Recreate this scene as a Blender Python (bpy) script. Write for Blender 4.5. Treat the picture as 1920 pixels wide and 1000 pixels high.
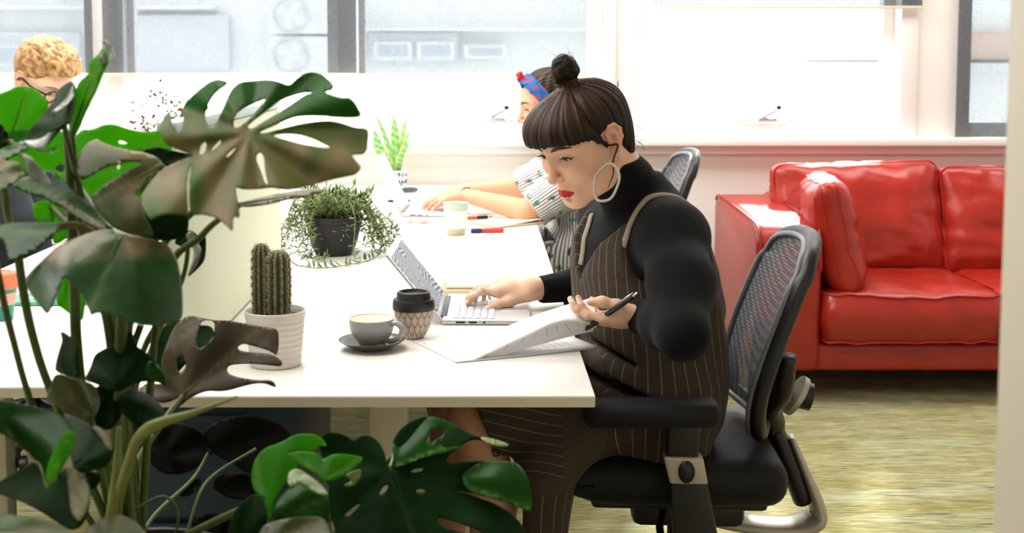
import bpy, bmesh, math, random
import numpy as np
from mathutils import Vector, Matrix, Euler, noise
from mathutils.geometry import delaunay_2d_cdt
import openvdb

PI = math.pi
SC = bpy.context.scene
COL = SC.collection
for _o in list(bpy.data.objects):
    bpy.data.objects.remove(_o)
random.seed(7)
np.random.seed(7)

# ------------------------------------------------------------------ camera
CAM_H = 1.30
F_PX = 2400.0                 # focal length in pixels of the 1920 px frame
PCX, PCY = 902.0, 300.0       # principal point (the photograph is a crop)
PITCH = math.atan(0.08)
cam_d = bpy.data.cameras.new('camera')
cam = bpy.data.objects.new('camera', cam_d)
COL.objects.link(cam)
cam.location = (0, 0, CAM_H)
cam.rotation_euler = (PI/2 - PITCH, 0, 0)
cam_d.sensor_width = 36.0
cam_d.lens = 36.0*F_PX/1920.0
cam_d.shift_x = (960-PCX)/1920.0
cam_d.shift_y = -(500-PCY)/1920.0
cam_d.clip_start = 0.05
cam_d.dof.use_dof = True
cam_d.dof.focus_distance = 2.80
cam_d.dof.aperture_fstop = 5.6
SC.camera = cam

# ------------------------------------------------------------------ daylight and exposure
SC.view_settings.view_transform = 'Standard'
SC.view_settings.look = 'None'
SC.view_settings.gamma = 1.0
SC.view_settings.exposure = 0.0
SC.view_settings.use_curve_mapping = False
world = bpy.data.worlds.new('overcast_sky')
SC.world = world
world.use_nodes = True
wn = world.node_tree.nodes
wn['Background'].inputs[0].default_value = (0.97, 0.985, 1.0, 1)
wn['Background'].inputs[1].default_value = 7.0

sun_d = bpy.data.lights.new('sun', 'SUN')
sun_d.energy = 7.0
sun_d.angle = math.radians(4)
sun_d.color = (1.0, 0.95, 0.86)
sun = bpy.data.objects.new('sun', sun_d)
COL.objects.link(sun)
_d = Vector((-0.22, -0.80, -0.50)).normalized()
sun.rotation_euler = _d.to_track_quat('-Z', 'Y').to_euler()
sun.location = (1.5, 9, 6)

def ceiling_fill(x, y, sx, sy, power, colr=(1.0, 0.975, 0.945)):  # unseen lamps added under the ceiling as fill light for the room
    d = bpy.data.lights.new('ceiling_fill_light', 'AREA')
    d.shape = 'RECTANGLE'; d.size = sx; d.size_y = sy
    d.energy = power; d.color = colr
    o = bpy.data.objects.new('ceiling_fill_light', d)
    COL.objects.link(o)
    o.location = (x, y, 2.72)
    return o
ceiling_fill(-1.5, 2.3, 2.4, 1.6, 75)
ceiling_fill(-0.8, -0.6, 2.4, 1.2, 5)
ceiling_fill(-1.2, 4.7, 2.4, 1.0, 88)
ceiling_fill(1.7, 4.7, 2.4, 1.0, 52)

# ------------------------------------------------------------------ helpers
_F = Vector((0, math.cos(PITCH), -math.sin(PITCH)))
_U = Vector((0, math.sin(PITCH), math.cos(PITCH)))
def W(px, py, Y):
    """point of the room seen at a photograph pixel, at distance Y into the room"""
    d = _F + Vector((1, 0, 0))*((px-PCX)/F_PX) - _U*((py-PCY)/F_PX)
    return Vector((0, 0, CAM_H)) + d*(Y/d.y)
def D(px, py, z=0.73):
    """point on the desk plane seen at a pixel"""
    d = _F + Vector((1, 0, 0))*((px-PCX)/F_PX) - _U*((py-PCY)/F_PX)
    return Vector((0, 0, CAM_H)) + d*((z-CAM_H)/d.z)

def s2l(v):
    v = v/255.0
    return v/12.92 if v <= 0.04045 else ((v+0.055)/1.055)**2.4
def rgb(r, g, b):
    return (s2l(r), s2l(g), s2l(b), 1.0)

class NT:
    def __init__(s, m):
        s.m = m; s.t = m.node_tree; s.n = s.t.nodes; s.l = s.t.links
    def new(s, typ, **kw):
        n = s.n.new(typ)
        for k, v in kw.items():
            if k.startswith('i_'):
                n.inputs[int(k[2:]) if k[2:].isdigit() else k[2:].replace('_', ' ')].default_value = v
            else:
                setattr(n, k, v)
        return n
    def link(s, a, b):
        s.l.new(a, b)

def mat(name, colr, rough=0.5, metal=0.0, spec=0.5, vary=0.0, vscale=8.0, bump=0.0, bscale=60.0,
        coat=0.0, attr=None, trans=0.0, emit=None, estr=0.0, stretch=None, sheen=0.0, colr2=None, sss=0.0):
    m = bpy.data.materials.new(name)
    m.use_nodes = True
    t = NT(m)
    b = t.n['Principled BSDF']
    b.inputs['Base Color'].default_value = colr
    b.inputs['Roughness'].default_value = rough
    b.inputs['Metallic'].default_value = metal
    b.inputs['Specular IOR Level'].default_value = spec
    b.inputs['Coat Weight'].default_value = coat
    b.inputs['Transmission Weight'].default_value = trans
    b.inputs['Sheen Weight'].default_value = sheen
    if sss:
        b.inputs['Subsurface Weight'].default_value = sss
        b.inputs['Subsurface Radius'].default_value = (0.012, 0.005, 0.003)
        b.inputs['Subsurface Scale'].default_value = 0.6
    if emit:
        b.inputs['Emission Color'].default_value = emit
        b.inputs['Emission Strength'].default_value = estr
    tc = t.new('ShaderNodeTexCoord')
    vec = tc.outputs['Object']
    if stretch:
        mp = t.new('ShaderNodeMapping'); mp.inputs['Scale'].default_value = stretch
        t.link(vec, mp.inputs['Vector']); vec = mp.outputs['Vector']
    src = None
    if attr:
        a = t.new('ShaderNodeAttribute', attribute_name=attr)
        src = a.outputs['Color']
        t.link(src, b.inputs['Base Color'])
    if vary or colr2:
        nz = t.new('ShaderNodeTexNoise'); nz.inputs['Scale'].default_value = vscale; nz.inputs['Detail'].default_value = 4
        t.link(vec, nz.inputs['Vector'])
        mx = t.new('ShaderNodeMix', data_type='RGBA')
        rp = t.new('ShaderNodeMapRange'); rp.inputs[1].default_value = .35; rp.inputs[2].default_value = .65
        t.link(nz.outputs['Fac'], rp.inputs[0]); t.link(rp.outputs[0], mx.inputs[0])
        c2 = colr2 or tuple(min(1, x*(1-vary)) for x in colr[:3]) + (1,)
        if src is not None:
            mx.blend_type = 'MULTIPLY'
            mx.inputs[6].default_value = (1, 1, 1, 1)
            t.link(src, mx.inputs[6]); mx.inputs[7].default_value = (1-vary, 1-vary, 1-vary, 1)
        else:
            mx.inputs[6].default_value = colr; mx.inputs[7].default_value = c2
        t.link(mx.outputs[2], b.inputs['Base Color'])
    if bump:
        nb = t.new('ShaderNodeTexNoise'); nb.inputs['Scale'].default_value = bscale; nb.inputs['Detail'].default_value = 3
        t.link(vec, nb.inputs['Vector'])
        bp = t.new('ShaderNodeBump'); bp.inputs['Strength'].default_value = bump; bp.inputs['Distance'].default_value = 0.01
        t.link(nb.outputs['Fac'], bp.inputs['Height']); t.link(bp.outputs['Normal'], b.inputs['Normal'])
    return m

def thing(name, label, cat, loc=(0, 0, 0), group=None):
    o = bpy.data.objects.new(name, None)
    COL.objects.link(o)
    o.location = loc
    o.empty_display_size = 0.05
    o['label'] = label; o['category'] = cat
    if group: o['group'] = group
    return o

def tag(o, label, cat, group=None):
    o['label'] = label; o['category'] = cat
    if group: o['group'] = group
    return o

def par(o, p):
    """parent keeping world placement (parents carry only a translation while being built)"""
    o.parent = p
    q = p; L = Vector((0, 0, 0))
    while q is not None:
        L += Vector(q.location)
        if q.parent is not None: L += q.matrix_parent_inverse.translation
        q = q.parent
    o.matrix_parent_inverse = Matrix.Translation(-L)
    return o

def obj(name, verts, faces, m, parent=None, smooth=True, kind=None, auto=None):
    me = bpy.data.meshes.new(name)
    me.from_pydata([tuple(v) for v in verts], [], [tuple(f) for f in faces])
    me.update()
    if smooth:
        me.polygons.foreach_set('use_smooth', [True]*len(me.polygons))
        if auto:
            me.set_sharp_from_angle(angle=math.radians(auto))
    for x in (m if isinstance(m, (list, tuple)) else [m]):
        if x is not None: me.materials.append(x)
    o = bpy.data.objects.new(name, me)
    COL.objects.link(o)
    if parent is not None: par(o, parent)
    if kind: o['kind'] = kind
    return o

def from_bm(name, bm, m, parent=None, smooth=True, kind=None, auto=35):
    bmesh.ops.recalc_face_normals(bm, faces=bm.faces)
    me = bpy.data.meshes.new(name)
    bm.to_mesh(me); bm.free()
    if smooth:
        me.polygons.foreach_set('use_smooth', [True]*len(me.polygons))
        if auto: me.set_sharp_from_angle(angle=math.radians(auto))
    for x in (m if isinstance(m, (list, tuple)) else [m]):
        me.materials.append(x)
    o = bpy.data.objects.new(name, me)
    COL.objects.link(o)
    if parent is not None: par(o, parent)
    if kind: o['kind'] = kind
    return o

def bm_box(x0, x1, y0, y1, z0, z1, bev=0.0, seg=2, bm=None, M=None):
    b = bmesh.new()
    vs = [b.verts.new((x, y, z)) for x in (x0, x1) for y in (y0, y1) for z in (z0, z1)]
    for f in ((0, 1, 3, 2), (4, 6, 7, 5), (0, 4, 5, 1), (2, 3, 7, 6), (0, 2, 6, 4), (1, 5, 7, 3)):
        b.faces.new([vs[i] for i in f])
    bmesh.ops.recalc_face_normals(b, faces=b.faces)
    if bev:
        bmesh.ops.bevel(b, geom=b.edges[:] + b.verts[:], offset=bev, segments=seg, profile=0.5, affect='EDGES')
    if M is not None: bmesh.ops.transform(b, matrix=M, verts=b.verts)
    if bm is None: return b
    me = bpy.data.meshes.new('_t'); b.to_mesh(me); b.free(); bm.from_mesh(me); bpy.data.meshes.remove(me)
    return bm

def box(name, x0, x1, y0, y1, z0, z1, m, parent=None, bev=0.003, seg=2, kind=None, M=None):
    return from_bm(name, bm_box(x0, x1, y0, y1, z0, z1, bev, seg, M=M), m, parent, True, kind)

def lathe(profile, seg=48, c=(0, 0, 0), closed=False):
    """profile [(r,z)] around z at c -> verts, faces"""
    v = []; f = []
    n = len(profile)
    for r, z in profile:
        for i in range(seg):
            a = 2*PI*i/seg
            v.append((c[0]+r*math.cos(a), c[1]+r*math.sin(a), c[2]+z))
    rng = range(n) if closed else range(n-1)
    for j in rng:
        k = (j+1) % n
        for i in range(seg):
            i2 = (i+1) % seg
            f.append((j*seg+i, j*seg+i2, k*seg+i2, k*seg+i))
    if not closed:
        if profile[0][0] > 1e-6: f.append(tuple(reversed(range(seg))))
        if profile[-1][0] > 1e-6: f.append(tuple((n-1)*seg+i for i in range(seg)))
    return v, f

def smooth_path(pts, n=8):
    """Catmull-Rom through pts"""
    pts = [Vector(p) for p in pts]
    if len(pts) < 3: 
        return [pts[0].lerp(pts[-1], i/n) for i in range(n+1)]
    P = [2*pts[0]-pts[1]] + pts + [2*pts[-1]-pts[-2]]
    out = []
    for i in range(1, len(P)-2):
        for k in range(n):
            t = k/n
            a, b, c, d = P[i-1], P[i], P[i+1], P[i+2]
            out.append(0.5*((2*b)+(c-a)*t+(2*a-5*b+4*c-d)*t*t+(3*b-a-3*c+d)*t**3))
    out.append(pts[-1])
    return out

def tube(pts, rad, seg=10, caps=True, flat=None, upv=None):
    """tube along pts; rad number or list; flat=(sx,sy) section scale"""
    pts = [Vector(p) for p in pts]; n = len(pts)
    R = rad if isinstance(rad, (list, tuple, np.ndarray)) else [rad]*n
    if len(R) != n:
        R = list(np.interp(np.linspace(0, 1, n), np.linspace(0, 1, len(R)), R))
    v = []; f = []
    t0 = (pts[1]-pts[0]).normalized()
    up = Vector(upv) if upv else (Vector((0, 0, 1)) if abs(t0.z) < 0.9 else Vector((0, 1, 0)))
    nx = (up - t0*up.dot(t0)).normalized()
    for i, p in enumerate(pts):
        t = (pts[min(i+1, n-1)]-pts[max(i-1, 0)]).normalized()
        nx = (nx - t*nx.dot(t)).normalized()
        ny = t.cross(nx)
        fx, fy = flat if flat else (1, 1)
        for k in range(seg):
            a = 2*PI*k/seg
            v.append(p + nx*(R[i]*fx*math.cos(a)) + ny*(R[i]*fy*math.sin(a)))
    for i in range(n-1):
        for k in range(seg):
            k2 = (k+1) % seg
            f.append((i*seg+k, i*seg+k2, (i+1)*seg+k2, (i+1)*seg+k))
    if caps:
        f.append(tuple(reversed(range(seg)))); f.append(tuple((n-1)*seg+k for k in range(seg)))
    return v, f

def join(*vfs):
    V = []; F = []
    for v, f in vfs:
        o = len(V); V += list(v); F += [tuple(i+o for i in q) for q in f]
    return V, F

def prism(poly, y0, y1, axis='y', bev=0.0, seg=2):
    """extrude 2D polygon; axis y: poly in (x,z); axis x: poly in (y,z); axis z: poly (x,y)"""
    b = bmesh.new()
    def mk(p, t):
        return {'y': (p[0], t, p[1]), 'x': (t, p[0], p[1]), 'z': (p[0], p[1], t)}[axis]
    v0 = [b.verts.new(mk(p, y0)) for p in poly]
    v1 = [b.verts.new(mk(p, y1)) for p in poly]
    n = len(poly)
    b.faces.new(v0); b.faces.new(list(reversed(v1)))
    for i in range(n):
        b.faces.new((v0[i], v1[i], v1[(i+1) % n], v0[(i+1) % n]))
    bmesh.ops.recalc_face_normals(b, faces=b.faces)
    if bev:
        ed = [e for e in b.edges if e.calc_face_angle(0) > 0.6]
        bmesh.ops.bevel(b, geom=ed, offset=bev, segments=seg, profile=0.5, affect='EDGES')
    return b

def copy_tree(o, parent=None):
    c = o.copy(); COL.objects.link(c)
    if parent is not None: c.parent = parent
    for ch in list(o.children):
        copy_tree(ch, c)
    return c

def setcol(o, cols, name='Col'):
    """per-vertex colours (n,3)/(n,4)"""
    me = o.data
    a = me.color_attributes.new(name, 'FLOAT_COLOR', 'POINT')
    arr = np.ones((len(me.vertices), 4), np.float32)
    cols = np.asarray(cols, np.float32)
    arr[:, :cols.shape[1]] = cols
    a.data.foreach_set('color', arr.ravel())
def setface_col(o, cols, name='Col'):
    me = o.data
    a = me.color_attributes.new(name, 'FLOAT_COLOR', 'CORNER')
    out = []
    for p in me.polygons:
        out += [tuple(cols[p.index][:3]) + (1.0,)]*p.loop_total
    a.data.foreach_set('color', np.array(out, np.float32).ravel())
def verts_np(o):
    a = np.zeros(len(o.data.vertices)*3, np.float32)
    o.data.vertices.foreach_get('co', a)
    return a.reshape(-1, 3)

# ---- a small signed distance field modeller for organic bodies
class SDF:
    def __init__(s, lo, hi, vox):
        s.lo = np.array(lo, np.float32); s.vox = vox
        s.n = np.ceil((np.array(hi)-s.lo)/vox).astype(int)+1
        s.a = np.full(s.n, 1.0, np.float32)
    def reg(s, lo, hi):
        i0 = np.maximum(np.floor((np.array(lo)-s.lo)/s.vox).astype(int), 0)
        i1 = np.minimum(np.ceil((np.array(hi)-s.lo)/s.vox).astype(int)+1, s.n)
        if np.any(i1 <= i0): return None
        sl = tuple(slice(a, b) for a, b in zip(i0, i1))
        ax = [s.lo[k]+s.vox*np.arange(i0[k], i1[k], dtype=np.float32) for k in range(3)]
        return sl, ax[0][:, None, None], ax[1][None, :, None], ax[2][None, None, :]
    def comb(s, sl, d, k, op):
        A = s.a[sl]
        if op == 'sub': d = -d
        if k > 0:
            h = np.maximum(k-np.abs(A-d), 0)/k
            q = h*h*k*0.25
        else: q = 0
        s.a[sl] = np.minimum(A, d)-q if op == 'add' else np.maximum(A, d)+q
    def cap(s, a, b, ra, rb=None, k=0.01, op='add'):
        a = np.array(a, np.float32); b = np.array(b, np.float32)
        if rb is None: rb = ra
        m = max(ra, rb)+k+4*s.vox
        r = s.reg(np.minimum(a, b)-m, np.maximum(a, b)+m)
        if r is None: return
        sl, x, y, z = r
        d = b-a; L = float(d.dot(d))+1e-12
        t = np.clip(((x-a[0])*d[0]+(y-a[1])*d[1]+(z-a[2])*d[2])/L, 0, 1)
        px = x-a[0]-t*d[0]; py = y-a[1]-t*d[1]; pz = z-a[2]-t*d[2]
        s.comb(sl, np.sqrt(px*px+py*py+pz*pz)-(ra+(rb-ra)*t), k, op)
    def chain(s, pts, rads, k=0.01, op='add'):
        for i in range(len(pts)-1):
            s.cap(pts[i], pts[i+1], rads[i], rads[i+1], k, op)
    def ell(s, c, r, k=0.01, R=None, op='add'):
        c = np.array(c, np.float32); r = np.array(r, np.float32)
        m = float(r.max())+k+4*s.vox
        g = s.reg(c-m, c+m)
        if g is None: return
        sl, x, y, z = g
        x = x-c[0]; y = y-c[1]; z = z-c[2]
        if R is not None:   # columns of R are the ellipsoid axes
            R = np.array(R, np.float32)
            x, y, z = (x*R[0, 0]+y*R[1, 0]+z*R[2, 0], x*R[0, 1]+y*R[1, 1]+z*R[2, 1], x*R[0, 2]+y*R[1, 2]+z*R[2, 2])
        k0 = np.sqrt((x/r[0])**2+(y/r[1])**2+(z/r[2])**2)
        k1 = np.sqrt((x/r[0]**2)**2+(y/r[1]**2)**2+(z/r[2]**2)**2)+1e-9
        s.comb(sl, k0*(k0-1)/k1, k, op)
    def fun(s, f, lo, hi, k=0.0, op='add'):
        g = s.reg(lo, hi)
        if g is None: return
        sl, x, y, z = g
        s.comb(sl, np.broadcast_to(f(x, y, z), s.a[sl].shape).astype(np.float32), k, op)
    def mesh(s):
        B = 3*s.vox
        A = np.clip(s.a, -B, B).astype(np.float32)
        # closed at the border
        for ax in range(3):
            for e in (0, -1):
                ix = [slice(None)]*3; ix[ax] = e
                A[tuple(ix)] = B
        g = openvdb.FloatGrid(B)
        g.copyFromArray(A)
        p, q = g.convertToQuads(0.0)
        p = np.asarray(p, np.float32)*s.vox+s.lo
        q = np.asarray(q)
        return p, q

def np_obj(name, p, q, m, parent=None, flip=False, smooth_it=0):
    me = bpy.data.meshes.new(name)
    n, k = len(p), len(q)
    q = np.asarray(q, np.int32)
    v0 = p[q[:, 0]].astype(np.float64); vol = np.sum(v0*np.cross(p[q[:, 1]], p[q[:, 2]])+v0*np.cross(p[q[:, 2]], p[q[:, 3]]))
    if vol < 0: q = q[:, ::-1]
    if smooth_it:   # a little relaxation of the voxel steps
        p = p.copy()
        e = np.concatenate([q[:, [0, 1]], q[:, [1, 2]], q[:, [2, 3]], q[:, [3, 0]]])
        for _ in range(smooth_it):
            acc = np.zeros_like(p); cnt = np.zeros(n, np.float32)
            for c in range(3):
                acc[:, c] = np.bincount(e[:, 0], p[e[:, 1], c], n)+np.bincount(e[:, 1], p[e[:, 0], c], n)
            cnt = np.bincount(e[:, 0], minlength=n)+np.bincount(e[:, 1], minlength=n)
            p = p*0.5+0.5*acc/np.maximum(cnt, 1)[:, None]
    me.vertices.add(n); me.vertices.foreach_set('co', p.astype(np.float32).ravel())
    me.loops.add(4*k); me.loops.foreach_set('vertex_index', q.ravel())
    me.polygons.add(k); me.polygons.foreach_set('loop_start', np.arange(0, 4*k, 4, dtype=np.int32))
    me.polygons.foreach_set('use_smooth', np.ones(k, bool))
    me.update(); me.validate()
    for x in (m if isinstance(m, (list, tuple)) else [m]):
        me.materials.append(x)
    o = bpy.data.objects.new(name, me)
    COL.objects.link(o)
    if parent is not None: par(o, parent)
    return o
# ------------------------------------------------------------------ materials
M = {}
M['wall'] = mat('wall_paint', rgb(238, 232, 226), 0.75, bump=0.02, bscale=90)
M['white_gloss'] = mat('white_window_paint', rgb(240, 238, 236), 0.35)
M['ceil'] = mat('ceiling_paint', rgb(235, 233, 228), 0.8)
M['desk'] = mat('desk_laminate', rgb(240, 237, 232), 0.28, vary=0.02, vscale=3)
M['desk_edge'] = mat('desk_edge_band', rgb(226, 214, 192), 0.4)
M['steel_white'] = mat('white_powder_steel', rgb(214, 205, 186), 0.45)
M['green_panel'] = mat('pale_green_fabric', rgb(238, 244, 216), 0.9, vary=0.04, vscale=120, bump=0.05, bscale=400)
M['panel_cap'] = mat('pale_blue_cap', rgb(196, 212, 214), 0.5)
M['red'] = mat('red_leather', (0.41, 0.022, 0.011, 1), 0.30, spec=0.5, bump=0.16, bscale=26, vary=0.18, vscale=9)
M['red_seam'] = mat('red_piping', (0.40, 0.013, 0.008, 1), 0.4)
M['black_plastic'] = mat('black_plastic', rgb(11, 11, 12), 0.42, bump=0.02, bscale=500)
M['black_fabric'] = mat('black_seat_fabric', rgb(9, 8, 9), 0.60, bump=0.10, bscale=700, sheen=0.03, spec=.3)
M['silver'] = mat('silver_grey_plastic', rgb(178, 170, 155), 0.38, metal=0.35)
M['chrome'] = mat('brushed_metal', rgb(190, 190, 190), 0.25, metal=1.0)
M['navy'] = mat('navy_laminate', rgb(34, 60, 84), 0.45, vary=0.1, vscale=6)
M['dark_wood'] = mat('dark_leg_wood', rgb(30, 20, 15), 0.5)
M['black'] = mat('matt_black', rgb(15, 15, 16), 0.6)
M['white'] = mat('plain_white', rgb(238, 236, 232), 0.5)

# carpet: streaks that run across the room
m = bpy.data.materials.new('streaked_carpet'); m.use_nodes = True; M['carpet'] = m
t = NT(m); b = t.n['Principled BSDF']; b.inputs['Roughness'].default_value = 0.95; b.inputs['Specular IOR Level'].default_value = 0.1
tc = t.new('ShaderNodeTexCoord')
def _noise(scale, det, lo, hi):
    mp = t.new('ShaderNodeMapping'); mp.inputs['Scale'].default_value = scale
    t.link(tc.outputs['Object'], mp.inputs['Vector'])
    n = t.new('ShaderNodeTexNoise'); n.inputs['Scale'].default_value = 1; n.inputs['Detail'].default_value = det
    t.link(mp.outputs[0], n.inputs['Vector'])
    r = t.new('ShaderNodeMapRange'); r.inputs[1].default_value = lo; r.inputs[2].default_value = hi
    t.link(n.outputs['Fac'], r.inputs[0])
    return r.outputs[0]
def _mix(f, a, c):
    x = t.new('ShaderNodeMix', data_type='RGBA'); t.link(f, x.inputs[0])
    for i, v in ((6, a), (7, c)):
        if isinstance(v, tuple): x.inputs[i].default_value = v
        else: t.link(v, x.inputs[i])
    return x.outputs[2]
c1 = _mix(_noise((1.6, 9, 1), 4, .40, .62), rgb(160, 152, 98), rgb(182, 184, 150))
c2 = _mix(_noise((6, 170, 1), 4, .48, .62), c1, rgb(134, 128, 84))
c3 = _mix(_noise((8, 330, 1), 2, .57, .63), c2, rgb(64, 62, 40))
c4 = _mix(_noise((10, 280, 1), 2, .60, .68), c3, rgb(214, 208, 172))
t.link(c4, b.inputs['Base Color'])
nb = t.new('ShaderNodeTexNoise'); nb.inputs['Scale'].default_value = 260
t.link(tc.outputs['Object'], nb.inputs['Vector'])
bp = t.new('ShaderNodeBump'); bp.inputs['Strength'].default_value = 0.35; bp.inputs['Distance'].default_value = 0.01
t.link(nb.outputs['Fac'], bp.inputs['Height']); t.link(bp.outputs[0], b.inputs['Normal'])

# window glass: thin pane
m = bpy.data.materials.new('window_glass'); m.use_nodes = True; M['glass'] = m
t = NT(m); t.n.remove(t.n['Principled BSDF'])
tr = t.new('ShaderNodeBsdfTransparent'); tr.inputs[0].default_value = (0.96, 0.98, 0.97, 1)
gl = t.new('ShaderNodeBsdfGlossy'); gl.inputs['Roughness'].default_value = 0.02
mx = t.new('ShaderNodeMixShader'); mx.inputs[0].default_value = 0.05
t.link(tr.outputs[0], mx.inputs[1]); t.link(gl.outputs[0], mx.inputs[2]); t.link(mx.outputs[0], t.n['Material Output'].inputs[0])

# blind fabric: dark open weave
m = bpy.data.materials.new('screen_weave'); m.use_nodes = True; M['blind'] = m
t = NT(m); t.n.remove(t.n['Principled BSDF'])
tc = t.new('ShaderNodeTexCoord')
mp = t.new('ShaderNodeMapping'); mp.inputs['Scale'].default_value = (160, 1, 60)
t.link(tc.outputs['Object'], mp.inputs[0])
nz = t.new('ShaderNodeTexNoise'); nz.inputs['Scale'].default_value = 1.0; nz.inputs['Detail'].default_value = 2
t.link(mp.outputs[0], nz.inputs['Vector'])
rp = t.new('ShaderNodeMapRange'); rp.inputs[3].default_value = 0.165; rp.inputs[4].default_value = 0.225
t.link(nz.outputs['Fac'], rp.inputs[0])
df = t.new('ShaderNodeBsdfDiffuse'); df.inputs[0].default_value = rgb(72, 75, 80)
tl = t.new('ShaderNodeBsdfTranslucent'); tl.inputs[0].default_value = rgb(76, 79, 84)
m1 = t.new('ShaderNodeMixShader'); m1.inputs[0].default_value = 0.4
t.link(df.outputs[0], m1.inputs[1]); t.link(tl.outputs[0], m1.inputs[2])
tr = t.new('ShaderNodeBsdfTransparent'); tr.inputs[0].default_value = (0.97, 0.985, 1, 1)
mx = t.new('ShaderNodeMixShader')
t.link(rp.outputs[0], mx.inputs[0]); t.link(m1.outputs[0], mx.inputs[1]); t.link(tr.outputs[0], mx.inputs[2])
t.link(mx.outputs[0], t.n['Material Output'].inputs[0])

# ------------------------------------------------------------------ room shell
WY = 5.75
XL, XR, YB = -3.4, 3.9, -2.6
ZC = 2.75
def struct(o):
    o['kind'] = 'structure'; return o
struct(box('floor', XL-.15, XR+.15, YB-.15, WY+.2, -0.12, 0, M['carpet'], bev=0))
struct(box('ceiling', XL-.15, XR+.15, YB-.15, WY+.2, ZC, ZC+.12, M['ceil'], bev=0))
struct(box('wall_left', XL-.15, XL, YB, WY+.2, 0, ZC, M['wall'], bev=0))
struct(box('wall_right', XR, XR+.15, YB, WY+.2, 0, ZC, M['wall'], bev=0))
struct(box('wall_front', XL, XR, YB-.15, YB, 0, ZC, M['wall'], bev=0))
SILL = 0.943
wins = [(-3.1, -1.745), (-1.60, -0.645), (-0.555, 0.556), (0.70, 1.87), (2.19, 3.5)]
WT = 2.45
bm = bm_box(XL, XR, WY, WY+.2, 0, SILL-.001)
bm_box(XL, XR, WY, WY+.2, WT, ZC, bm=bm)
for a, c in ((XL, -3.1), (0.556, 0.70), (1.87, 2.19), (3.5, XR)):
    bm_box(a, c, WY, WY+.2, SILL-.001, WT, bm=bm)
struct(from_bm('wall_back', bm, M['wall'], smooth=False))
for i, (a, c) in enumerate(((-1.745, -1.60), (-0.645, -0.555))):
    struct(box('trim_%d' % (i+1), a, c, WY+.0, WY+.2, SILL, WT, M['white_gloss'], bev=0.004))
struct(box('trim_3', XL, XR, WY-.085, WY+.03, SILL-.036, SILL, M['white_gloss'], bev=0.006))
struct(box('trim_4', XL, XR, WY-.03, WY, SILL-.075, SILL-.036, M['white_gloss'], bev=0.006))
struct(box('trim_5', 1.87, 1.95, WY-.022, WY, SILL, WT, M['white_gloss'], bev=0.004))
struct(box('trim_6', 0.64, 0.70, WY-.022, WY, SILL, WT, M['white_gloss'], bev=0.004))
struct(box('trim_7', 0.556, 0.60, WY-.022, WY, SILL, WT, M['white_gloss'], bev=0.004))
struct(box('baseboard_back', XL, XR, WY-.018, WY, 0, 0.11, M['steel_white'], bev=0.004))
# the opening the photograph was taken through: jamb on the right
struct(box('trim_8', 0.500, 0.64, 1.08, 1.22, 0, ZC, M['steel_white'], bev=0.004))
struct(box('wall_partition', 0.64, XR, 1.09, 1.21, 0, ZC, M['wall'], bev=0))

def latch(parent, x, z, w):
    y = WY+.075
    v = join(*[_bv(bm_box(x-w/2, x+w/2, y-.03, y, z, z+.010, .003)), _bv(bm_box(x-.035, x+.05, y-.045, y-.01, z+.008, z+.022, .004)),
               tube([(x-.02, y-.03, z+.02), (x+.02, y-.035, z+.04), (x+.05, y-.04, z+.055)], .008)])
    o = obj('stay', v[0], v[1], M['chrome'], parent, auto=35)
    kv = lathe([(0.001, -.012), (.010, -.008), (.013, 0), (.010, .008), (.001, .012)], 12, (x+.055, y-.045, z+.068))
    obj('knob', kv[0], kv[1], M['black_plastic'], o)
def _bv(bm):
    bm.verts.index_update()
    v = [tuple(x.co) for x in bm.verts]; f = [tuple(x.index for x in p.verts) for p in bm.faces]
    bm.free(); return v, f
for i, (a, c) in enumerate(wins):
    fr = 0.05
    bm = bm_box(a, c, WY+.07, WY+.13, SILL, SILL+.062)
    bm_box(a, c, WY+.07, WY+.13, WT-fr, WT, bm=bm)
    bm_box(a, a+.03, WY+.07, WY+.13, SILL+.062, WT-fr, bm=bm)
    bm_box(c-.05, c, WY+.07, WY+.13, SILL+.062, WT-fr, bm=bm)
    w = struct(from_bm('window_%d' % (i+1), bm, M['white_gloss'], smooth=False))
    box('pane', a+.03, c-.05, WY+.097, WY+.103, SILL+.062, WT-fr, M['glass'], w, bev=0)
    if i in (1, 2, 3):
        latch(w, {1: -1.3, 2: 0.06, 3: 1.29}[i], SILL+.064, .26)
    # daylight portal in the opening
    d = bpy.data.lights.new('window_portal', 'AREA'); d.shape = 'RECTANGLE'; d.size = c-a; d.size_y = WT-SILL
    d.cycles.is_portal = True
    o = bpy.data.objects.new('window_portal', d); COL.objects.link(o)
    o.location = ((a+c)/2, WY+.17, (SILL+WT)/2); o.rotation_euler = (-PI/2, 0, 0)

def blind(x0, x1, z, y, label):
    r = thing('roller_blind', label, 'blind', ((x0+x1)/2, y, z), 'roller blinds along the window wall')
    n = 24
    v = []; f = []
    for j in range(2):
        for i in range(n+1):
            v.append((x0+(x1-x0)*i/n, y+.002*math.sin(i*.7), [z+.012, WT+.12][j]))
    f = [(i, i+1, n+2+i, n+1+i) for i in range(n)]
    o = obj('fabric', v, f, M['blind'], r)
    box('bottom_bar', x0, x1, y-.008, y+.008, z, z+.014, M['steel_white'], r, .003)
    tv = tube([(x0, y+.01, WT+.14), (x1, y+.01, WT+.14)], .028, 16)
    obj('roller', tv[0], tv[1], M['silver'], r)
by = WY-.055
blind(-3.15, -1.720, W(0, 143, by).z, by, 'half-drawn grey roller blind behind the fair-haired man')
blind(-1.676, -0.551, W(0, 143, by).z, by, 'half-drawn grey roller blind above the dried flower sprigs and big monstera leaf')
blind(-0.543, 0.469, W(0, 144, by).z, by, 'half-drawn grey roller blind above the snake plant and headband woman')
blind(0.757, 1.950, W(0, 17, by).z, by, 'nearly fully raised grey roller blind above the white window by the sofa')
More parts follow.
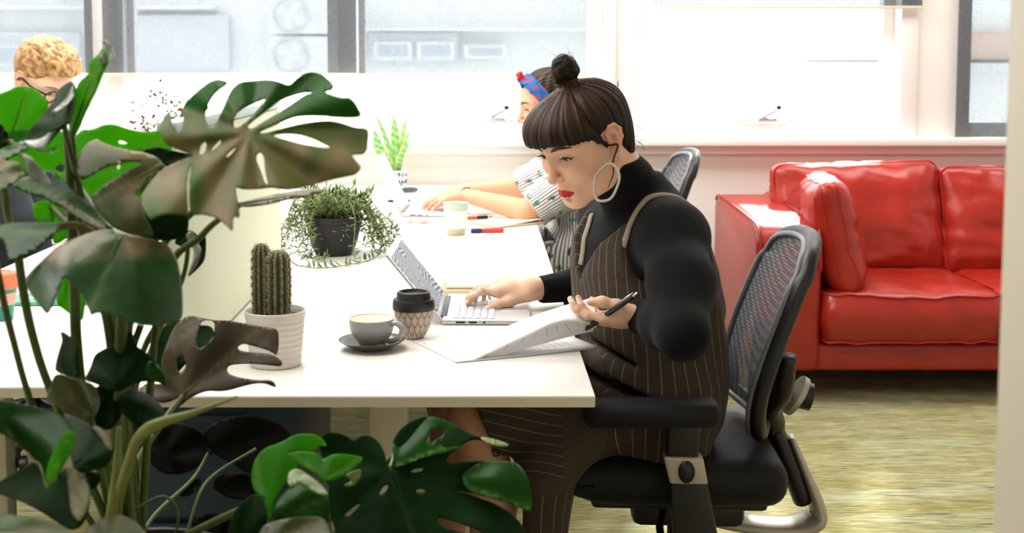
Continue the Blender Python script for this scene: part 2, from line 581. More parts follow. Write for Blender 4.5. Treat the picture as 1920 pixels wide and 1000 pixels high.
blind(2.112, 3.56, W(0, 263, by).z, by, 'fully lowered grey roller blind above the far end of the red sofa')

# ------------------------------------------------------------------ outside
M['facade'] = mat('pale_render', rgb(226, 226, 226), 0.9, vary=0.05, vscale=1.2)
M['facade_grey'] = mat('grey_cladding', rgb(206, 209, 213), 0.8, vary=0.06, vscale=2)
M['facade_brick'] = mat('buff_brickwork', rgb(206, 178, 160), 0.9, vary=0.12, vscale=4)
M['dark_glass'] = mat('far_window_glass', rgb(178, 186, 196), 0.2)
BY = 14.0
bl = thing('office_building', 'pale building across the street seen through the blinds', 'building', (0, BY, -6))
def bx(name, p0, p1, y, m, d=0.12, par_=bl):
    a = W(p0[0], p0[1], y); c = W(p1[0], p1[1], y)
    return box(name, a.x, c.x, y, y+d, min(a.z, c.z), max(a.z, c.z), m, par_, bev=0.01)
box('wall', -16, 16, BY+.3, BY+.6, -6, 4.2, M['facade'], bl, 0)
for a, c in (((245, 28), (430, 132)), ((-60, 60), (150, 140)), ((690, 60), (860, 118))):
    bx('cladding_panel', a, c, BY+.16, M['facade_grey'])
for a, c in (((-40, 84), (60, 124)), ((700, 78), (772, 112)), ((782, 78), (852, 112)), ((870, 84), (950, 110)), ((1235, 62), (1330, 108))):
    f_ = bx('window', a, c, BY+.08, M['facade'])
    bx('glass', (a[0]+8, a[1]+6), (c[0]-8, c[1]-6), BY+.06, M['dark_glass'], .03, f_)
bx('ledge', (-400, 10), (400, 17), BY+.0, M['facade'], .4)
bx('ledge', (640, 52), (1250, 58), BY+.0, M['facade'], .4)
bx('brick_band', (1500, 60), (2300, 112), BY+.14, M['facade_brick'])
bx('parapet', (1500, 118), (2300, 134), BY+.02, M['facade_grey'], .3)
for k, (px, py) in enumerate(((545, 28), (545, 104))):
    ac = thing('air_conditioner', ['upper', 'lower'][k]+' air conditioner unit with round fan behind the middle blind', 'air conditioner', W(px, py, BY-.3), 'air conditioners on the far building')
    a = W(px-42, py-36, BY-.3); c = W(px+88, py+36, BY-.3)
    box('casing', a.x, c.x, BY-.3, BY+.2, c.z, a.z, M['facade'], ac, .02)
    ce = W(px, py, BY-.32)
    ring = tube([(ce.x+.19*math.cos(q*PI/16), BY-.32, ce.z+.19*math.sin(q*PI/16)) for q in range(33)], .014, 8)
    obj('fan_grille', ring[0], ring[1], M['facade_grey'], ac)
    for q in range(4):
        an = q*PI/2+.3
        v = [(ce.x+.17*math.cos(an+d)*s, BY-.31, ce.z+.17*math.sin(an+d)*s) for s, d in ((.15, 0), (1, -.35), (1, .35))]
        v += [(p[0], p[1]+.02, p[2]) for p in v]
        obj('fan_blade', v, [(0, 1, 2), (5, 4, 3), (0, 3, 4, 1), (1, 4, 5, 2), (2, 5, 3, 0)], M['facade_grey'], ac, False)

# ------------------------------------------------------------------ desks
DZ = 0.73
Y1, Y2 = 2.124, 5.70
XR_D, XM = 0.193, -0.555
def desk(x0, x1, y0, y1, label, leg_x):
    r = thing('bench_desk', label, 'desk', ((x0+x1)/2, y0, 0), 'white bench desks')
    box('tabletop', x0, x1, y0, y1, DZ-.020, DZ, M['desk'], r, .002)
    box('edge_strip', x0+.001, x1-.001, y0-.0012, y0+.001, DZ-.0195, DZ-.0025, M['desk_edge'], r, 0)
    for y in (y0+.20, y1-.22):
        box('leg', leg_x-.036, leg_x+.036, y, y+.05, 0.02, DZ-.021, M['steel_white'], r, .004)
        box('foot', leg_x-.33, leg_x+.33, y-.01, y+.06, 0, .022, M['steel_white'], r, .004)
    box('cable_tray', leg_x+.045, leg_x+.115, y0+.45, y1-.4, DZ-.12, DZ-.022, M['silver'], r, .003)
    return r
desk(XM+.003, XR_D, Y1, Y2, 'white bench desk where the woman in the pinstripe dress sits, with the front laptop', -0.172)
desk(-1.30, XM-.003, Y1+.06, Y2, 'white bench desk behind the monstera, with the coral and teal cup', -0.94)

M['modesty'] = mat('dark_panel_fabric', rgb(42, 54, 60), .9, bump=.3, bscale=300, stretch=(1, .2, 3))
box('added_modesty_panel', XM+.004, XM+.020, 2.86, 5.5, .24, DZ-.024, M['modesty'], bpy.data.objects['bench_desk'], .003)  # added panel, keeps side light out from under the desk
dv = thing('desk_divider', 'pale green fabric screen standing along the middle of the desks', 'divider', (XM, 2.5, DZ))
box('fabric_panel', XM-.017, XM+.017, 2.26, 3.42, DZ+.002, 1.165, M['green_panel'], dv, .008)
box('cap', XM-.019, XM+.019, 2.255, 3.425, 1.165, 1.187, M['panel_cap'], dv, .006)
for y in (2.4, 3.3):
    box('clamp', XM-.03, XM+.03, y, y+.05, DZ, DZ+.02, M['silver'], dv, .003)

pd = thing('pedestal', 'navy storage pedestal under the desk behind the monstera leaves', 'cabinet', (-.47, 2.3, 0))
box('body', -.612, -.335, 2.27, 2.80, .03, .70, M['navy'], pd, .006)
for k, (z0, z1) in enumerate(((.05, .25), (.262, .46), (.472, .685))):
    d_ = box('drawer', -.606, -.341, 2.252, 2.269, z0, z1, M['navy'], pd, .004)
    box('handle', -.52, -.42, 2.238, 2.252, z1-.035, z1-.022, M['navy'], d_, .002)
for x in (-.58, -.37):
    for y in (2.32, 2.74):
        v = tube([(x-.01, y, .022), (x+.01, y, .022)], .021, 14)
        obj('caster', v[0], v[1], M['black_plastic'], pd)

# ------------------------------------------------------------------ red sofa
def pillow(w, h, t, seed, n=26, gus=0.32, wrk=1.0, corner=0.06):
    """boxed leather cushion: local x width, y thickness, z height"""
    V = []; F = []; idx = {}
    def p(u, v, side):
        a = (1-abs(u)**4.0); c_ = (1-abs(v)**4.0)
        th = t/2*(gus+(1-gus)*(max(a, 0)*max(c_, 0))**0.55)
        r = 0.16
        uu, vv = abs(u), abs(v)
        if uu > 1-r and vv > 1-r:
            du, dv_ = (uu-1+r)/r, (vv-1+r)/r
            L = max(du, dv_)/math.hypot(du, dv_) if math.hypot(du, dv_) > 1e-6 else 1
            uu, vv = 1-r+du*r*L, 1-r+dv_*r*L
        sx = math.copysign(uu, u)*(1-corner*(1-abs(v)**2)*0.25); sz = math.copysign(vv, v)*(1-corner*(1-abs(u)**2)*0.25)
        q = Vector((sx*w/2, side*th, sz*h/2))
        e = max(abs(u), abs(v))**3
        k = noise.noise(Vector((u*2.3+seed, v*2.3, side*3.1+seed)))*0.010+noise.noise(Vector((u*6+seed, v*2.6, side)))*0.006*(0.4+e)+abs(noise.noise(Vector((u*3.2+v*2, v*3+seed, side*2))))*-0.008
        q.y += side*k*wrk
        return q
    for side in (-1, 1):
        for i in range(n+1):
            for j in range(n+1):
                idx[(side, i, j)] = len(V); V.append(p(2*i/n-1, 2*j/n-1, side))
        for i in range(n):
            for j in range(n):
                q = [idx[(side, i, j)], idx[(side, i+1, j)], idx[(side, i+1, j+1)], idx[(side, i, j+1)]]
                F.append(tuple(q if side < 0 else q[::-1]))
    ring = [(i, 0) for i in range(n)]+[(n, j) for j in range(n)]+[(i, n) for i in range(n, 0, -1)]+[(0, j) for j in range(n, 0, -1)]
    L = len(ring)
    mid = []
    for (i, j) in ring:
        a = V[idx[(-1, i, j)]]; c_ = V[idx[(1, i, j)]]
        o_ = ((a+c_)/2); o_ = o_*1.0+o_.normalized()*(0.012+0.006*noise.noise(Vector((i*.9+seed, j*.9, 1))))
        mid.append(len(V)); V.append(o_)
    for k in range(L):
        k2 = (k+1) % L
        F.append((idx[(-1,)+ring[k2]], idx[(-1,)+ring[k]], mid[k], mid[k2]))
        F.append((mid[k2], mid[k], idx[(1,)+ring[k]], idx[(1,)+ring[k2]]))
    pip = []
    for side in (-1, 1):
        pts = [V[idx[(side,)+r]] + Vector((0, side*.001, 0)) for r in ring]+[V[idx[(side,)+ring[0]]]]
        pip.append(tube(pts, .0035, 6, caps=False))
    return V, F, join(*pip)
def cushion(label, w, h, t, loc, rot, seed, grp, **kw):
    V, F, P = pillow(w, h, t, seed, **kw)
    R = Matrix.Translation(loc) @ Euler(rot).to_matrix().to_4x4()
    o = obj('sofa_cushion', [R @ v for v in V], F, M['red'])
    tag(o, label, 'cushion', grp)
    obj('piping', [R @ Vector(v) for v in P[0]], P[1], M['red_seam'], o)
    return o
so = thing('leather_sofa', 'red leather sofa with square arm standing under the windows', 'sofa', (1.9, 5.2, 0))
SX0, SX1 = 1.035, 2.93
box('base', SX0+.22, SX1-.22, 4.77, 5.62, .115, .222, M['red'], so, .018, 3)
def arm(x0, x1, flip):
    pr = [(4.745, .115), (4.735, .50), (4.75, .625), (4.80, .668), (4.95, .682), (5.3, .695), (5.60, .70), (5.655, .67), (5.665, .115)]
    b_ = prism([(p[0], p[1]) for p in pr], x0, x1, 'x', .035, 4)
    a_ = from_bm('armrest', b_, M['red'], so, auto=50)
    for x in (x0+.004, x1-.004):
        pts = smooth_path([(x+(.006 if x < (x0+x1)/2 else -.006), q[0]+dy, q[1]+dz) for q, dy, dz in zip(pr[1:8], (0, 0, 0, 0, 0, 0, 0), (0, -.004, -.004, -.004, -.004, -.004, 0))], 5)
        tv = tube(pts, .005, 6)
        obj('piping', tv[0], tv[1], M['red_seam'], a_)
arm(SX0, SX0+.245, 0)
arm(SX1-.245, SX1, 1)
box('back', SX0+.2, SX1-.2, 5.44, 5.675, .2, .715, M['red'], so, .05, 4)
for x0, x1, sd in ((SX0+.25, 1.955, 3), (1.96, SX1-.25, 8)):
    V, F, P = pillow(x1-x0, .74, .225, sd, n=30, gus=.78, wrk=.8, corner=.0)
    R = Matrix.Translation(((x0+x1)/2, 5.085, .325)) @ Euler((PI/2, 0, 0)).to_matrix().to_4x4()
    o = obj('seat_cushion', [R @ v for v in V], F, M['red'], so)
    obj('piping', [R @ Vector(v) for v in P[0]], P[1], M['red_seam'], o)
for x in (SX0+.10, SX1-.10):
    for y in (4.83, 5.58):
        b_ = bm_box(x-.03, x+.03, y-.03, y+.03, 0, .118, .004)
        from_bm('leg', b_, M['dark_wood'], so)
cushion('large red leather back cushion on the sofa behind the small side cushion', .69, .47, .21, (1.575, 5.335, .625), (math.radians(-13), math.radians(-1.5), 0), 1.3, 'sofa back cushions', n=34, wrk=1.7)
cushion('red leather back cushion on the sofa beside the cream jamb', .70, .45, .21, (2.270, 5.33, .618), (math.radians(-13), 0, math.radians(1)), 5.1, 'sofa back cushions', n=34, wrk=1.7)
cushion('small red leather cushion leaning on the sofa arm', .45, .43, .20, (1.372, 4.985, .628), (math.radians(0), math.radians(0), 0), 9.2, None, n=26, wrk=1.2)
_c = bpy.data.objects['sofa_cushion.002']
_R = Matrix.Translation((1.372, 4.965, .622)) @ Euler((math.radians(4), math.radians(0), math.radians(82))).to_matrix().to_4x4() @ Euler((math.radians(-17), 0, 0)).to_matrix().to_4x4() @ Matrix.Translation((-1.372, -4.985, -.628))
for o in [_c]+list(_c.children):
    o.data.transform(_R)

# ------------------------------------------------------------------ office chairs
m = bpy.data.materials.new('chair_back_mesh'); m.use_nodes = True; M['chair_mesh'] = m
t = NT(m); b = t.n['Principled BSDF']; b.inputs['Roughness'].default_value = 0.7
tc = t.new('ShaderNodeTexCoord'); mp = t.new('ShaderNodeMapping'); mp.inputs['Scale'].default_value = (1, 1, 1)
t.link(tc.outputs['Object'], mp.inputs[0])
vo = t.new('ShaderNodeTexVoronoi'); vo.inputs['Scale'].default_value = 150; vo.inputs['Randomness'].default_value = 0.15
t.link(mp.outputs[0], vo.inputs['Vector'])
rp = t.new('ShaderNodeMapRange'); rp.inputs[1].default_value = .25; rp.inputs[2].default_value = .5
t.link(vo.outputs['Distance'], rp.inputs[0])
mx = t.new('ShaderNodeMix', data_type='RGBA'); mx.inputs[6].default_value = rgb(138, 144, 148); mx.inputs[7].default_value = rgb(58, 61, 65)
t.link(rp.outputs[0], mx.inputs[0]); t.link(mx.outputs[2], b.inputs['Base Color'])
tp_ = t.new('ShaderNodeBsdfTransparent'); mS = t.new('ShaderNodeMixShader'); mS.inputs[0].default_value = .22
t.link(b.outputs[0], mS.inputs[1]); t.link(tp_.outputs[0], mS.inputs[2]); t.link(mS.outputs[0], t.n['Material Output'].inputs[0])
M['rim'] = mat('grey_chair_rim', rgb(104, 108, 112), 0.35)

def make_chair(label):
    r = thing('office_chair', label, 'chair', (0, 0, 0), 'office chairs')
    # backrest
    prof = smooth_path([(.150, 0, .535), (.143, 0, .60), (.160, 0, .68), (.195, 0, .78), (.226, 0, .86), (.247, 0, .918)], 6)
    half = np.interp(np.linspace(0, 1, len(prof)), [0, .15, .4, .7, .9, 1], [.165, .195, .215, .205, .185, .165])
    n = len(prof); nw = 14
    V = []; F = []
    for i in range(n):
        for j in range(nw+1):
            u = 2*j/nw-1
            V.append((prof[i].x-.030*u*u+.012, u*half[i], prof[i].z-.02*abs(u)**3*(1 if i > n*.8 else 0)))
    for i in range(n-1):
        for j in range(nw):
            F.append((i*(nw+1)+j, (i+1)*(nw+1)+j, (i+1)*(nw+1)+j+1, i*(nw+1)+j+1))
    obj('backrest', V, F, M['chair_mesh'], r)
    ed = [Vector(V[i*(nw+1)]) for i in range(n)]
    top = [Vector(V[(n-1)*(nw+1)+j]) for j in range(1, nw)]
    ed2 = [Vector(V[i*(nw+1)+nw]) for i in range(n-1, -1, -1)]
    bot = [Vector(V[j]) for j in range(nw-1, 0, -1)]
    loop = ed+top+ed2+bot+[ed[0]]
    sm = loop[:]
    for _ in range(3):
        sm = [(sm[(i-1) % (len(sm)-1)]+sm[i]*2+sm[(i+1) % (len(sm)-1)])/4 for i in range(len(sm)-1)]; sm.append(sm[0])
    tv = tube([p+Vector((.016, 0, 0)) for p in sm], .017, 10, caps=False, flat=(1, 1.25), upv=(1, 0, 0))
    bf = obj('back_frame', tv[0], tv[1], M['black_plastic'], r)
    tv = tube([p+Vector((-.001, 0, 0)) for p in sm], .0075, 8, caps=False)
    obj('rim', tv[0], tv[1], M['rim'], bf)
    # spine behind the mesh
    for s in (-1, 1):
        pts = smooth_path([(.205, s*.17, .70), (.198, s*.14, .62), (.185, s*.08, .57), (.20, s*.035, .52)], 6)
        tv = tube(pts, [.017, .022, .024, .026], 10)
        obj('back_arm', tv[0], tv[1], M['black_plastic'], r)
    pts = smooth_path([(.182, 0, .585), (.20, 0, .52), (.238, 0, .43), (.272, 0, .345)], 6)
    tv = tube(pts, .026, 12, flat=(.8, 1.5), upv=(1, 0, .4)); obj('spine', tv[0], tv[1], M['black_plastic'], r)
    # silver J bracket
    pts = smooth_path([(.243, 0, .485), (.276, 0, .405), (.302, 0, .335), (.298, 0, .303), (.24, 0, .285), (.14, 0, .292), (.05, 0, .31)], 6)
    tv = tube(pts, [.010, .014, .022, .026, .024, .022, .022], 14, flat=(.75, 2.1), upv=(1, 0, .4))
    obj('support_bracket', tv[0], tv[1], M['silver'], r)
    # lumbar adjuster
    b_ = prism([(.185, .63), (.245, .612), (.252, .545), (.225, .55), (.185, .585)], -.012, .012, 'y', .004)
    lb = from_bm('lumbar_bracket', b_, M['silver'], r)
    def disc(rad, x0, x1, m_, name, p_):
        tv = tube([(x0, 0, .578), (x1, 0, .572)], rad, 28)
        b2 = bmesh.new(); me = bpy.data.meshes.new('_'); me.from_pydata([tuple(q) for q in tv[0]], [], tv[1]); b2.from_mesh(me); bpy.data.meshes.remove(me)
        return from_bm(name, b2, m_, p_, auto=40)
    disc(.046, .248, .258, M['silver'], 'adjuster_disc', lb)
    disc(.030, .258, .284, M['black_plastic'], 'adjuster_knob', lb)
    # seat
    b_ = bm_box(-.305, .205, -.245, .245, .400, .495, .042, 5)
    bmesh.ops.subdivide_edges(b_, edges=[e for e in b_.edges if e.calc_length() > .1], cuts=10, use_grid_fill=True)
    for v in b_.verts:
        u = (v.co.x+.03)/.235; w_ = v.co.y/.245
        if v.co.z > .45:
            v.co.z += .016*(1-u*u)*(1-w_*w_)-.012*max(0, -u-.55)
        else:
            v.co.z += .03*max(0, -u-.6)/.4
        v.co.y *= 1-.10*max(0, u-.3)
    from_bm('seat', b_, M['black_fabric'], r, auto=60)
    box('seat_pan', -.19, .17, -.18, .18, .378, .412, M['black_plastic'], r, .012)
    box('mechanism', -.10, .14, -.07, .07, .30, .378, M['black_plastic'], r, .02)
    tv = tube([(-.03, -.05, .35), (-.05, -.18, .345), (-.05, -.25, .335)], .008, 8)
    obj('lever', tv[0], tv[1], M['black_plastic'], r)
    # armrests
    for s in (-1, 1):
        y = s*.285
        b_ = bm_box(-.21, .055, y-.043, y+.043, .590, .640, .022, 4)
        for v in b_.verts:
            if v.co.x < -.15: v.co.z -= .006
        a_ = from_bm('armrest', b_, M['black_fabric'], r, auto=60)
        def post(name, x0, z0, x1, z1, wx, wy, m_, wx1=None):
            wx1 = wx1 or wx
            vs = []
            for (x, z, w_) in ((x0, z0, wx), (x1, z1, wx1)):
                vs += [(x-w_, y-wy, z), (x+w_, y-wy, z), (x+w_, y+wy, z), (x-w_, y+wy, z)]
            b2 = bmesh.new(); q = [b2.verts.new(p) for p in vs]
            for f in ((0, 1, 2, 3), (7, 6, 5, 4), (0, 4, 5, 1), (1, 5, 6, 2), (2, 6, 7, 3), (3, 7, 4, 0)):
                b2.faces.new([q[i] for i in f])
            bmesh.ops.recalc_face_normals(b2, faces=b2.faces)
            bmesh.ops.bevel(b2, geom=b2.edges[:], offset=.006, segments=3, profile=.5, affect='EDGES')
            return from_bm(name, b2, m_, a_)
        post('post', -.013, .60, -.018, .52, .03, .016, M['black_plastic'])
        c_ = post('collar', -.016, .530, -.004, .476, .038, .022, M['silver'], .037)
        tv = tube([(-.010, y+s*.020, .503), (-.010, y+s*.027, .503)], .016, 20, flat=(1.35, 1), upv=(0, 0, 1))
        obj('height_button', tv[0], tv[1], M['black_plastic'], a_)
        post('sleeve', -.004, .478, .02, .30, .036, .019, M['black_plastic'], .048)
        tv = tube([(.02, y, .31), (.02, s*.12, .33)], .022, 10)
        obj('strut', tv[0], tv[1], M['black_plastic'], a_)
    # base
    tv = lathe([(.026, .12), (.026, .20), (.019, .21), (.019, .31)], 20)
    obj('gas_column', tv[0], tv[1], M['black_plastic'], r, auto=40)
    for k in range(5):
        an = k*2*PI/5+.5
        e = Vector((math.cos(an)*.30, math.sin(an)*.30, .085))
        tv = tube([(math.cos(an)*.02, math.sin(an)*.02, .135), tuple(e*.55+Vector((0, 0, .06))), tuple(e)], [.03, .024, .016], 10)
        obj('base_leg', tv[0], tv[1], M['black_plastic'], r)
        sd = Vector((-math.sin(an), math.cos(an), 0))
        wv = []
        for d_ in (-1, 1):
            c0 = Vector((e.x, e.y, .03))+sd*(d_*.016)
            wv.append(tube([c0-sd*.009, c0+sd*.009], .03, 18))
        wv.append(tube([(e.x, e.y, .03), (e.x, e.y, .085)], .009, 8))
        wv.append(tube([Vector((e.x, e.y, .03))-sd*.02, Vector((e.x, e.y, .03))+sd*.02], .007, 8))
        tv = join(*wv); obj('caster', tv[0], tv[1], M['black_plastic'], r, auto=40)
    return r
chair = make_chair('grey mesh-backed office chair holding the woman in the pinstripe dress')
chair2 = copy_tree(chair)
chair2['label'] = 'grey mesh-backed office chair behind the woman in the headband'
chair3 = copy_tree(chair)
chair3['label'] = 'grey mesh-backed office chair under the fair-haired man behind the monstera'
chair.location = (.425, 2.72, 0); chair.rotation_euler = (0, 0, math.radians(-3.5))
chair2.location = (.455, 4.32, 0); chair2.rotation_euler = (0, 0, math.radians(2))
chair3.location = (-1.50, 4.2, 0); chair3.rotation_euler = (0, 0, PI)
# ------------------------------------------------------------------ things on the desks
M['alu'] = mat('laptop_aluminium', rgb(206, 206, 206), 0.34, metal=0.55)
M['key'] = mat('laptop_key', rgb(198, 202, 210), 0.5)
M['port'] = mat('port_black', rgb(20, 20, 22), 0.4)
M['lcd_grey'] = mat('glare_pale_screen', rgb(190, 196, 206), 0.12, emit=rgb(196, 202, 214), estr=0.35)  # glare put into the screen's pale colour and glow
# picture on the front laptop: patches of hatching
m = bpy.data.materials.new('hatched_picture'); m.use_nodes = True; M['lcd'] = m
t = NT(m); b = t.n['Principled BSDF']; b.inputs['Roughness'].default_value = 0.15; b.inputs['Base Color'].default_value = (0.02, 0.02, 0.02, 1); b.inputs['Specular IOR Level'].default_value = .15
tc = t.new('ShaderNodeTexCoord')
vo = t.new('ShaderNodeTexVoronoi'); vo.inputs['Scale'].default_value = 17; t.link(tc.outputs['Object'], vo.inputs['Vector'])
sp = t.new('ShaderNodeSeparateColor'); t.link(vo.outputs['Color'], sp.inputs[0])
ang = t.new('ShaderNodeMath', operation='MULTIPLY'); ang.inputs[1].default_value = 6.28; t.link(sp.outputs[0], ang.inputs[0])
vr = t.new('ShaderNodeVectorRotate', rotation_type='AXIS_ANGLE'); vr.inputs['Axis'].default_value = (0.78, 0, 0.63)
t.link(tc.outputs['Object'], vr.inputs['Vector']); t.link(ang.outputs[0], vr.inputs['Angle'])
wv = t.new('ShaderNodeTexWave', bands_direction='Y'); wv.inputs['Scale'].default_value = 27; wv.inputs['Distortion'].default_value = 1.2
wv.inputs['Detail'].default_value = 1; t.link(vr.outputs[0], wv.inputs['Vector'])
c_ = t.new('ShaderNodeMix', data_type='RGBA'); c_.inputs[6].default_value = rgb(14, 36, 58); c_.inputs[7].default_value = rgb(222, 230, 238)
_mr = t.new('ShaderNodeMapRange'); _mr.inputs[1].default_value = .35; _mr.inputs[2].default_value = .85; t.link(wv.outputs['Fac'], _mr.inputs[0]); t.link(_mr.outputs[0], c_.inputs[0])
c2_ = t.new('ShaderNodeMix', data_type='RGBA'); c2_.inputs[7].default_value = rgb(120, 120, 128)
f_ = t.new('ShaderNodeMath', operation='MULTIPLY'); f_.inputs[1].default_value = .22; t.link(sp.outputs[1], f_.inputs[0])
t.link(f_.outputs[0], c2_.inputs[0]); t.link(c_.outputs[2], c2_.inputs[6])
t.link(c2_.outputs[2], b.inputs['Emission Color']); b.inputs['Emission Strength'].default_value = 0.62; b.inputs['Roughness'].default_value = .35

def laptop(label, loc, rz, width, depth, lean, slen, lcd, shell=None, keyrows=6, keycols=14, thick=.013):
    """hinge along local y at the origin, keyboard towards +x, lid leaning back to -x"""
    shell = shell or M['alu']
    r = thing('laptop', label, 'laptop', (0, 0, 0), 'laptops on the desks')
    b_ = bm_box(0, depth, 0, width, .001, thick, .004, 3)
    for v in b_.verts:
        if v.co.z > thick*.6: v.co.z -= (thick*.25)*max(0, v.co.x/depth)
    base = from_bm('base', b_, shell, r, auto=60)
    def top(x): return thick-(thick*.25)*x/depth
    V = []; F = []
    kx0, kx1, ky0, ky1 = depth*.12, depth*.60, width*.05, width*.95
    for i in range(keyrows):
        for j in range(keycols):
            a0 = kx0+(kx1-kx0)*i/keyrows; a1 = kx0+(kx1-kx0)*(i+.82)/keyrows
            c0 = ky0+(ky1-ky0)*j/keycols; c1 = ky0+(ky1-ky0)*(j+.84)/keycols
            if i == keyrows-1 and 4 <= j <= 8:
                if j > 4: continue
                c1 = ky0+(ky1-ky0)*(8+.84)/keycols
            bb = _bv(bm_box(a0, a1, c0, c1, top(a0)-.001, top(a0)+.0016, .0006, 1))
            V, F = join((V, F), bb)
    o = obj('keyboard', V, F, M['key'], base, auto=40); o['kind'] = 'stuff'
    box('trackpad', depth*.66, depth*.96, width*.33, width*.67, top(depth*.8)-.002, top(depth*.96)+.0013, M['alu'], base, .0006)
    box('hinge_bar', -.004, .010, width*.12, width*.88, .004, thick+.002, M['port'], base, .003)
    for k, (x0, x1) in enumerate(((.03, .05), (.058, .075), (.088, .093))):
        if x1 < depth*.6:
            box('port', x0, x1, -.0006, .002, .0045, .0085, M['port'], base, .0005)
    ca, sa = math.cos(lean), math.sin(lean)
    R = Matrix(((sa, 0, -ca, 0), (0, 1, 0, 0), (ca, 0, sa, 0), (0, 0, 0, 1)))   # local x -> along lid
    R = Matrix.Translation((0, 0, thick*.7)) @ Matrix(((-sa, 0, ca, 0), (0, 1, 0, 0), (ca, 0, sa, 0), (0, 0, 0, 1)))
    b_ = bm_box(0, slen, 0, width, -.006, 0, .0025, 3)
    lid = from_bm('lid', b_, shell, r, auto=60); lid.data.transform(R)
    b_ = bm_box(slen*.09, slen*.93, width*.05, width*.95, -.0005, .0006)
    sc = from_bm('screen', b_, lcd, lid); sc.data.transform(R)
    tv = lathe([(0.0, .0004), (.0018, .0004), (.0018, 0)], 10, (slen*.965, width/2, 0))
    cm = obj('webcam', tv[0], tv[1], M['port'], lid); cm.data.transform(R)
    r.location = loc; r.rotation_euler = (0, 0, rz)
    return r
laptop('slim silver laptop with a blue hatched picture, in front of the woman with hoop earrings', (-.084, 2.695, DZ), math.radians(-1), .30, .192, math.radians(39), .185, M['lcd'])
laptop('open silver laptop with a pale glare-washed screen, under the hands of the headband woman', (-.285, 4.56, DZ), math.radians(-2), .32, .215, math.radians(26), .222, M['lcd_grey'])
M['mint_shell'] = mat('mint_plastic_shell', rgb(96, 170, 140), 0.4)
M['key2'] = M['key']
laptop('open laptop in a mint green shell on the desk beside the coral and teal cup', (-.915, 3.235, DZ), PI, .33, .235, math.radians(14), .215, M['lcd_grey'], M['mint_shell'])
bpy.data.objects['laptop.002'].children[0].data.materials[0] = M['white'] if False else M['mint_shell']
_l3 = [o for o in bpy.data.objects['laptop.002'].children if o.name.startswith('base')][0]
box('palm_deck', .004, .232, .004, .326, .0098, .0105, M['white'], _l3, 0).data.transform(Matrix.Identity(4))
for o in _l3.children:
    if o.name.startswith('palm_deck'):
        o.parent = _l3; o.matrix_parent_inverse = Matrix.Identity(4)

def at(name, label, cat, group=None):
    return dict(name=name, label=label, cat=cat, group=group)

# --- clay takeaway cup with scalloped relief and black lid
def colored_lathe(name, prof, seg, c, fcol, m, parent=None, fdisp=None, group=None):
    V = []; F = []; C = []
    n = len(prof)
    zmin = prof[0][1]; zmax = prof[-1][1]
    for j, (r, z) in enumerate(prof):
        for i in range(seg):
            a = 2*PI*i/seg
            rr = r+(fdisp(a, (z-zmin)/(zmax-zmin)) if fdisp else 0)
            V.append((c[0]+rr*math.cos(a), c[1]+rr*math.sin(a), c[2]+z)); C.append(fcol(a, (z-zmin)/(zmax-zmin)))
    for j in range(n-1):
        for i in range(seg):
            i2 = (i+1) % seg
            F.append((j*seg+i, j*seg+i2, (j+1)*seg+i2, (j+1)*seg+i))
    F.append(tuple(reversed(range(seg))))
    o = obj(name, V, F, m, parent)
    setcol(o, C)
    return o
M['clay'] = mat('speckled_clay', rgb(200, 180, 160), 0.6, attr='Col', vary=0.12, vscale=160)
p = D(776, 634); cx, cy = p.x, p.y
r = thing('takeaway_cup', 'small clay takeaway cup with scalloped relief and black lid beside the coffee cup', 'cup', (cx, cy, DZ), 'reusable cups on the desks')
def scal(a, v):
    n = 17
    rows = 3.6
    best = 1.0
    w = a/(2*PI)*n
    y = (1-v)*rows
    for k in (0, 1):
        yy = y+0.5*k; ww = w+0.5*k
        u = (ww % 1.0)*2-1
        s_ = yy % 1.0
        # pointed arch outline
        d = abs(abs(u)-min(1.0, math.sqrt(max(0, 1-(s_*1.0)**2.2)))) if k == 0 else 1.0
        best = min(best, d)
    u = abs((w % 1.0)*2-1); u2 = abs(((w+.5) % 1.0)*2-1)
    s_ = y % 2.0
    uu, ss = (u, s_) if s_ < 1 else (u2, s_-1)
    e = uu*uu*.75
    d2 = abs(ss-(1-e))
    side = (1-uu)*.9 if ss < 1-e else 1
    return min(d2*1.0, side)
cl = (rgb(206, 190, 174)[:3]); cd_ = rgb(140, 112, 88)[:3]
def ccol(a, v):
    k = min(1, max(0, (scal(a, v)-.06)/.14)); return [cd_[i]+(cl[i]-cd_[i])*k for i in range(3)]
pr = [(0.0195+.0195*math.sin(min(1, q/50*1.02)*PI/2)**.8, .003+.061*q/50) for q in range(51)]
pr = [(.0175, 0), (.0190, .001)]+pr
o = colored_lathe('body', pr, 272, (cx, cy, DZ), ccol, M['clay'], r, lambda a, v: .0012*min(1, max(0, scal(a, v)/.2)))
tv = lathe([(.036, .060), (.0425, .060), (.0432, .063), (.0425, .077), (.0405, .081), (.0355, .0815), (.0345, .084), (.034, .0935), (.032, .096), (.028, .0965), (.0265, .0925), (.0255, .0905), (0, .0905)], 64, (cx, cy, DZ))
M['lid_black'] = mat('black_silicone_lid', rgb(28, 27, 27), 0.42)
lid = obj('lid', tv[0], tv[1], M['lid_black'], r, auto=40)
tv = lathe([(.0, .0967), (.0030, .0967), (.0032, .096)], 16, (cx+.030*math.cos(-.5), cy+.030*math.sin(-.5)*.0+.006, DZ))
obj('sip_hole', tv[0], tv[1], M['black'], lid)

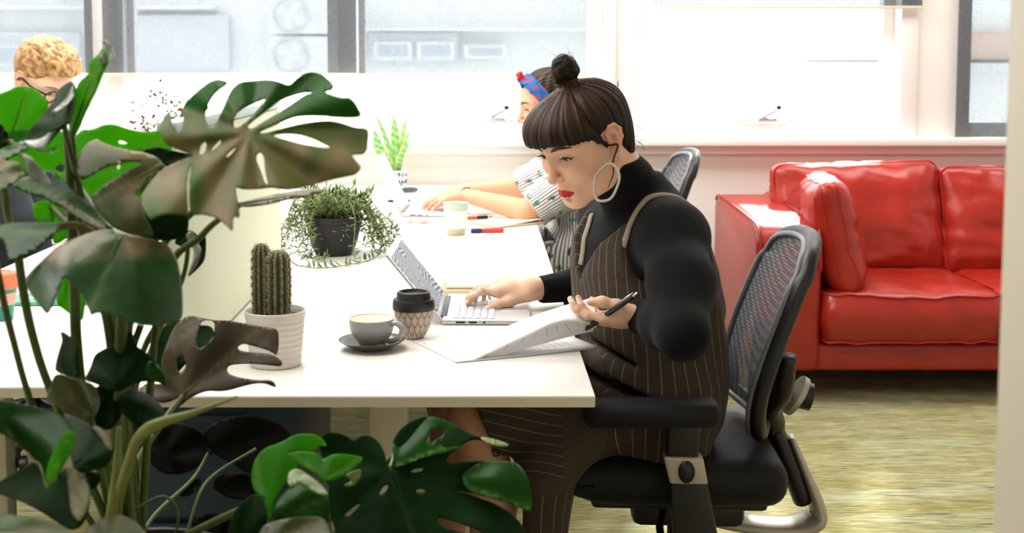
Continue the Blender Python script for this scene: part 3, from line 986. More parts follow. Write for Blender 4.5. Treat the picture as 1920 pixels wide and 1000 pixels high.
# --- coffee cup, saucer, biscuit
M['grey_glaze'] = mat('grey_glaze', rgb(158, 157, 157), 0.30, coat=0.3, vary=.05, vscale=20)
M['cream_glaze'] = mat('cream_glaze', rgb(226, 208, 178), 0.25, coat=0.3)
M['char_glaze'] = mat('charcoal_glaze', rgb(66, 61, 58), 0.34, coat=0.2)
M['latte'] = mat('milky_coffee', rgb(198, 164, 120), 0.3)
p = D(697, 654); cx, cy = p.x, p.y
tv = lathe([(.030, 0), (.034, .0015), (.050, .009), (.0635, .0175), (.0650, .0190), (.0635, .0198), (.050, .0125), (.033, .0058), (.026, .0050), (0, .0050)], 72, (cx, cy, DZ))
o = obj('saucer', tv[0], tv[1], M['char_glaze'], auto=60)
tag(o, 'charcoal saucer under the grey coffee cup', 'saucer')
r = thing('coffee_cup', 'grey coffee cup with cream inside standing on the charcoal saucer', 'cup', (cx, cy, DZ+.006))
z0 = DZ+.0062
out = [(.0225, 0), (.0235, .0015), (.031, .010), (.038, .021), (.042, .033), (.0438, .046), (.0442, .0535)]
tv = lathe(out, 72, (cx, cy, z0)); obj('outer_wall', tv[0], tv[1][:-1], M['grey_glaze'], r, auto=60)
tv = lathe([(.0442, .0535), (.0438, .0548), (.0425, .0550), (.0413, .0535), (.0405, .044), (.037, .028), (.029, .012), (.018, .005), (0, .004)], 72, (cx, cy, z0))
obj('inner_wall', tv[0], tv[1][1:], M['cream_glaze'], r, auto=60)
tv = lathe([(.0395, .0385), (0, .0385)], 48, (cx, cy, z0)); obj('coffee', tv[0], tv[1][1:], M['latte'], r)
dr = Vector((.93, -.36, 0)).normalized()
hp = smooth_path([Vector((cx, cy, z0+.046))+dr*.0425, Vector((cx, cy, z0+.048))+dr*.055, Vector((cx, cy, z0+.038))+dr*.066, Vector((cx, cy, z0+.022))+dr*.060, Vector((cx, cy, z0+.013))+dr*.045, Vector((cx, cy, z0+.012))+dr*.033], 6)
tv = tube(hp, .0052, 12, flat=(1.0, 1.3)); obj('handle', tv[0], tv[1], M['grey_glaze'], r)
M['biscuit'] = mat('baked_biscuit', rgb(138, 98, 66), 0.85, vary=.35, vscale=90, bump=.3, bscale=140)
q = D(711, 650, DZ+.010)
V, F = lathe([(0.003, 0), (.011, .0005), (.0135, .003), (.0125, .0065), (.008, .0085), (0, .009)], 22, (q.x, q.y, DZ+.0080))
V = [(x+.0012*noise.noise(Vector((x*200, y*200, z*200))), y, z+.001*noise.noise(Vector((x*170, y*170, 3)))+.18*(q.y-y)*-1) for x, y, z in V]
tag(obj('biscuit', V, F, M['biscuit']), 'small brown biscuit on the charcoal saucer beside the coffee cup', 'biscuit')

# --- cactus in ribbed white pot
M['pot_white'] = mat('white_ceramic', rgb(232, 226, 216), 0.38)
M['soil'] = mat('potting_soil', rgb(62, 48, 36), 0.95, vary=.4, vscale=120, bump=.6, bscale=200)
p = D(517, 684); cx, cy = p.x, p.y
r = thing('potted_cactus', 'two-stemmed cactus in a white ribbed pot at the desk front', 'plant', (cx, cy, DZ))
prof = [(.044, 0), (.0468, .002)]
for k in range(60):
    z = .003+.098*k/59
    prof.append((.0470+.0085*(k/59)+(.0006*math.sin(k/59*2*PI*9) if k < 52 else .0008), z))
prof += [(.0560, .103), (.0545, .104), (.0530, .102), (.0515, .088), (.0, .088)]
tv = lathe(prof, 64, (cx, cy, DZ)); obj('pot', tv[0], tv[1], M['pot_white'], r, auto=60)
tv = lathe([(.0515, .090), (.03, .093), (0, .094)], 40, (cx, cy, DZ)); obj('soil', tv[0], tv[1], M['soil'], r)
M['cactus'] = mat('cactus_skin', rgb(70, 84, 48), 0.7, attr='Col', vary=.2, vscale=60)
M['spine'] = mat('cactus_spine', rgb(226, 214, 190), 0.6)
def cactus(bx_, by_, rad, h, lean, seed):
    rnd = random.Random(seed)
    V = []; F = []; C = []; n = 90; seg = 110; ribs = 11
    SV = []; SF = []
    for j in range(n+1):
        t_ = j/n
        z = h*t_
        top = 1-max(0, (t_-.84)/.16)**2.4
        base = rad*(.90+.10*math.sin(t_*PI))*max(0.02, top)**.5
        for i in range(seg):
            a = 2*PI*i/seg
            rb = math.cos(a*ribs)
            tb = math.cos(t_*h/.0080*2*PI*.5+(PI if int(a/(2*PI)*ribs+.5) % 2 else 0))
            rr = base*(1+.11*rb+.085*max(rb, -.2)*tb)
            V.append((bx_+lean[0]*t_+rr*math.cos(a), by_+lean[1]*t_+rr*math.sin(a), DZ+.085+z))
            k = .5+.5*rb
            g = Vector(rgb(52, 66, 34)[:3]).lerp(Vector(rgb(142, 134, 96)[:3]), k*.55+.45*k*max(0, tb))
            if t_ < .12: g = g.lerp(Vector(rgb(120, 120, 60)[:3]), .5)
            C.append(tuple(g))
    for j in range(n):
        for i in range(seg):
            i2 = (i+1) % seg
            F.append((j*seg+i, j*seg+i2, (j+1)*seg+i2, (j+1)*seg+i))
    F.append(tuple(n*seg+i for i in range(seg)))
    st = obj('stem', V, F, M['cactus'], r); setcol(st, C)
    for j in range(4, n, 3):
        t_ = j/n
        for q in range(ribs):
            i = int(round(q/ribs*seg)) % seg
            P = Vector(V[j*seg+i]); c0 = Vector((bx_+lean[0]*t_, by_+lean[1]*t_, P.z))
            nn = (P-c0).normalized()
            if t_ > .85: nn = (nn+Vector((0, 0, 1.4*(t_-.85)/.15))).normalized()
            for s_ in range(8 if t_ < .85 else 14):
                d_ = (nn+Vector((rnd.uniform(-.9, .9), rnd.uniform(-.9, .9), rnd.uniform(-.9, .9)))).normalized()
                L = rnd.uniform(.003, .0062)
                sd = d_.orthogonal().normalized()*.00034
                o_ = len(SV); SV += [P-sd, P+sd, P+d_*L]; SF.append((o_, o_+1, o_+2))
    sp_ = obj('spines', SV, SF, M['spine'], r, False); sp_['kind'] = 'stuff'
cactus(cx-.0245, cy+.004, .0165, .142, (-.001, .002), 1)
cactus(cx+.007, cy-.004, .0205, .131, (.001, 0), 2)

# --- trailing plant in a black bowl
M['pot_black'] = mat('black_plastic_pot', rgb(34, 31, 31), 0.55, vary=.25, vscale=30)
M['trail_leaf'] = mat('trailing_leaf', rgb(110, 138, 84), 0.5, attr='Col')
M['trail_stem'] = mat('trailing_stem', rgb(136, 138, 84), 0.6)
p = D(626, 477); cx, cy = p.x, p.y
r = thing('trailing_plant', 'bushy trailing plant in a black bowl pot behind the cactus', 'plant', (cx, cy, DZ))
prof = [(.050, 0), (.053, .002), (.066, .032), (.076, .070), (.080, .094), (.0835, .095), (.0845, .110), (.0835, .114), (.079, .113), (.076, .098), (0, .098)]
tv = lathe(prof, 56, (cx, cy, DZ)); obj('pot', tv[0], tv[1], M['pot_black'], r, auto=40)
rnd = random.Random(11)
LV, LF, LC, TV, TF = [], [], [], [], []
def leafblade(P, d, L, w, up):
    global LV, LF, LC
    s_ = d.cross(up)
    if s_.length < 1e-4: s_ = d.orthogonal()
    s_.normalize(); nn = s_.cross(d).normalized()
    o_ = len(LV)
    LV += [P, P+d*L*.3+s_*w-nn*w*.2, P+d*L*.3+nn*w*.55, P+d*L*.3-s_*w-nn*w*.2, P+d*L*.7+s_*w*.8+nn*w*.6, P+d*L*.68+nn*w*1.2, P+d*L*.7-s_*w*.8+nn*w*.6, P+d*L+nn*w*1.3]
    LF += [(0+o_, 1+o_, 2+o_), (0+o_, 2+o_, 3+o_), (1+o_, 4+o_, 5+o_, 2+o_), (2+o_, 5+o_, 6+o_, 3+o_), (4+o_, 7+o_, 5+o_), (5+o_, 7+o_, 6+o_), (0+o_, 3+o_, 1+o_), (1+o_, 3+o_, 6+o_, 4+o_), (4+o_, 6+o_, 7+o_)]
    k = rnd.random()
    c0 = Vector(rgb(58, 98, 44)[:3]).lerp(Vector(rgb(150, 172, 108)[:3]), k)
    LC += [tuple(c0*(.9 if i not in (2, 5) else 1.15)) for i in range(8)]
def strand(pts, dens=.012, L=.021, tight=False):
    global TV, TF
    pp = smooth_path(pts, 7)
    tv = tube(pp, .0014, 5); TV, TF = join((TV, TF), tv)
    acc = 0
    for a, c in zip(pp[:-1], pp[1:]):
        seg = (c-a); acc += seg.length
        while acc > dens:
            acc -= dens
            d_ = seg.normalized()
            q = d_.orthogonal().normalized()
            q = Matrix.Rotation(rnd.uniform(0, 2*PI), 3, d_) @ q
            dd = (d_*rnd.uniform(.2, .9)+q+Vector((0, 0, .25))).normalized()
            P = a.lerp(c, rnd.random())
            if (P.z < DZ+.004): P.z = DZ+.004
            if dd.z < 0 and P.z < DZ+.02: dd.z = abs(dd.z)*.3
            leafblade(P, dd, L*rnd.uniform(.8, 1.4), .0036*rnd.uniform(.8, 1.3), Vector((rnd.uniform(-.3, .3), rnd.uniform(-.3, .3), 1)))
ctr = Vector((cx, cy, DZ))
for k in range(124):
    a = rnd.uniform(0, 2*PI)
    if k < 48:      # dome on top
        R_ = rnd.uniform(.01, .075); H = rnd.uniform(.14, .20)
        d_ = Vector((math.cos(a), math.sin(a), 0))
        strand([ctr+d_*R_*.4+Vector((0, 0, .10)), ctr+d_*R_+Vector((0, 0, H*.85)), ctr+d_*(R_+rnd.uniform(.02, .05))+Vector((0, 0, H))], .008)
    else:           # arching over the rim; fewer right in front of the pot
        if -2.35 < a-2*PI*(a > PI) < -.85 and rnd.random() < .86: a += PI
        d_ = Vector((math.cos(a), math.sin(a), 0)); w_ = Vector((-d_.y, d_.x, 0))*rnd.uniform(-.05, .05)
        R1 = rnd.uniform(.085, .115); R2 = rnd.uniform(.10, .165); H = rnd.uniform(.125, .175)
        ze = rnd.choice([rnd.uniform(.004, .02), rnd.uniform(.01, .09)])
        pt = [ctr+d_*.05+Vector((0, 0, .10)), ctr+d_*R1*.8+Vector((0, 0, H))+w_*.2, ctr+d_*R1*1.12+Vector((0, 0, H*.72))+w_*.5, ctr+d_*R2+Vector((0, 0, ze+.02))+w_]
        if pt[-1].x < XM+.03: 
            if pt[-1].y < 3.45:
                for q in pt: q.x = max(q.x, XM+.022)
        if rnd.random() < .45: pt.append(ctr+d_*(R2+rnd.uniform(.015, .05))+w_*1.3+Vector((0, 0, .006)))
        strand(pt, .0105)
# the runners that the photograph shows: over the pot front and along the desk
strand([W(640, 405, 3.64), W(645, 430, 3.625), W(628, 440, 3.625), W(600, 452, 3.63), W(585, 456, 3.64)], .008, .024)
strand([W(655, 405, 3.64), W(652, 428, 3.62), W(640, 445, 3.63)], .008, .022)
strand([W(590, 420, 3.65), W(560, 470, 3.60), D(600, 488, DZ+.006), D(618, 478, DZ+.02)], .011, .022)
strand([W(720, 410, 3.7), W(735, 440, 3.65), D(705, 482, DZ+.006), D(650, 497, DZ+.005), D(600, 503, DZ+.005), D(556, 498, DZ+.006)], .011, .024)
strand([W(715, 400, 3.72), W(742, 428, 3.7), W(738, 450, 3.66), D(730, 478, DZ+.012)], .010, .022)
o = obj('foliage', LV, LF, M['trail_leaf'], r); setcol(o, LC); o['kind'] = 'stuff'
o = obj('strands', TV, TF, M['trail_stem'], r); o['kind'] = 'stuff'
tv = lathe([(.075, .100), (.04, .106), (0, .108)], 30, (cx, cy, DZ)); obj('soil', tv[0], tv[1], M['soil'], r)

# --- snake plant in a triangle-patterned pot
M['tri_pot'] = mat('printed_ceramic', rgb(230, 230, 232), 0.4, attr='Col')
M['snake'] = mat('snake_leaf', rgb(110, 150, 90), 0.42, attr='Col')
p = W(746, 354, 5.52); cx, cy = p.x, 5.52
r = thing('snake_plant', 'snake plant with yellow-edged leaves in a black and white triangle patterned pot', 'plant', (cx, cy, DZ))
V = []; F = []; C = []
n, rows = 16, 5
rnd = random.Random(3)
for j in range(rows+1):
    for i in range(n):
        a = 2*PI*(i+.5*(j % 2))/n; rr = .037+.006*j/rows
        V.append((cx+rr*math.cos(a), cy+rr*math.sin(a), DZ+.082*j/rows))
pal = [rgb(24, 26, 34)[:3], rgb(235, 235, 238)[:3], rgb(130, 136, 152)[:3], rgb(24, 26, 34)[:3], rgb(235, 235, 238)[:3]]
for j in range(rows):
    for i in range(n):
        i2 = (i+1) % n; o_ = j*n; q = (j+1)*n
        if j % 2 == 0: T = [(o_+i, o_+i2, q+i), (q+i, o_+i2, q+i2)]
        else: T = [(o_+i, q+i2, q+i), (o_+i, o_+i2, q+i2)]
        F += T; C += [pal[0 if rnd.random() < .62 else 2], pal[1 if rnd.random() < .75 else 2]]
po = obj('pot', V, F, M['tri_pot'], r, False); setface_col(po, C)
tv = lathe([(.0430, .0815), (.0435, .083), (.0425, .084), (.040, .083), (.039, .07)], 32, (cx, cy, DZ)); obj('rim', tv[0], tv[1][:-2], M['white'], po)
tv = lathe([(.040, .072), (0, .074)], 24, (cx, cy, DZ)); obj('soil', tv[0], tv[1], M['soil'], r)
def blade(tip, mid, w, y, twist, seed):
    base = Vector((cx+(mid[0]-740)*.0003, 5.52, DZ+.07)); tp = W(tip[0], tip[1], y); md = W(mid[0], mid[1], (5.52+y)/2)
    pp = smooth_path([base, md, tp], 12); n_ = len(pp)
    V = []; F = []; C = []
    for k, P in enumerate(pp):
        t_ = k/(n_-1)
        ww = w*min(1, (.45+1.3*t_))*(1-max(0, (t_-.45)/.55)**1.7)+.0004
        sd = Vector((math.cos(twist), math.sin(twist), 0)); nn = Vector((-math.sin(twist), math.cos(twist), 0))
        for u in (-1, -.72, -.3, .0, .3, .72, 1):
            V.append(P+sd*(ww*u)+nn*(ww*.5*(u*u)))
            bnd = .5+.5*math.sin(t_*46+seed+math.sin(u*3)*1.4)
            c0 = Vector(rgb(226, 226, 120)[:3]) if abs(u) > .9 else Vector(rgb(92, 148, 78)[:3]).lerp(Vector(rgb(166, 204, 140)[:3]), bnd*.8)
            C.append(tuple(c0))
    for k in range(n_-1):
        for j in range(6): F.append((k*7+j, k*7+j+1, (k+1)*7+j+1, (k+1)*7+j))
    o = obj('leaf', V, F, M['snake'], r); setcol(o, C)
    md_ = o.modifiers.new('thickness', 'SOLIDIFY'); md_.thickness = .003
blade((702, 204), (725, 262), .013, 5.50, .5, 0)
blade((701, 240), (714, 285), .026, 5.44, .1, 2)
blade((738, 213), (741, 262), .022, 5.52, .0, 4)
blade((763, 213), (752, 265), .017, 5.60, -.4, 1)
blade((775, 233), (757, 278), .011, 5.52, .9, 3)
blade((769, 260), (752, 295), .017, 5.46, .3, 5)
blade((726, 262), (735, 292), .012, 5.56, -.3, 6)

# --- stapler, black pen
M['teal_grey'] = mat('slate_plastic', rgb(62, 78, 86), 0.4)
M['clear'] = mat('clear_acrylic', rgb(226, 232, 232), 0.15)
p = W(757, 366, 5.27)
r = thing('stapler', 'slate grey stapler lying beside the triangle patterned pot', 'stapler', (p.x, 5.27, DZ))
pr = [(-.055, .012), (-.05, .020), (-.02, .030), (.03, .036), (.055, .034), (.060, .026), (.057, .018), (.0, .014)]
from_bm('top_arm', prism([(p.x+a, DZ+c) for a, c in pr], 5.262, 5.282, 'y', .003), M['teal_grey'], r)
box('base', p.x-.058, p.x+.058, 5.258, 5.286, DZ, DZ+.006, M['clear'], r, .002)
box('staple_rail', p.x-.045, p.x+.052, 5.266, 5.278, DZ+.008, DZ+.0155, M['chrome'], r, .001)
box('hinge_block', p.x-.058, p.x-.035, 5.262, 5.282, DZ+.005, DZ+.016, M['teal_grey'], r, .002)
def pen(label, a, c, rad, bands, name='pen', cat='pen', tipm=None):
    """bands: [(t0,t1,material,part name)]"""
    a = Vector(a); c = Vector(c)
    r = thing(name, label, cat, a.lerp(c, .5))
    for t0, t1, m_, nm in bands:
        pts = [a.lerp(c, t0+(t1-t0)*q/6) for q in range(7)]
        tv = tube(pts, [rad*.86]+[rad]*5+[rad*.9], 14); obj(nm, tv[0], tv[1], m_, r, auto=50)
    if tipm:
        e = a.lerp(c, bands[-1][1]); d_ = (c-a).normalized()
        tv = tube([e, e+d_*rad*1.6, e+d_*rad*3.4], [rad*.8, rad*.5, rad*.12], 12); obj('tip', tv[0], tv[1], tipm, r)
    return r
M['orange'] = mat('orange_red_plastic', rgb(230, 82, 40), 0.4)
M['navy_cap'] = mat('navy_plastic', rgb(44, 52, 98), 0.4)
M['red_plastic'] = mat('coral_red_plastic', rgb(226, 62, 62), 0.4)
pen('black pen lying on the desk beside the slate stapler', D(727, 377, DZ+.006), D(774, 376, DZ+.006), .0055, [(0, .7, M['black_plastic'], 'barrel'), (.7, .9, M['rim'], 'grip')], tipm=M['chrome'])
pen('orange and black pen lying beside the open kraft notebook', D(876, 409, DZ+.006), D(915, 407, DZ+.006), .0062, [(0, .45, M['orange'], 'barrel'), (.45, .97, M['black_plastic'], 'grip')], tipm=M['chrome'])
pen('red highlighter marker with navy cap in front of the kraft notebook', D(883, 433, DZ+.0075), D(944, 432, DZ+.0075), .0082, [(0, .34, M['navy_cap'], 'cap'), (.34, 1, M['red_plastic'], 'barrel')], 'marker', 'marker')

# --- eraser
M['rose'] = mat('rose_rubber', rgb(232, 186, 170), 0.6, vary=.1, vscale=80)
p = D(785, 419)
r = thing('eraser', 'pale pink eraser in a paper sleeve beside the far laptop', 'eraser', (p.x, p.y, DZ))
MM = Matrix.Translation((p.x, p.y, DZ)) @ Matrix.Rotation(-.25, 4, 'Z')
box('rubber', -.034, .034, -.013, .013, .0003, .013, M['rose'], r, .003, M=MM)
box('sleeve', -.020, .012, -.0136, .0136, 0, .0137, mat('pink_paper', rgb(236, 205, 192), .7), r, .002, M=MM)

# --- ceramic cup with mint rim
M['mint'] = mat('mint_glaze', rgb(196, 216, 196), 0.4)
M['tan'] = mat('tan_stoneware', rgb(214, 196, 164), 0.6)
M['sleeve'] = mat('white_silicone', rgb(240, 240, 234), 0.55)
p = D(855, 440); cx, cy = p.x, p.y
r = thing('takeaway_cup', 'lidless cup with mint rim, white sleeve and tan base beside the far laptop', 'cup', (cx, cy, DZ), 'reusable cups on the desks')
def rr(z): return .0300+.0110*z/.104
tv = lathe([(.028, 0), (rr(0), .002), (rr(.022), .022)], 56, (cx, cy, DZ)); obj('base', tv[0], tv[1], M['tan'], r, auto=50)
tv = lathe([(rr(.022), .0215), (rr(.022)+.0014, .023), (rr(.078)+.0014, .078), (rr(.079), .0795)], 56, (cx, cy, DZ)); obj('sleeve', tv[0], tv[1], M['sleeve'], r, auto=50)
tv = lathe([(rr(.078), .078), (rr(.1), .1), (rr(.102)+.0006, .1025), (rr(.104), .104), (rr(.102)-.003, .102), (rr(.06)-.003, .04), (0, .038)], 56, (cx, cy, DZ)); obj('rim', tv[0], tv[1][:-1], M['mint'], r, auto=50)

# --- notebooks
M['kraft'] = mat('kraft_card', rgb(206, 172, 128), 0.8, vary=.08, vscale=60)
M['paper'] = mat('paper_white', rgb(244, 243, 242), 0.8)
M['cream_paper'] = mat('cream_paper', rgb(236, 226, 204), 0.8)
c0 = D(933, 429); e1 = Vector((.81, .585, 0)); e2 = Vector((-.585, .81, 0))
r = thing('notebook', 'cream-paged kraft notebook lying half open over the desk edge', 'notebook', c0)
MM = Matrix.Translation((c0.x, c0.y, DZ)) @ Matrix(((e1.x, e2.x, 0, 0), (e1.y, e2.y, 0, 0), (0, 0, 1, 0), (0, 0, 0, 1)))
box('back_cover', 0, .205, 0, .150, .0003, .0022, M['kraft'], r, 0, M=MM)
box('pages', .002, .203, .002, .148, .0022, .0075, M['cream_paper'], r, .001, M=MM)
V = []; F = []
for i in range(13):
    u = i/12
    for j in range(9):
        v_ = j/8
        V.append(MM @ Vector((.205*u, .150*v_, .0078+.016*(u**1.0)*(1-v_)**1.2*math.sin(min(1, u*1.2)*PI/2)*.75)))
for i in range(12):
    for j in range(8): F.append((i*9+j, (i+1)*9+j, (i+1)*9+j+1, i*9+j+1))
o = obj('top_page', V, F, M['cream_paper'], r)
md_ = o.modifiers.new('thickness', 'SOLIDIFY'); md_.thickness = .0012
c0 = D(880, 400)
r = thing('notepad', 'pale paper notepad lying behind the kraft notebook', 'notepad', c0)
MM = Matrix.Translation((c0.x+.055, c0.y+.06, DZ)) @ Matrix.Rotation(.25, 4, 'Z')
box('pages', -.075, .075, -.10, .10, .0003, .006, M['paper'], r, .001, M=MM)
box('backing_board', -.075, .075, -.10, .10, 0, .0006, M['kraft'], r, 0, M=MM)
# book with a phone on it, behind the front laptop
c0 = D(826, 556)
r = thing('notebook', 'closed tan notebook behind the front laptop under a phone', 'notebook', (c0.x, c0.y, DZ))
MM = Matrix.Translation((c0.x, c0.y, DZ)) @ Matrix.Rotation(-.03, 4, 'Z')
box('cover', 0, .17, 0, .13, .0003, .0125, M['kraft'], r, .0015, M=MM)
box('pages', .003, .1685, .001, .129, .003, .010, M['cream_paper'], r, 0, M=MM @ Matrix.Translation((.002, -.0015, 0)))
M['phone_face'] = mat('phone_glass', rgb(196, 204, 214), 0.12)
r2 = thing('phone', 'pale-screened phone lying on the tan notebook behind the front laptop', 'phone', (c0.x, c0.y, DZ+.0127))
box('case', .012, .152, .03, .10, .0128, .0205, M['white'], r2, .003, M=MM)
box('screen', .018, .146, .034, .096, .0204, .0209, M['phone_face'], r2, 0, M=MM)

# --- report: stapled sheets, the top page lifted by the hand
M['print'] = mat('paper_printed_side', rgb(226, 226, 230), 0.8)
M['ink'] = mat('printed_text', rgb(110, 110, 118), 0.8)
C0 = Vector((-.046, 2.352, DZ)); e1 = Vector((.912, .41, 0)); e2 = Vector((-.41, .912, 0))
r = thing('report', 'stapled white printed report with its top page lifted by the hand', 'document', C0)
for k, (dx, dr_) in enumerate(((0, 0), (.004, .03), (-.003, -.025))):
    R = Matrix.Translation((C0.x, C0.y, DZ+.0006+.0011*k)) @ Matrix(((e1.x, e2.x, 0, 0), (e1.y, e2.y, 0, 0), (0, 0, 1, 0), (0, 0, 0, 1))) @ Matrix.Rotation(dr_, 4, 'Z')
    V = []; F = []
    for i in range(15):
        for j in range(8):
            u, v_ = i/14, j/7
            V.append(R @ Vector((.297*u, .21*v_, .006*k*max(0, u-.55)**1.5*(1-v_))))
    for i in range(14):
        for j in range(7): F.append((i*8+j, (i+1)*8+j, (i+1)*8+j+1, i*8+j+1))
    o = obj('sheet', V, F, M['paper'], r); md_ = o.modifiers.new('thickness', 'SOLIDIFY'); md_.thickness = .0004
    if k == 2:
        tv = ([], [])
        for q in range(15):
            x0 = .03+.016*q; y0 = .03; y1 = .17-.05*random.random()
            tv = join(tv, ([R @ Vector((x0, y0, .0012+.006*k*max(0, x0/.297-.55)**1.5)), R @ Vector((x0+.0008, y0, .0012+.006*k*max(0, x0/.297-.55)**1.5)), R @ Vector((x0+.0008, y1, .0012)), R @ Vector((x0, y1, .0012))], [(0, 1, 2, 3)]))
        obj('text_lines', tv[0], tv[1], M['ink'], o, False)['kind'] = 'stuff'
# lifted page: upper strip, rolled over along its near edge, printed side facing the reader
far = smooth_path([W(846, 655, 2.47), W(930, 620, 2.50), W(1030, 582, 2.52), W(1112, 558, 2.535)], 8)
fold = smooth_path([W(862, 688, 2.358), W(925, 659, 2.385), W(1000, 624, 2.41), (W(1040, 606, 2.425)), W(1080, 602, 2.44), W(1118, 612, 2.455)], 5)
low = smooth_path([W(864, 689, 2.362), W(930, 671, 2.39), W(1010, 648, 2.42), W(1085, 628, 2.45), W(1112, 622, 2.46)], 6)
def res(p, n):
    return [p[min(len(p)-1, int(q/(n-1)*(len(p)-1)+.5))] for q in range(n)]
N = 24
far, fold, low = res(far, N), res(fold, N), res(low, N)
V = []; F = []
for i in range(N):
    row = [far[i].lerp(fold[i], q/8)+Vector((0, 0, .010*math.sin(q/8*PI)*i/N)) for q in range(9)]
    row += [fold[i]+Vector((0, .002, -.0025))]+[fold[i].lerp(low[i], q/5)+Vector((0, .004*math.sin(q/5*PI)+.003, 0)) for q in range(1, 6)]
    V += row
nr = 15
for i in range(N-1):
    for j in range(nr-1): F.append((i*nr+j, (i+1)*nr+j, (i+1)*nr+j+1, i*nr+j+1))
me_f = []
o = obj('lifted_page', V, F, [M['paper'], M['print']], r)
for p_ in o.data.polygons:
    p_.material_index = 1 if (p_.index % (nr-1)) >= 9 else 0
tv = ([], [])
for q in range(9):
    i = 4+int(q*2.0); 
    if i >= N-1: break
    s0, s1 = .14, .62-.2*random.random()
    a_ = fold[i].lerp(low[i], s0); c_ = fold[i].lerp(low[i], s1); dx = (fold[i+1]-fold[i])*.13
    off = Vector((0, -.0012, 0))
    tv = join(tv, ([a_+off, a_+dx+off, c_+dx+off, c_+off], [(0, 1, 2, 3)]))
obj('text_lines', tv[0], tv[1], M['ink'], o, False)['kind'] = 'stuff'

# --- pen held in the hand
a = W(1193, 552, 2.40); c = W(1086, 626, 2.47)
r = thing('pen', 'black push-button pen held between the fingers of the woman in black', 'pen', a.lerp(c, .5))
M['gunmetal'] = mat('dark_grey_metal', rgb(52, 52, 56), 0.35, metal=.4)
tv = tube([a.lerp(c, q) for q in (.06, .1, .5, .84, .86)], [.0042, .0052, .0054, .0052, .004], 16); obj('barrel', tv[0], tv[1], M['gunmetal'], r, auto=50)
tv = tube([a.lerp(c, q) for q in (-.03, -.02, .05)], [.0026, .0032, .0034], 12); obj('push_button', tv[0], tv[1], M['chrome'], r, auto=50)
tv = tube([a.lerp(c, q) for q in (.84, .94, 1.0)], [.0046, .0028, .0008], 12); obj('tip', tv[0], tv[1], M['black_plastic'], r)
tv = tube([a.lerp(c, q)+Vector((0, -.0015, .0072)) for q in (.05, .2, .38)], [.0016, .0018, .0012], 8); obj('clip', tv[0], tv[1], M['chrome'], r)

# --- coral and teal cup on the left desk
M['coral'] = mat('coral_silicone', rgb(236, 118, 84), 0.5)
M['teal'] = mat('teal_plastic', rgb(40, 146, 134), 0.4)
M['pink'] = mat('pink_silicone', rgb(236, 168, 160), 0.55)
p = D(0, 599); cx, cy = p.x, p.y
r = thing('takeaway_cup', 'coral-lidded takeaway cup with pink band and teal base on the other desk', 'cup', (cx, cy, DZ), 'reusable cups on the desks')
def rr(z): return .0275+.0095*z/.075
tv = lathe([(.025, 0), (rr(0), .002), (rr(.036), .036)], 48, (cx, cy, DZ)); obj('base', tv[0], tv[1], M['teal'], r, auto=50)
tv = lathe([(rr(.034), .034), (rr(.034)+.0018, .0355), (rr(.06)+.0018, .060), (rr(.06), .0615)], 48, (cx, cy, DZ)); obj('band', tv[0], tv[1], M['pink'], r, auto=50)
tv = lathe([(rr(.06), .060), (rr(.072), .071)], 48, (cx, cy, DZ)); obj('collar', tv[0], tv[1], M['teal'], r, auto=50)
tv = lathe([(.036, .070), (.0395, .070), (.0398, .072), (.0388, .099), (.037, .102), (.031, .102), (.029, .1045), (.026, .105), (.024, .103), (0, .103)], 48, (cx, cy, DZ)); obj('lid', tv[0], tv[1], M['coral'], r, auto=50)

# --- dried flower sprigs in a vase by the window
M['dry_stem'] = mat('dried_stem', rgb(120, 104, 76), 0.8)
M['dry_bud'] = mat('dried_bud', rgb(120, 88, 40), 0.9, colr2=rgb(60, 38, 30), vscale=300)
p = W(352, 330, 5.36)
r = thing('dried_flowers', 'sprigs of tiny dried flowers in a glass vase under the half-drawn blind', 'flowers', (p.x, 5.36, DZ))
tv = lathe([(.032, 0), (.04, .004), (.044, .05), (.030, .10), (.022, .125), (.026, .14), (.023, .14), (.019, .125), (.027, .1), (.04, .05), (.036, .008), (0, .006)], 32, (p.x, 5.36, DZ))
obj('vase', tv[0], tv[1], mat('clear_vase', rgb(225, 235, 235), .08, trans=.9), r, auto=50)
rnd = random.Random(21)
SV, SF, BV, BF = [], [], [], []
for (px, py) in ((262, 208), (285, 172), (305, 180), (322, 195), (338, 205), (255, 240), (275, 228), (335, 188)):
    tip = W(px, py, 5.36+rnd.uniform(-.06, .06)); b0 = Vector((p.x, 5.36, DZ+.02)); tp = Vector((p.x, 5.36, DZ+.135))
    md = tp.lerp(tip, .5)+Vector((rnd.uniform(-.01, .02), 0, .01))
    pp = smooth_path([b0, tp, md, tip], 7)
    SV, SF = join((SV, SF), tube(pp, [.0026, .0022, .0016], 5))
    for k in range(16):
        P = pp[rnd.randrange(int(len(pp)*.62), len(pp))]
        e = P+Vector((rnd.uniform(-.045, .045), rnd.uniform(-.02, .02), rnd.uniform(-.02, .05)))
        SV, SF = join((SV, SF), tube([P, P.lerp(e, .5)+Vector((0, 0, .003)), e], .0010, 4))
        s_ = rnd.uniform(.0055, .0095)
        BV, BF = join((BV, BF), ([e+Vector(q)*s_ for q in ((1, 0, 0), (-1, 0, 0), (0, 1, 0), (0, -1, 0), (0, 0, 1.1), (0, 0, -.9))], [(0, 2, 4), (2, 1, 4), (1, 3, 4), (3, 0, 4), (2, 0, 5), (1, 2, 5), (3, 1, 5), (0, 3, 5)]))
obj('stems', SV, SF, M['dry_stem'], r)['kind'] = 'stuff'
obj('buds', BV, BF, M['dry_bud'], r)['kind'] = 'stuff'
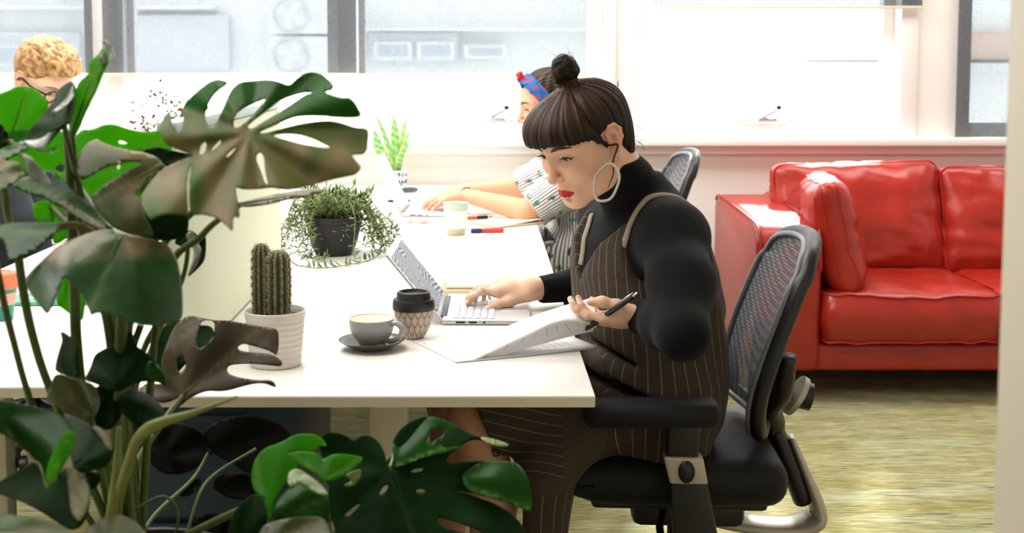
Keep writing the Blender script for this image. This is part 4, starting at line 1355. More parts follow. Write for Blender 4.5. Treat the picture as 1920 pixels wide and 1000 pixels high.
# ------------------------------------------------------------------ monstera in the foreground
def leafmat(name, base, dark, vein, trans=0.2, rough=0.34, tcol=None, spec=.38):
    m = bpy.data.materials.new(name); m.use_nodes = True
    t = NT(m); b = t.n['Principled BSDF']
    b.inputs['Roughness'].default_value = rough; b.inputs['Specular IOR Level'].default_value = spec
    tc = t.new('ShaderNodeTexCoord')
    nz = t.new('ShaderNodeTexNoise'); nz.inputs['Scale'].default_value = 14; nz.inputs['Detail'].default_value = 3
    t.link(tc.outputs['Object'], nz.inputs['Vector'])
    rp = t.new('ShaderNodeMapRange'); rp.inputs[1].default_value = .36; rp.inputs[2].default_value = .64; t.link(nz.outputs['Fac'], rp.inputs[0])
    mx = t.new('ShaderNodeMix', data_type='RGBA'); mx.inputs[6].default_value = base; mx.inputs[7].default_value = dark
    t.link(rp.outputs[0], mx.inputs[0])
    tn_ = t.new('ShaderNodeAttribute', attribute_name='sheen_tone'); m0 = t.new('ShaderNodeMix', data_type='RGBA')
    m0.inputs[7].default_value = rgb(140, 120, 80); t.link(tn_.outputs['Fac'], m0.inputs[0]); t.link(mx.outputs[2], m0.inputs[6])  # warm reflected sheen mixed into the leaf colour
    at_ = t.new('ShaderNodeAttribute', attribute_name='vein')
    m2 = t.new('ShaderNodeMix', data_type='RGBA'); m2.inputs[7].default_value = vein
    t.link(at_.outputs['Fac'], m2.inputs[0]); t.link(m0.outputs[2], m2.inputs[6])
    t.link(m2.outputs[2], b.inputs['Base Color'])
    bp = t.new('ShaderNodeBump'); bp.inputs['Strength'].default_value = .12; bp.inputs['Distance'].default_value = .01
    n2 = t.new('ShaderNodeTexNoise'); n2.inputs['Scale'].default_value = 45; t.link(tc.outputs['Object'], n2.inputs['Vector'])
    t.link(n2.outputs['Fac'], bp.inputs['Height']); t.link(bp.outputs[0], b.inputs['Normal'])
    tl = t.new('ShaderNodeBsdfTranslucent'); tl.inputs[0].default_value = tcol or tuple(min(1, x*1.6) for x in base[:3])+(1,)
    ms = t.new('ShaderNodeMixShader'); ms.inputs[0].default_value = trans
    t.link(b.outputs[0], ms.inputs[1]); t.link(tl.outputs[0], ms.inputs[2]); t.link(ms.outputs[0], t.n['Material Output'].inputs[0])
    return m
LM = {
 'green': leafmat('leaf_green', rgb(36, 96, 18), rgb(18, 68, 12), rgb(112, 142, 66), .26, .36, spec=.22),
 'bright': leafmat('leaf_backlit_green', rgb(70, 146, 10), rgb(46, 120, 8), rgb(170, 190, 70), .6, .5, rgb(130, 210, 24), spec=.2),  # brighter leaf copy, light from behind put into its colour
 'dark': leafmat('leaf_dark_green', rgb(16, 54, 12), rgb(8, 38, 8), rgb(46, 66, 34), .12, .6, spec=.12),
 'taupe': leafmat('leaf_sheen_taupe', rgb(120, 106, 68), rgb(60, 88, 34), rgb(140, 132, 100), .12, .45, spec=.2),  # taupe imitates warm room reflections on the blade
 'hero': leafmat('leaf_split_sheen', rgb(42, 106, 14), rgb(24, 84, 8), rgb(150, 140, 112), .22, .46, spec=.14),  # green blade, its reflected sheen is painted on by vertex
 'brown': leafmat('leaf_bronze_sheen', rgb(82, 68, 48), rgb(58, 50, 36), rgb(108, 96, 66), .06, .42),  # brown of a warm glossy reflection painted as leaf colour
 'olive': leafmat('leaf_olive', rgb(86, 92, 36), rgb(66, 74, 28), rgb(120, 124, 60), .2, .45),
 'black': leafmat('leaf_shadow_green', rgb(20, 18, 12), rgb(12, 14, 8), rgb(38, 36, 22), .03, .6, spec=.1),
 'silver': leafmat('leaf_pale_sheen_curl', rgb(150, 156, 146), rgb(112, 124, 108), rgb(170, 170, 160), .2, .25),  # pale curled tips, also a painted white sheen streak
 'drape': leafmat('leaf_glossy_green', rgb(52, 100, 44), rgb(34, 80, 32), rgb(112, 140, 84), .16, .30, spec=.5),
 'pale': leafmat('leaf_pale_green', rgb(150, 168, 110), rgb(118, 142, 84), rgb(180, 190, 140), .3, .4),
}
M['stem_green'] = mat('monstera_stem', rgb(86, 108, 42), 0.45, vary=.35, vscale=18)
M['stem_pale'] = mat('monstera_sheath', rgb(142, 152, 84), 0.45, vary=.2, vscale=20)
M['stem_cut'] = mat('cut_stem_end', rgb(214, 150, 122), 0.7)
M['bark'] = mat('aerial_root_bark', rgb(52, 32, 22), 0.9, vary=.4, vscale=50, bump=.5, bscale=90)

PX0, PY0 = -.475, 1.72
mon = thing('monstera', 'big split-leaf monstera standing in the foreground before the desks', 'plant', (PX0, PY0, 0))
CR = {'A': (0, 60, 5.32), 'B': (0, 220, 5.32), 'C': (280, 120, 4.545), 'D': (140, 240, 4.545), 'E': (0, 380, 4.167), 'F': (60, 570, 4.0),
      'G': (0, 740, 3.846), 'H': (440, 760, 3.368), 'R': (0, 375, 2.667), 'P': (0, 0, 1.0)}
def P2(*spec):
    """mixed lists of measured outline points: 'A', (x,y), ..."""
    out = []; c = CR['P']
    for s in spec:
        if isinstance(s, str): c = CR[s]
        else: out.append((c[0]+s[0]/c[2], c[1]+s[1]/c[2]))
    return out
def chaikin(p, it=2):
    for _ in range(it):
        q = []
        n = len(p)
        for i in range(n):
            a, b_ = p[i], p[(i+1) % n]
            q.append((a[0]*.78+b_[0]*.22, a[1]*.78+b_[1]*.22)); q.append((a[0]*.22+b_[0]*.78, a[1]*.22+b_[1]*.78))
        p = q
    return p
def inside(p, poly):
    x, y = p; c = False; n = len(poly); j = n-1
    for i in range(n):
        xi, yi = poly[i]; xj, yj = poly[j]
        if (yi > y) != (yj > y) and x < (xj-xi)*(y-yi)/(yj-yi)+xi: c = not c
        j = i
    return c
def leaf(kind, Y, outline, base, tip, holes=(), sx=0.0, sy=-.0003, curl=0.0, pleat=.004, npl=7, grid=9.0, Yb=None, stem=None, rib=True, srad=.005, it=2, sheen_tone=None):
    """a leaf blade: outline and midrib measured in the photograph, laid on a tilted, pleated, drooping surface around distance Y.
    sx, sy: how distance grows across/down; curl: edges bend away from (+) or towards (-) the viewer"""
    ol = chaikin(outline, it)
    hl = [chaikin(h, 1) for h in holes]
    xs = [p[0] for p in ol]; ys = [p[1] for p in ol]
    size = max(max(xs)-min(xs), max(ys)-min(ys))
    bx_, by_ = base; tx, ty = tip
    L = math.hypot(tx-bx_, ty-by_)+1e-6
    ux, uy = (tx-bx_)/L, (ty-by_)/L
    def depth(x, y):
        dx, dy = x-bx_, y-by_
        r_ = math.hypot(dx, dy)/size
        al = dx*ux+dy*uy; ac = -dx*uy+dy*ux
        th = math.atan2(ac, al)
        d = Y+sx*dx+sy*dy
        d += pleat*min(1, r_*2.2)*math.cos(th*npl)
        d += curl*(ac/size)**2*2.0
        d += .010*noise.noise(Vector((x*.012, y*.012, Y*7)))*min(1, r_*3)
        return d
    pts = [Vector(p) for p in ol]
    loops = [list(range(len(ol)))]
    edges = [(i, (i+1) % len(ol)) for i in range(len(ol))]
    for h in hl:
        o_ = len(pts); pts += [Vector(p) for p in h]
        edges += [(o_+i, o_+(i+1) % len(h)) for i in range(len(h))]
    y = min(ys)+grid*.5; row = 0
    while y < max(ys):
        x = min(xs)+(grid*.5 if row % 2 else 0)
        while x < max(xs):
            if inside((x, y), ol) and not any(inside((x, y), h) for h in hl): pts.append(Vector((x, y)))
            x += grid
        y += grid*.87; row += 1
    r_ = delaunay_2d_cdt(pts, edges, [], 0, 1e-4)
    v2, f2 = r_[0], r_[2]
    F = []
    for f in f2:
        cx_ = sum(v2[i].x for i in f)/len(f); cy_ = sum(v2[i].y for i in f)/len(f)
        if inside((cx_, cy_), ol) and not any(inside((cx_, cy_), h) for h in hl): F.append(tuple(f))
    V = [W(p.x, p.y, depth(p.x, p.y)) for p in v2]
    o = obj('leaf', V, F, LM[kind], mon)
    # veins: midrib and laterals as a paler network
    ve = np.zeros((len(v2), 3), np.float32)
    for k, p in enumerate(v2):
        dx, dy = p.x-bx_, p.y-by_
        al = dx*ux+dy*uy; ac = -dx*uy+dy*ux
        mid = math.exp(-(ac/(size*.012))**2)*(1 if al > -size*.05 else 0)
        th = math.atan2(ac, al)
        w_ = abs(((th*npl/PI+1) % 2)-1)
        lat = max(0, 1-w_/.16)*.35*(1 if math.hypot(dx, dy) > size*.05 else 0)
        ve[k] = max(mid*.8, lat)
    a = o.data.color_attributes.new('vein', 'FLOAT_COLOR', 'POINT')
    arr = np.ones((len(v2), 4), np.float32); arr[:, :3] = ve; a.data.foreach_set('color', arr.ravel())
    if sheen_tone is not None:
        a = o.data.color_attributes.new('sheen_tone', 'FLOAT_COLOR', 'POINT')
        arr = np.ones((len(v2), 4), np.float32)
        arr[:, :3] = np.array([max(0, min(1, sheen_tone(p.x, p.y)*(.72+.85*noise.noise(Vector((p.x*.026, p.y*.014, 3)))))) for p in v2], np.float32)[:, None]
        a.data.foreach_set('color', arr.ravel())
    md = o.modifiers.new('blade_thickness', 'SOLIDIFY'); md.thickness = .0012; md.offset = 0
    if rib:
        n_ = 14; mp_ = []
        for q in range(n_+1):
            t_ = q/n_*.94
            x, y = bx_+(tx-bx_)*t_, by_+(ty-by_)*t_
            if not inside((x, y), ol) and q > 1: break
            mp_.append(W(x, y, depth(x, y)+.0012))
        if len(mp_) > 3:
            tv = tube(mp_, list(np.linspace(.0032, .0006, len(mp_))), 7); obj('midrib', tv[0], tv[1], LM[kind], o)
    if stem:
        b3 = W(bx_, by_, depth(bx_, by_)+.002)
        pp = [b3]+[W(*q) for q in stem]+[Vector((PX0+.01*random.uniform(-1, 1), PY0+.03*random.uniform(-1, 1), .58))]
        tv = tube(smooth_path(pp, 8), [srad*.75, srad, srad*1.2], 9); obj('stem', tv[0], tv[1], M['stem_green'], mon)
    return o

H1 = [(220, 480, 1.74), (224, 700, 1.74)]
H2 = [(205, 520, 1.72), (232, 720, 1.72)]
H3 = [(240, 620, 1.76), (228, 800, 1.75)]
# the big split leaf
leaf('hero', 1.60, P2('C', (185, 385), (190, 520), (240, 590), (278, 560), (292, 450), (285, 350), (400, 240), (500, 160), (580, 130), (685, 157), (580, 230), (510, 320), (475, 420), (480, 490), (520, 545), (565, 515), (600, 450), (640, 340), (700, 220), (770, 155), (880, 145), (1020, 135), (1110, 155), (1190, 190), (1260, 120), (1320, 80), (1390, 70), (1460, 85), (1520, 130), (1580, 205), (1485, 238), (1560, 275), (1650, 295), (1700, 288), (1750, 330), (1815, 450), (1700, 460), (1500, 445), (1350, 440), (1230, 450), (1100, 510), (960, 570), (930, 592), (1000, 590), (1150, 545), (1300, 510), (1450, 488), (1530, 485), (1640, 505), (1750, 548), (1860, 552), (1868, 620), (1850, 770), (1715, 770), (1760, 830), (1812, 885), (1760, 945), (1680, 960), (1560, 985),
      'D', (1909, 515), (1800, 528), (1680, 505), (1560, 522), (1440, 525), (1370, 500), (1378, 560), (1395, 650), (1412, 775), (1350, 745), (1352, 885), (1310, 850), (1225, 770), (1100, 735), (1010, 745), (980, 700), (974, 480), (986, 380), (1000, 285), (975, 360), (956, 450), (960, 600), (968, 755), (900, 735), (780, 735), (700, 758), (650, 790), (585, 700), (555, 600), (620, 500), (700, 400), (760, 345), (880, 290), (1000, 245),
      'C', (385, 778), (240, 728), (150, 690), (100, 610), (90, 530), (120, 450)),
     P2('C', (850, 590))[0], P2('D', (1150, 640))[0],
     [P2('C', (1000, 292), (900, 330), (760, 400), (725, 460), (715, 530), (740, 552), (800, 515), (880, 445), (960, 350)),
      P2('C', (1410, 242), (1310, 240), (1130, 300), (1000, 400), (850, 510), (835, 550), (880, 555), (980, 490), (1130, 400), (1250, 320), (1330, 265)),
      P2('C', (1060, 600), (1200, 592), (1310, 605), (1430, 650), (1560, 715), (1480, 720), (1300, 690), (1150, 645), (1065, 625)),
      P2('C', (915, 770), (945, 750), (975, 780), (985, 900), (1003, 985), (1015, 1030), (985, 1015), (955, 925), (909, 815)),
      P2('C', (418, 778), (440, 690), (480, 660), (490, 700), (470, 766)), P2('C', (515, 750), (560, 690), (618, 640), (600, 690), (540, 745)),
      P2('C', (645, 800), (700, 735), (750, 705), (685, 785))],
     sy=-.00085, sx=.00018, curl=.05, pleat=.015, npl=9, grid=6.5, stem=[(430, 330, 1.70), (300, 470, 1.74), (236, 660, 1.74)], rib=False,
     sheen_tone=lambda x, y: min(1, max(0, (y-205-.05*(x-467))/75))*.95+.30*math.exp(-((x-467)**2+(y-250)**2)/2600.0))  # taupe sheen painted over the base and lower half
# pale leaf edge behind it
leaf('taupe', 1.66, P2('P', (445, 382), (490, 370), (540, 360), (590, 353), (612, 356), (590, 366), (540, 374), (500, 384), (455, 389)), (450, 384), (610, 357), stem=[(380, 440, 1.70), (300, 560, 1.74)], sy=-.002)
# bright back-lit leaves at the back
leaf('bright', 1.86, P2('P', (-40, 182), (0, 176), (30, 163), (48, 161), (65, 166), (78, 176), (94, 195), (80, 218), (66, 235), (45, 270), (20, 278), (-40, 262)), (20, 262), (50, 165), stem=H2)
leaf('bright', 1.84, P2('P', (-20, 262), (40, 240), (90, 236), (140, 258), (152, 245), (158, 243), (172, 244), (195, 234), (215, 233), (245, 244), (275, 248), (300, 244), (318, 262), (324, 288), (310, 320), (292, 352), (250, 362), (215, 375), (195, 390), (178, 410), (140, 398), (100, 345), (60, 330), (0, 300)), (140, 330), (310, 262),
     [P2('B', (1175, 240), (1210, 228), (1275, 255), (1250, 272), (1190, 265)), P2('B', (480, 355), (520, 320), (580, 300), (560, 330), (500, 360)), P2('B', (1155, 500), (1185, 465), (1207, 490), (1190, 527)), P2('B', (545, 510), (590, 475), (650, 470), (640, 540), (605, 555))], stem=H1, npl=5, pleat=.006)
leaf('bright', 1.82, P2('E', (240, -10), (530, -20), (540, 260), (440, 330), (410, 300), (400, 160), (275, 150)), P2('E', (400, 20))[0], P2('E', (440, 320))[0], stem=H2)
leaf('bright', 1.76, P2('E', (500, 540), (560, 600), (640, 700), (665, 760), (650, 925), (600, 912), (550, 872), (430, 785), (470, 680)), P2('E', (540, 560))[0], P2('E', (600, 905))[0])
# upright rolled leaf with pale tip
leaf('bright', 1.62, P2('A', (1020, 160), (1050, 175), (1085, 240), (1060, 345), (1020, 430), (960, 590), (895, 710), (840, 850), (790, 960), 'B', (745, 195), (715, 200), (690, 130), 'A', (690, 860), (740, 650), (760, 560), (800, 480), (880, 430), (890, 390), (885, 330), (910, 285), (990, 220)), P2('B', (720, 190))[0], P2('A', (1020, 170))[0], sx=-.0009, sy=-.0003, stem=[(150, 420, 1.70), (205, 640, 1.72)], pleat=.003)
leaf('silver', 1.60, P2('A', (1025, 72), (1075, 92), (1135, 150), (1157, 212), (1105, 300), (1060, 345), (1020, 330), (990, 270), (1020, 200), (1030, 140)), P2('A', (1030, 330))[0], P2('A', (1040, 80))[0], sx=.0010, sy=-.0006)
leaf('dark', 1.58, P2('A', (745, 515), (700, 490), (620, 545), (555, 610), (545, 680), (500, 740), (430, 820), (350, 910), (280, 1000), 'B', (235, 215), (190, 245), (290, 285), (430, 352), (470, 280), (520, 220), (610, 120), (690, 60), 'A', (700, 900), (745, 740), (755, 600)), P2('B', (640, 90))[0], P2('B', (250, 230))[0], sx=-.0006, sy=-.0006, curl=.06, stem=[(160, 400, 1.70), (210, 640, 1.72)])
leaf('silver', 1.575, P2('A', (745, 515), (752, 590), (735, 660), (660, 740), (590, 800), (520, 830), (520, 800), (600, 730), (680, 640), (710, 560)), P2('A', (530, 815))[0], P2('A', (745, 525))[0], sy=-.0012)  # white highlight streak of the dark leaf, laid on as a thin blade
leaf('silver', 1.56, P2('B', (225, 238), (330, 235), (420, 215), (520, 140), (480, 250), (450, 320), (430, 352), (360, 320), (290, 285)), P2('B', (500, 170))[0], P2('B', (420, 340))[0], sy=-.0010)
leaf('green', 1.56, P2('B', (-60, 350), (80, 300), (180, 245), (250, 245), (300, 300), (200, 360), (110, 400), (60, 425), (-60, 410)), P2('B', (270, 270))[0], P2('B', (-60, 390))[0], sy=-.0011)
leaf('dark', 1.66, P2('B', (-60, 30), (40, 90), (80, 170), (90, 250), (50, 300), (-60, 330)), P2('B', (-40, 200))[0], P2('B', (80, 200))[0])
# two-lobed leaf left of the split leaf, reflected sheen painted taupe
leaf('taupe', 1.68, P2('D', (5, 300), (40, 220), (110, 130), (190, 92), (240, 130), (350, 168), (500, 200), (590, 210), (680, 240), (760, 300), (720, 360), (610, 450), (540, 540), (520, 580), (560, 600), (570, 660), (600, 760), (640, 830), (680, 930), (540, 915), (440, 900), (330, 850), (240, 760), (170, 680), (135, 590), (200, 520), (330, 440), (470, 350), (560, 312), (550, 285), (420, 290), (250, 340), (120, 420), (50, 450), (10, 340)), P2('D', (740, 315))[0], P2('D', (180, 640))[0], sy=-.0007, sx=.0004, curl=.05, npl=4, stem=[(300, 420, 1.74), (240, 640, 1.75)], pleat=.008)
leaf('dark', 1.74, P2('D', (560, 212), (620, 178), (700, 160), (830, 195), (1000, 225), (1060, 250), (960, 320), (820, 340), (720, 300)), P2('D', (700, 270))[0], P2('D', (1040, 240))[0], stem=H3)
leaf('dark', 1.66, P2('D', (570, 640), (700, 720), (900, 720), (975, 760), (965, 900), (880, 950), (700, 960), (540, 930), (440, 900), (500, 760)), P2('D', (620, 760))[0], P2('D', (900, 940))[0], sy=.0008, curl=.08)
leaf('bright', 1.83, P2('D', (500, 420), (700, 400), (720, 470), (640, 560), (560, 620), (500, 600)), P2('D', (700, 420))[0], P2('D', (520, 600))[0])
# small leaf against the green screen
leaf('dark', 1.80, P2('R', (868, 215), (905, 160), (960, 150), (1000, 190), (1030, 165), (1030, 292), (995, 340), (930, 396), (968, 300), (985, 235), (940, 242), (900, 232)), P2('R', (945, 170))[0], P2('R', (940, 385))[0], stem=[(343, 520, 1.82), (290, 640, 1.8), (240, 800, 1.76)], srad=.0042)
leaf('silver', 1.78, P2('R', (925, 175), (960, 150), (990, 220), (1010, 250), (985, 330), (930, 396), (965, 310), (972, 250), (945, 215)), P2('R', (940, 175))[0], P2('R', (945, 380))[0], rib=False)
# silver curl and the band that runs into the large drooping leaf
leaf('silver', 1.53, P2('B', (238, 392), (270, 373), (330, 420), (400, 510), (525, 672), (480, 692), (400, 652), (330, 640), (290, 590), (258, 470)), P2('B', (250, 390))[0], P2('B', (500, 680))[0], sx=-.0006)
leaf('green', 1.56, P2('B', (110, 690), (200, 610), (290, 590), (430, 530), (540, 535), (600, 600), (700, 700), (790, 780), (900, 870), (960, 930), 'E', (860, 190), (900, 225), (820, 222), (720, 200), (640, 130), (520, 60), (400, 0), 'B', (430, 800), (300, 770), (180, 720)), P2('E', (860, 205))[0], P2('B', (250, 640))[0], sy=-.0007, npl=3, stem=H1)
leaf('taupe', 1.545, P2('B', (330, 645), (480, 690), (560, 740), (700, 860), (900, 1000), 'E', (860, 210), (760, 205), (640, 130), (520, 55), 'B', (560, 850), (430, 770)), P2('E', (840, 205))[0], P2('B', (380, 680))[0], sy=-.0010, rib=False)  # sheen on the band, painted as a taupe layer just above it
leaf('taupe', 1.50, P2('B', (-60, 360), (60, 420), (110, 440), (200, 450), (215, 520), (270, 572), (200, 612), (100, 682), (0, 745), (-60, 760)), P2('B', (-40, 560))[0], P2('B', (250, 570))[0], sy=-.0009)
leaf('green', 1.54, P2('E', (-60, 190), (0, 178), (100, 155), (300, 153), (450, 160), (560, 150), (650, 160), (720, 200), (740, 240), (640, 230), (560, 195), (450, 222), (400, 262), (280, 372), (140, 442), (70, 467), (40, 330), (0, 275), (-60, 262)), P2('E', (720, 215))[0], P2('E', (20, 250))[0], sy=-.0009, npl=4, stem=H2)
leaf('taupe', 1.535, P2('E', (440, 165), (560, 150), (650, 158), (740, 205), (760, 245), (640, 228), (560, 196), (450, 222)), P2('E', (740, 225))[0], P2('E', (450, 190))[0], rib=False)  # taupe layer painting the gloss on the leaf beneath
# large drooping leaf in the middle
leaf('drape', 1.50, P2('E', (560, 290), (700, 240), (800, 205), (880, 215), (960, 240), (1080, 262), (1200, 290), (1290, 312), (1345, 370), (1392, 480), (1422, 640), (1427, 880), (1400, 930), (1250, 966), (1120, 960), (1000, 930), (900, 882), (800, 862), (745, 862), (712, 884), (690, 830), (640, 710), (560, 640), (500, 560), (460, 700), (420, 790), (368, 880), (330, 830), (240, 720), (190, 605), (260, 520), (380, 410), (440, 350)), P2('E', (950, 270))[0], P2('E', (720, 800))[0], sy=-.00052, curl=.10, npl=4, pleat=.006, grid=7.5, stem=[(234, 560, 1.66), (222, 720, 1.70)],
     sheen_tone=lambda x, y: max(0, min(1, (492-.08*(x-170)-y)/20+.3))*1.1)  # reflected sheen painted over the upper part
# stalks
def stalk(pts, rad, m=None, name='stem'):
    tv = tube(smooth_path([W(*p) for p in pts], 8), rad, 12); return obj(name, tv[0], tv[1], m or M['stem_green'], mon)
st = stalk([(127, 246, 1.66), (131, 300, 1.66), (135, 400, 1.66), (140, 560, 1.67), (144, 650, 1.68), (158, 760, 1.69), (196, 900, 1.70), (218, 1000, 1.71)], [.0068, .0072, .0075, .0085])
tv = tube([W(126.5, 243, 1.66), W(126.5, 248, 1.66)], .0066, 12); obj('cut_end', tv[0], tv[1], M['stem_cut'], st)
stalk([(33, 470, 1.60), (46, 560, 1.62), (64, 640, 1.64), (90, 720, 1.66), (150, 860, 1.68), (210, 1000, 1.70)], .0056)
stalk([(-10, 480, 1.50), (8, 570, 1.52), (28, 650, 1.54), (50, 730, 1.56), (92, 850, 1.6), (190, 1010, 1.66)], .0042)
stalk([(229, 590, 1.64), (224, 700, 1.66), (219, 820, 1.67), (216, 940, 1.68), (216, 1010, 1.69)], [.0078, .009, .011])
stalk([(264, 610, 1.76), (248, 660, 1.76), (238, 740, 1.75), (226, 900, 1.72)], .0050)
stalk([(292, 612, 1.78), (272, 650, 1.78), (250, 720, 1.77), (232, 880, 1.73)], .0046)
stalk([(8, 350, 1.62), (14, 400, 1.62), (24, 440, 1.61), (36, 480, 1.60)], .0050)
stalk([(446, 744, 1.52), (364, 774, 1.52), (310, 790, 1.52), (276, 806, 1.53), (255, 830, 1.56), (238, 880, 1.60), (222, 930, 1.64), (210, 990, 1.68)], [.0012, .0050, .0078, .0066, .0070, .0095], M['stem_pale'], 'furled_leaf')
stalk([(223, 801, 1.62), (221, 850, 1.62), (216, 910, 1.63), (206, 990, 1.65)], [.0030, .0050, .0066, .008], M['stem_pale'], 'sheath')
stalk([(236, 830, 1.74), (240, 900, 1.74), (230, 960, 1.74), (238, 1020, 1.74)], [.012, .018, .016], M['bark'], 'aerial_root')
stalk([(252, 955, 1.66), (300, 932, 1.68), (322, 940, 1.70), (334, 965, 1.70), (328, 1010, 1.70)], .0018)
stalk([(480, 842, 1.86), (405, 888, 1.82), (374, 927, 1.78), (348, 1010, 1.74)], .0020)
stalk([(490, 945, 1.60), (450, 958, 1.62), (400, 980, 1.66), (340, 1010, 1.69)], [.0066, .0050, .0052])
# lower leaves
leaf('brown', 1.92, P2('F', (1130, 110), (1200, 85), (1260, 105), (1375, 125), (1480, 125), (1600, 150), (1720, 170), (1845, 185), (1852, 280), (1840, 395), (1780, 350), (1640, 310), (1580, 298), (1538, 325), (1560, 352), (1650, 365), (1760, 372), (1830, 395), (1882, 440), (1865, 472), (1780, 460), (1660, 450), (1560, 450), (1480, 460), (1458, 490), (1480, 530), (1560, 555), (1700, 575), (1780, 570), (1820, 590), (1834, 632), (1740, 592), (1640, 602), (1440, 660), (1300, 650), (1180, 710), (1100, 780), (1018, 802), (1060, 750), (1130, 690), (1000, 752), (900, 722), (800, 652), (860, 590), (920, 600), (1000, 600), (960, 450), (1000, 330), (1060, 180)), P2('F', (1130, 690))[0], P2('F', (1700, 190))[0],
     [P2('F', (1275, 120), (1372, 128), (1365, 230), (1320, 300), (1245, 345), (1230, 280), (1250, 190)), P2('F', (1080, 400), (1130, 390), (1160, 460), (1130, 530), (1090, 500))], sy=-.0004, npl=6, pleat=.006, grid=7, stem=[(300, 800, 1.84), (250, 900, 1.78)])
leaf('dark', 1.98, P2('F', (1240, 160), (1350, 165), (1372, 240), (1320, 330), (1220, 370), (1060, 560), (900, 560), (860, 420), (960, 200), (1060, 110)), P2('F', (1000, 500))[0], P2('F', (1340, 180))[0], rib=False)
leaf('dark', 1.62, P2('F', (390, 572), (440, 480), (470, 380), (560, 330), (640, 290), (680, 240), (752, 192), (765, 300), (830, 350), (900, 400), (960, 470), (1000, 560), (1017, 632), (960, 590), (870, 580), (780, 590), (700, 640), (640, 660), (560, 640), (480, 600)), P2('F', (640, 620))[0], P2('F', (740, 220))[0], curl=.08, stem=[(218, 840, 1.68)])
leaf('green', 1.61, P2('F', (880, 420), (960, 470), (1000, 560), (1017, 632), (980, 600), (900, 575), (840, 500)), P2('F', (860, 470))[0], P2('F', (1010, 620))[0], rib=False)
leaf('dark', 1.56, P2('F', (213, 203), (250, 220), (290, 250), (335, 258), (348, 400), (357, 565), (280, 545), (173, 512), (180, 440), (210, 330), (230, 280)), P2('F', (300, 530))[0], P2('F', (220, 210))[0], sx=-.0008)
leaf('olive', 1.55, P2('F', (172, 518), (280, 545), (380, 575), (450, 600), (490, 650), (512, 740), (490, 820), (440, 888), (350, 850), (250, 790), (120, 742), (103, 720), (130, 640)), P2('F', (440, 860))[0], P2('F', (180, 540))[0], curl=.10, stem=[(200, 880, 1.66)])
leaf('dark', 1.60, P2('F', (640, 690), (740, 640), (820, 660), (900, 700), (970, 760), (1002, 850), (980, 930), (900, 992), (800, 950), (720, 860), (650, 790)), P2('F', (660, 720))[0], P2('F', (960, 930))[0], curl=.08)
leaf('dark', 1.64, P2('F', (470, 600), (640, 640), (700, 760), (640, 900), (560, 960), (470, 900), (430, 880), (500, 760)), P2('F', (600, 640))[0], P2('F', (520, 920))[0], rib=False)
leaf('green', 1.40, P2('G', (-60, 45), (50, 48), (150, 70), (280, 90), (400, 130), (500, 200), (547, 290), (522, 400), (460, 520), (400, 600), (345, 678), (318, 600), (300, 500), (240, 465), (200, 412), (130, 372), (60, 300), (-60, 262)), P2('G', (-40, 140))[0], P2('G', (345, 660))[0], curl=.06, sx=.0003)
leaf('bright', 1.395, P2('G', (420, 330), (500, 250), (545, 292), (522, 400), (460, 520), (400, 600), (345, 678), (325, 600), (360, 480)), P2('G', (480, 300))[0], P2('G', (350, 660))[0], rib=False, sx=.0008)
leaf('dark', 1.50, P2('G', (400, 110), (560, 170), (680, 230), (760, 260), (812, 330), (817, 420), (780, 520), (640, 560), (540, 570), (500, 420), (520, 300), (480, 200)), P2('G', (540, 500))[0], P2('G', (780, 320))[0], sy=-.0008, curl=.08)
leaf('taupe', 1.49, P2('G', (650, 225), (730, 240), (800, 310), (815, 400), (780, 400), (730, 310)), P2('G', (670, 240))[0], P2('G', (800, 400))[0], rib=False, sy=-.0010)  # painted sheen patch over the dark leaf
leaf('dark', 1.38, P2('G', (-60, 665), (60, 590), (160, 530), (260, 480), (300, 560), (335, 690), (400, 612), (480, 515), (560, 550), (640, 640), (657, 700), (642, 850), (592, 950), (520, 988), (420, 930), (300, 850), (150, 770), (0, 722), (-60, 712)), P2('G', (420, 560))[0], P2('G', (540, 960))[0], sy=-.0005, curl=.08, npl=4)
leaf('taupe', 1.372, P2('G', (470, 530), (520, 522), (590, 580), (650, 690), (635, 830), (570, 930), (510, 850), (500, 700)), P2('G', (500, 560))[0], P2('G', (560, 900))[0], rib=False, sy=-.0007)  # taupe patch standing in for gloss on the same dark leaf
leaf('taupe', 1.30, P2('G', (-60, 850), (60, 868), (150, 880), (300, 900), (400, 930), (520, 1000), (560, 1080), (-60, 1080)), P2('G', (-40, 980))[0], P2('G', (500, 1010))[0], sy=-.0008)
leaf('olive', 1.40, P2('G', (560, 1060), (640, 960), (740, 890), (850, 863), (930, 890), (1000, 940), (1060, 1010), (1090, 1080), (560, 1080)), P2('G', (760, 1060))[0], P2('G', (880, 880))[0], sy=-.0010)
leaf('dark', 1.45, P2('G', (600, 560), (720, 560), (730, 620), (660, 700), (640, 640)), P2('G', (700, 570))[0], P2('G', (650, 690))[0], rib=False)
# leaves in the shade before the pedestal
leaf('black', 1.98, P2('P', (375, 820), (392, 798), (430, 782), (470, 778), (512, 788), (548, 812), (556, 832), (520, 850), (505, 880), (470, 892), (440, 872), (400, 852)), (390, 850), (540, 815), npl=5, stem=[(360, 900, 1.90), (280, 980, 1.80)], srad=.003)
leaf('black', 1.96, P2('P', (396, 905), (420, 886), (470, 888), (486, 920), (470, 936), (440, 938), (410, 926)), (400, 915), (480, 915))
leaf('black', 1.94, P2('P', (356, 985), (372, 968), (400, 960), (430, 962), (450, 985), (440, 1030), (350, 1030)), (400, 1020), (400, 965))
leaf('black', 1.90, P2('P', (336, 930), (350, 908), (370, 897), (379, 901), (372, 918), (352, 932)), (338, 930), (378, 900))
leaf('black', 2.0, P2('P', (300, 800), (340, 790), (385, 815), (392, 860), (350, 890), (300, 890), (270, 850)), (300, 860), (385, 830))
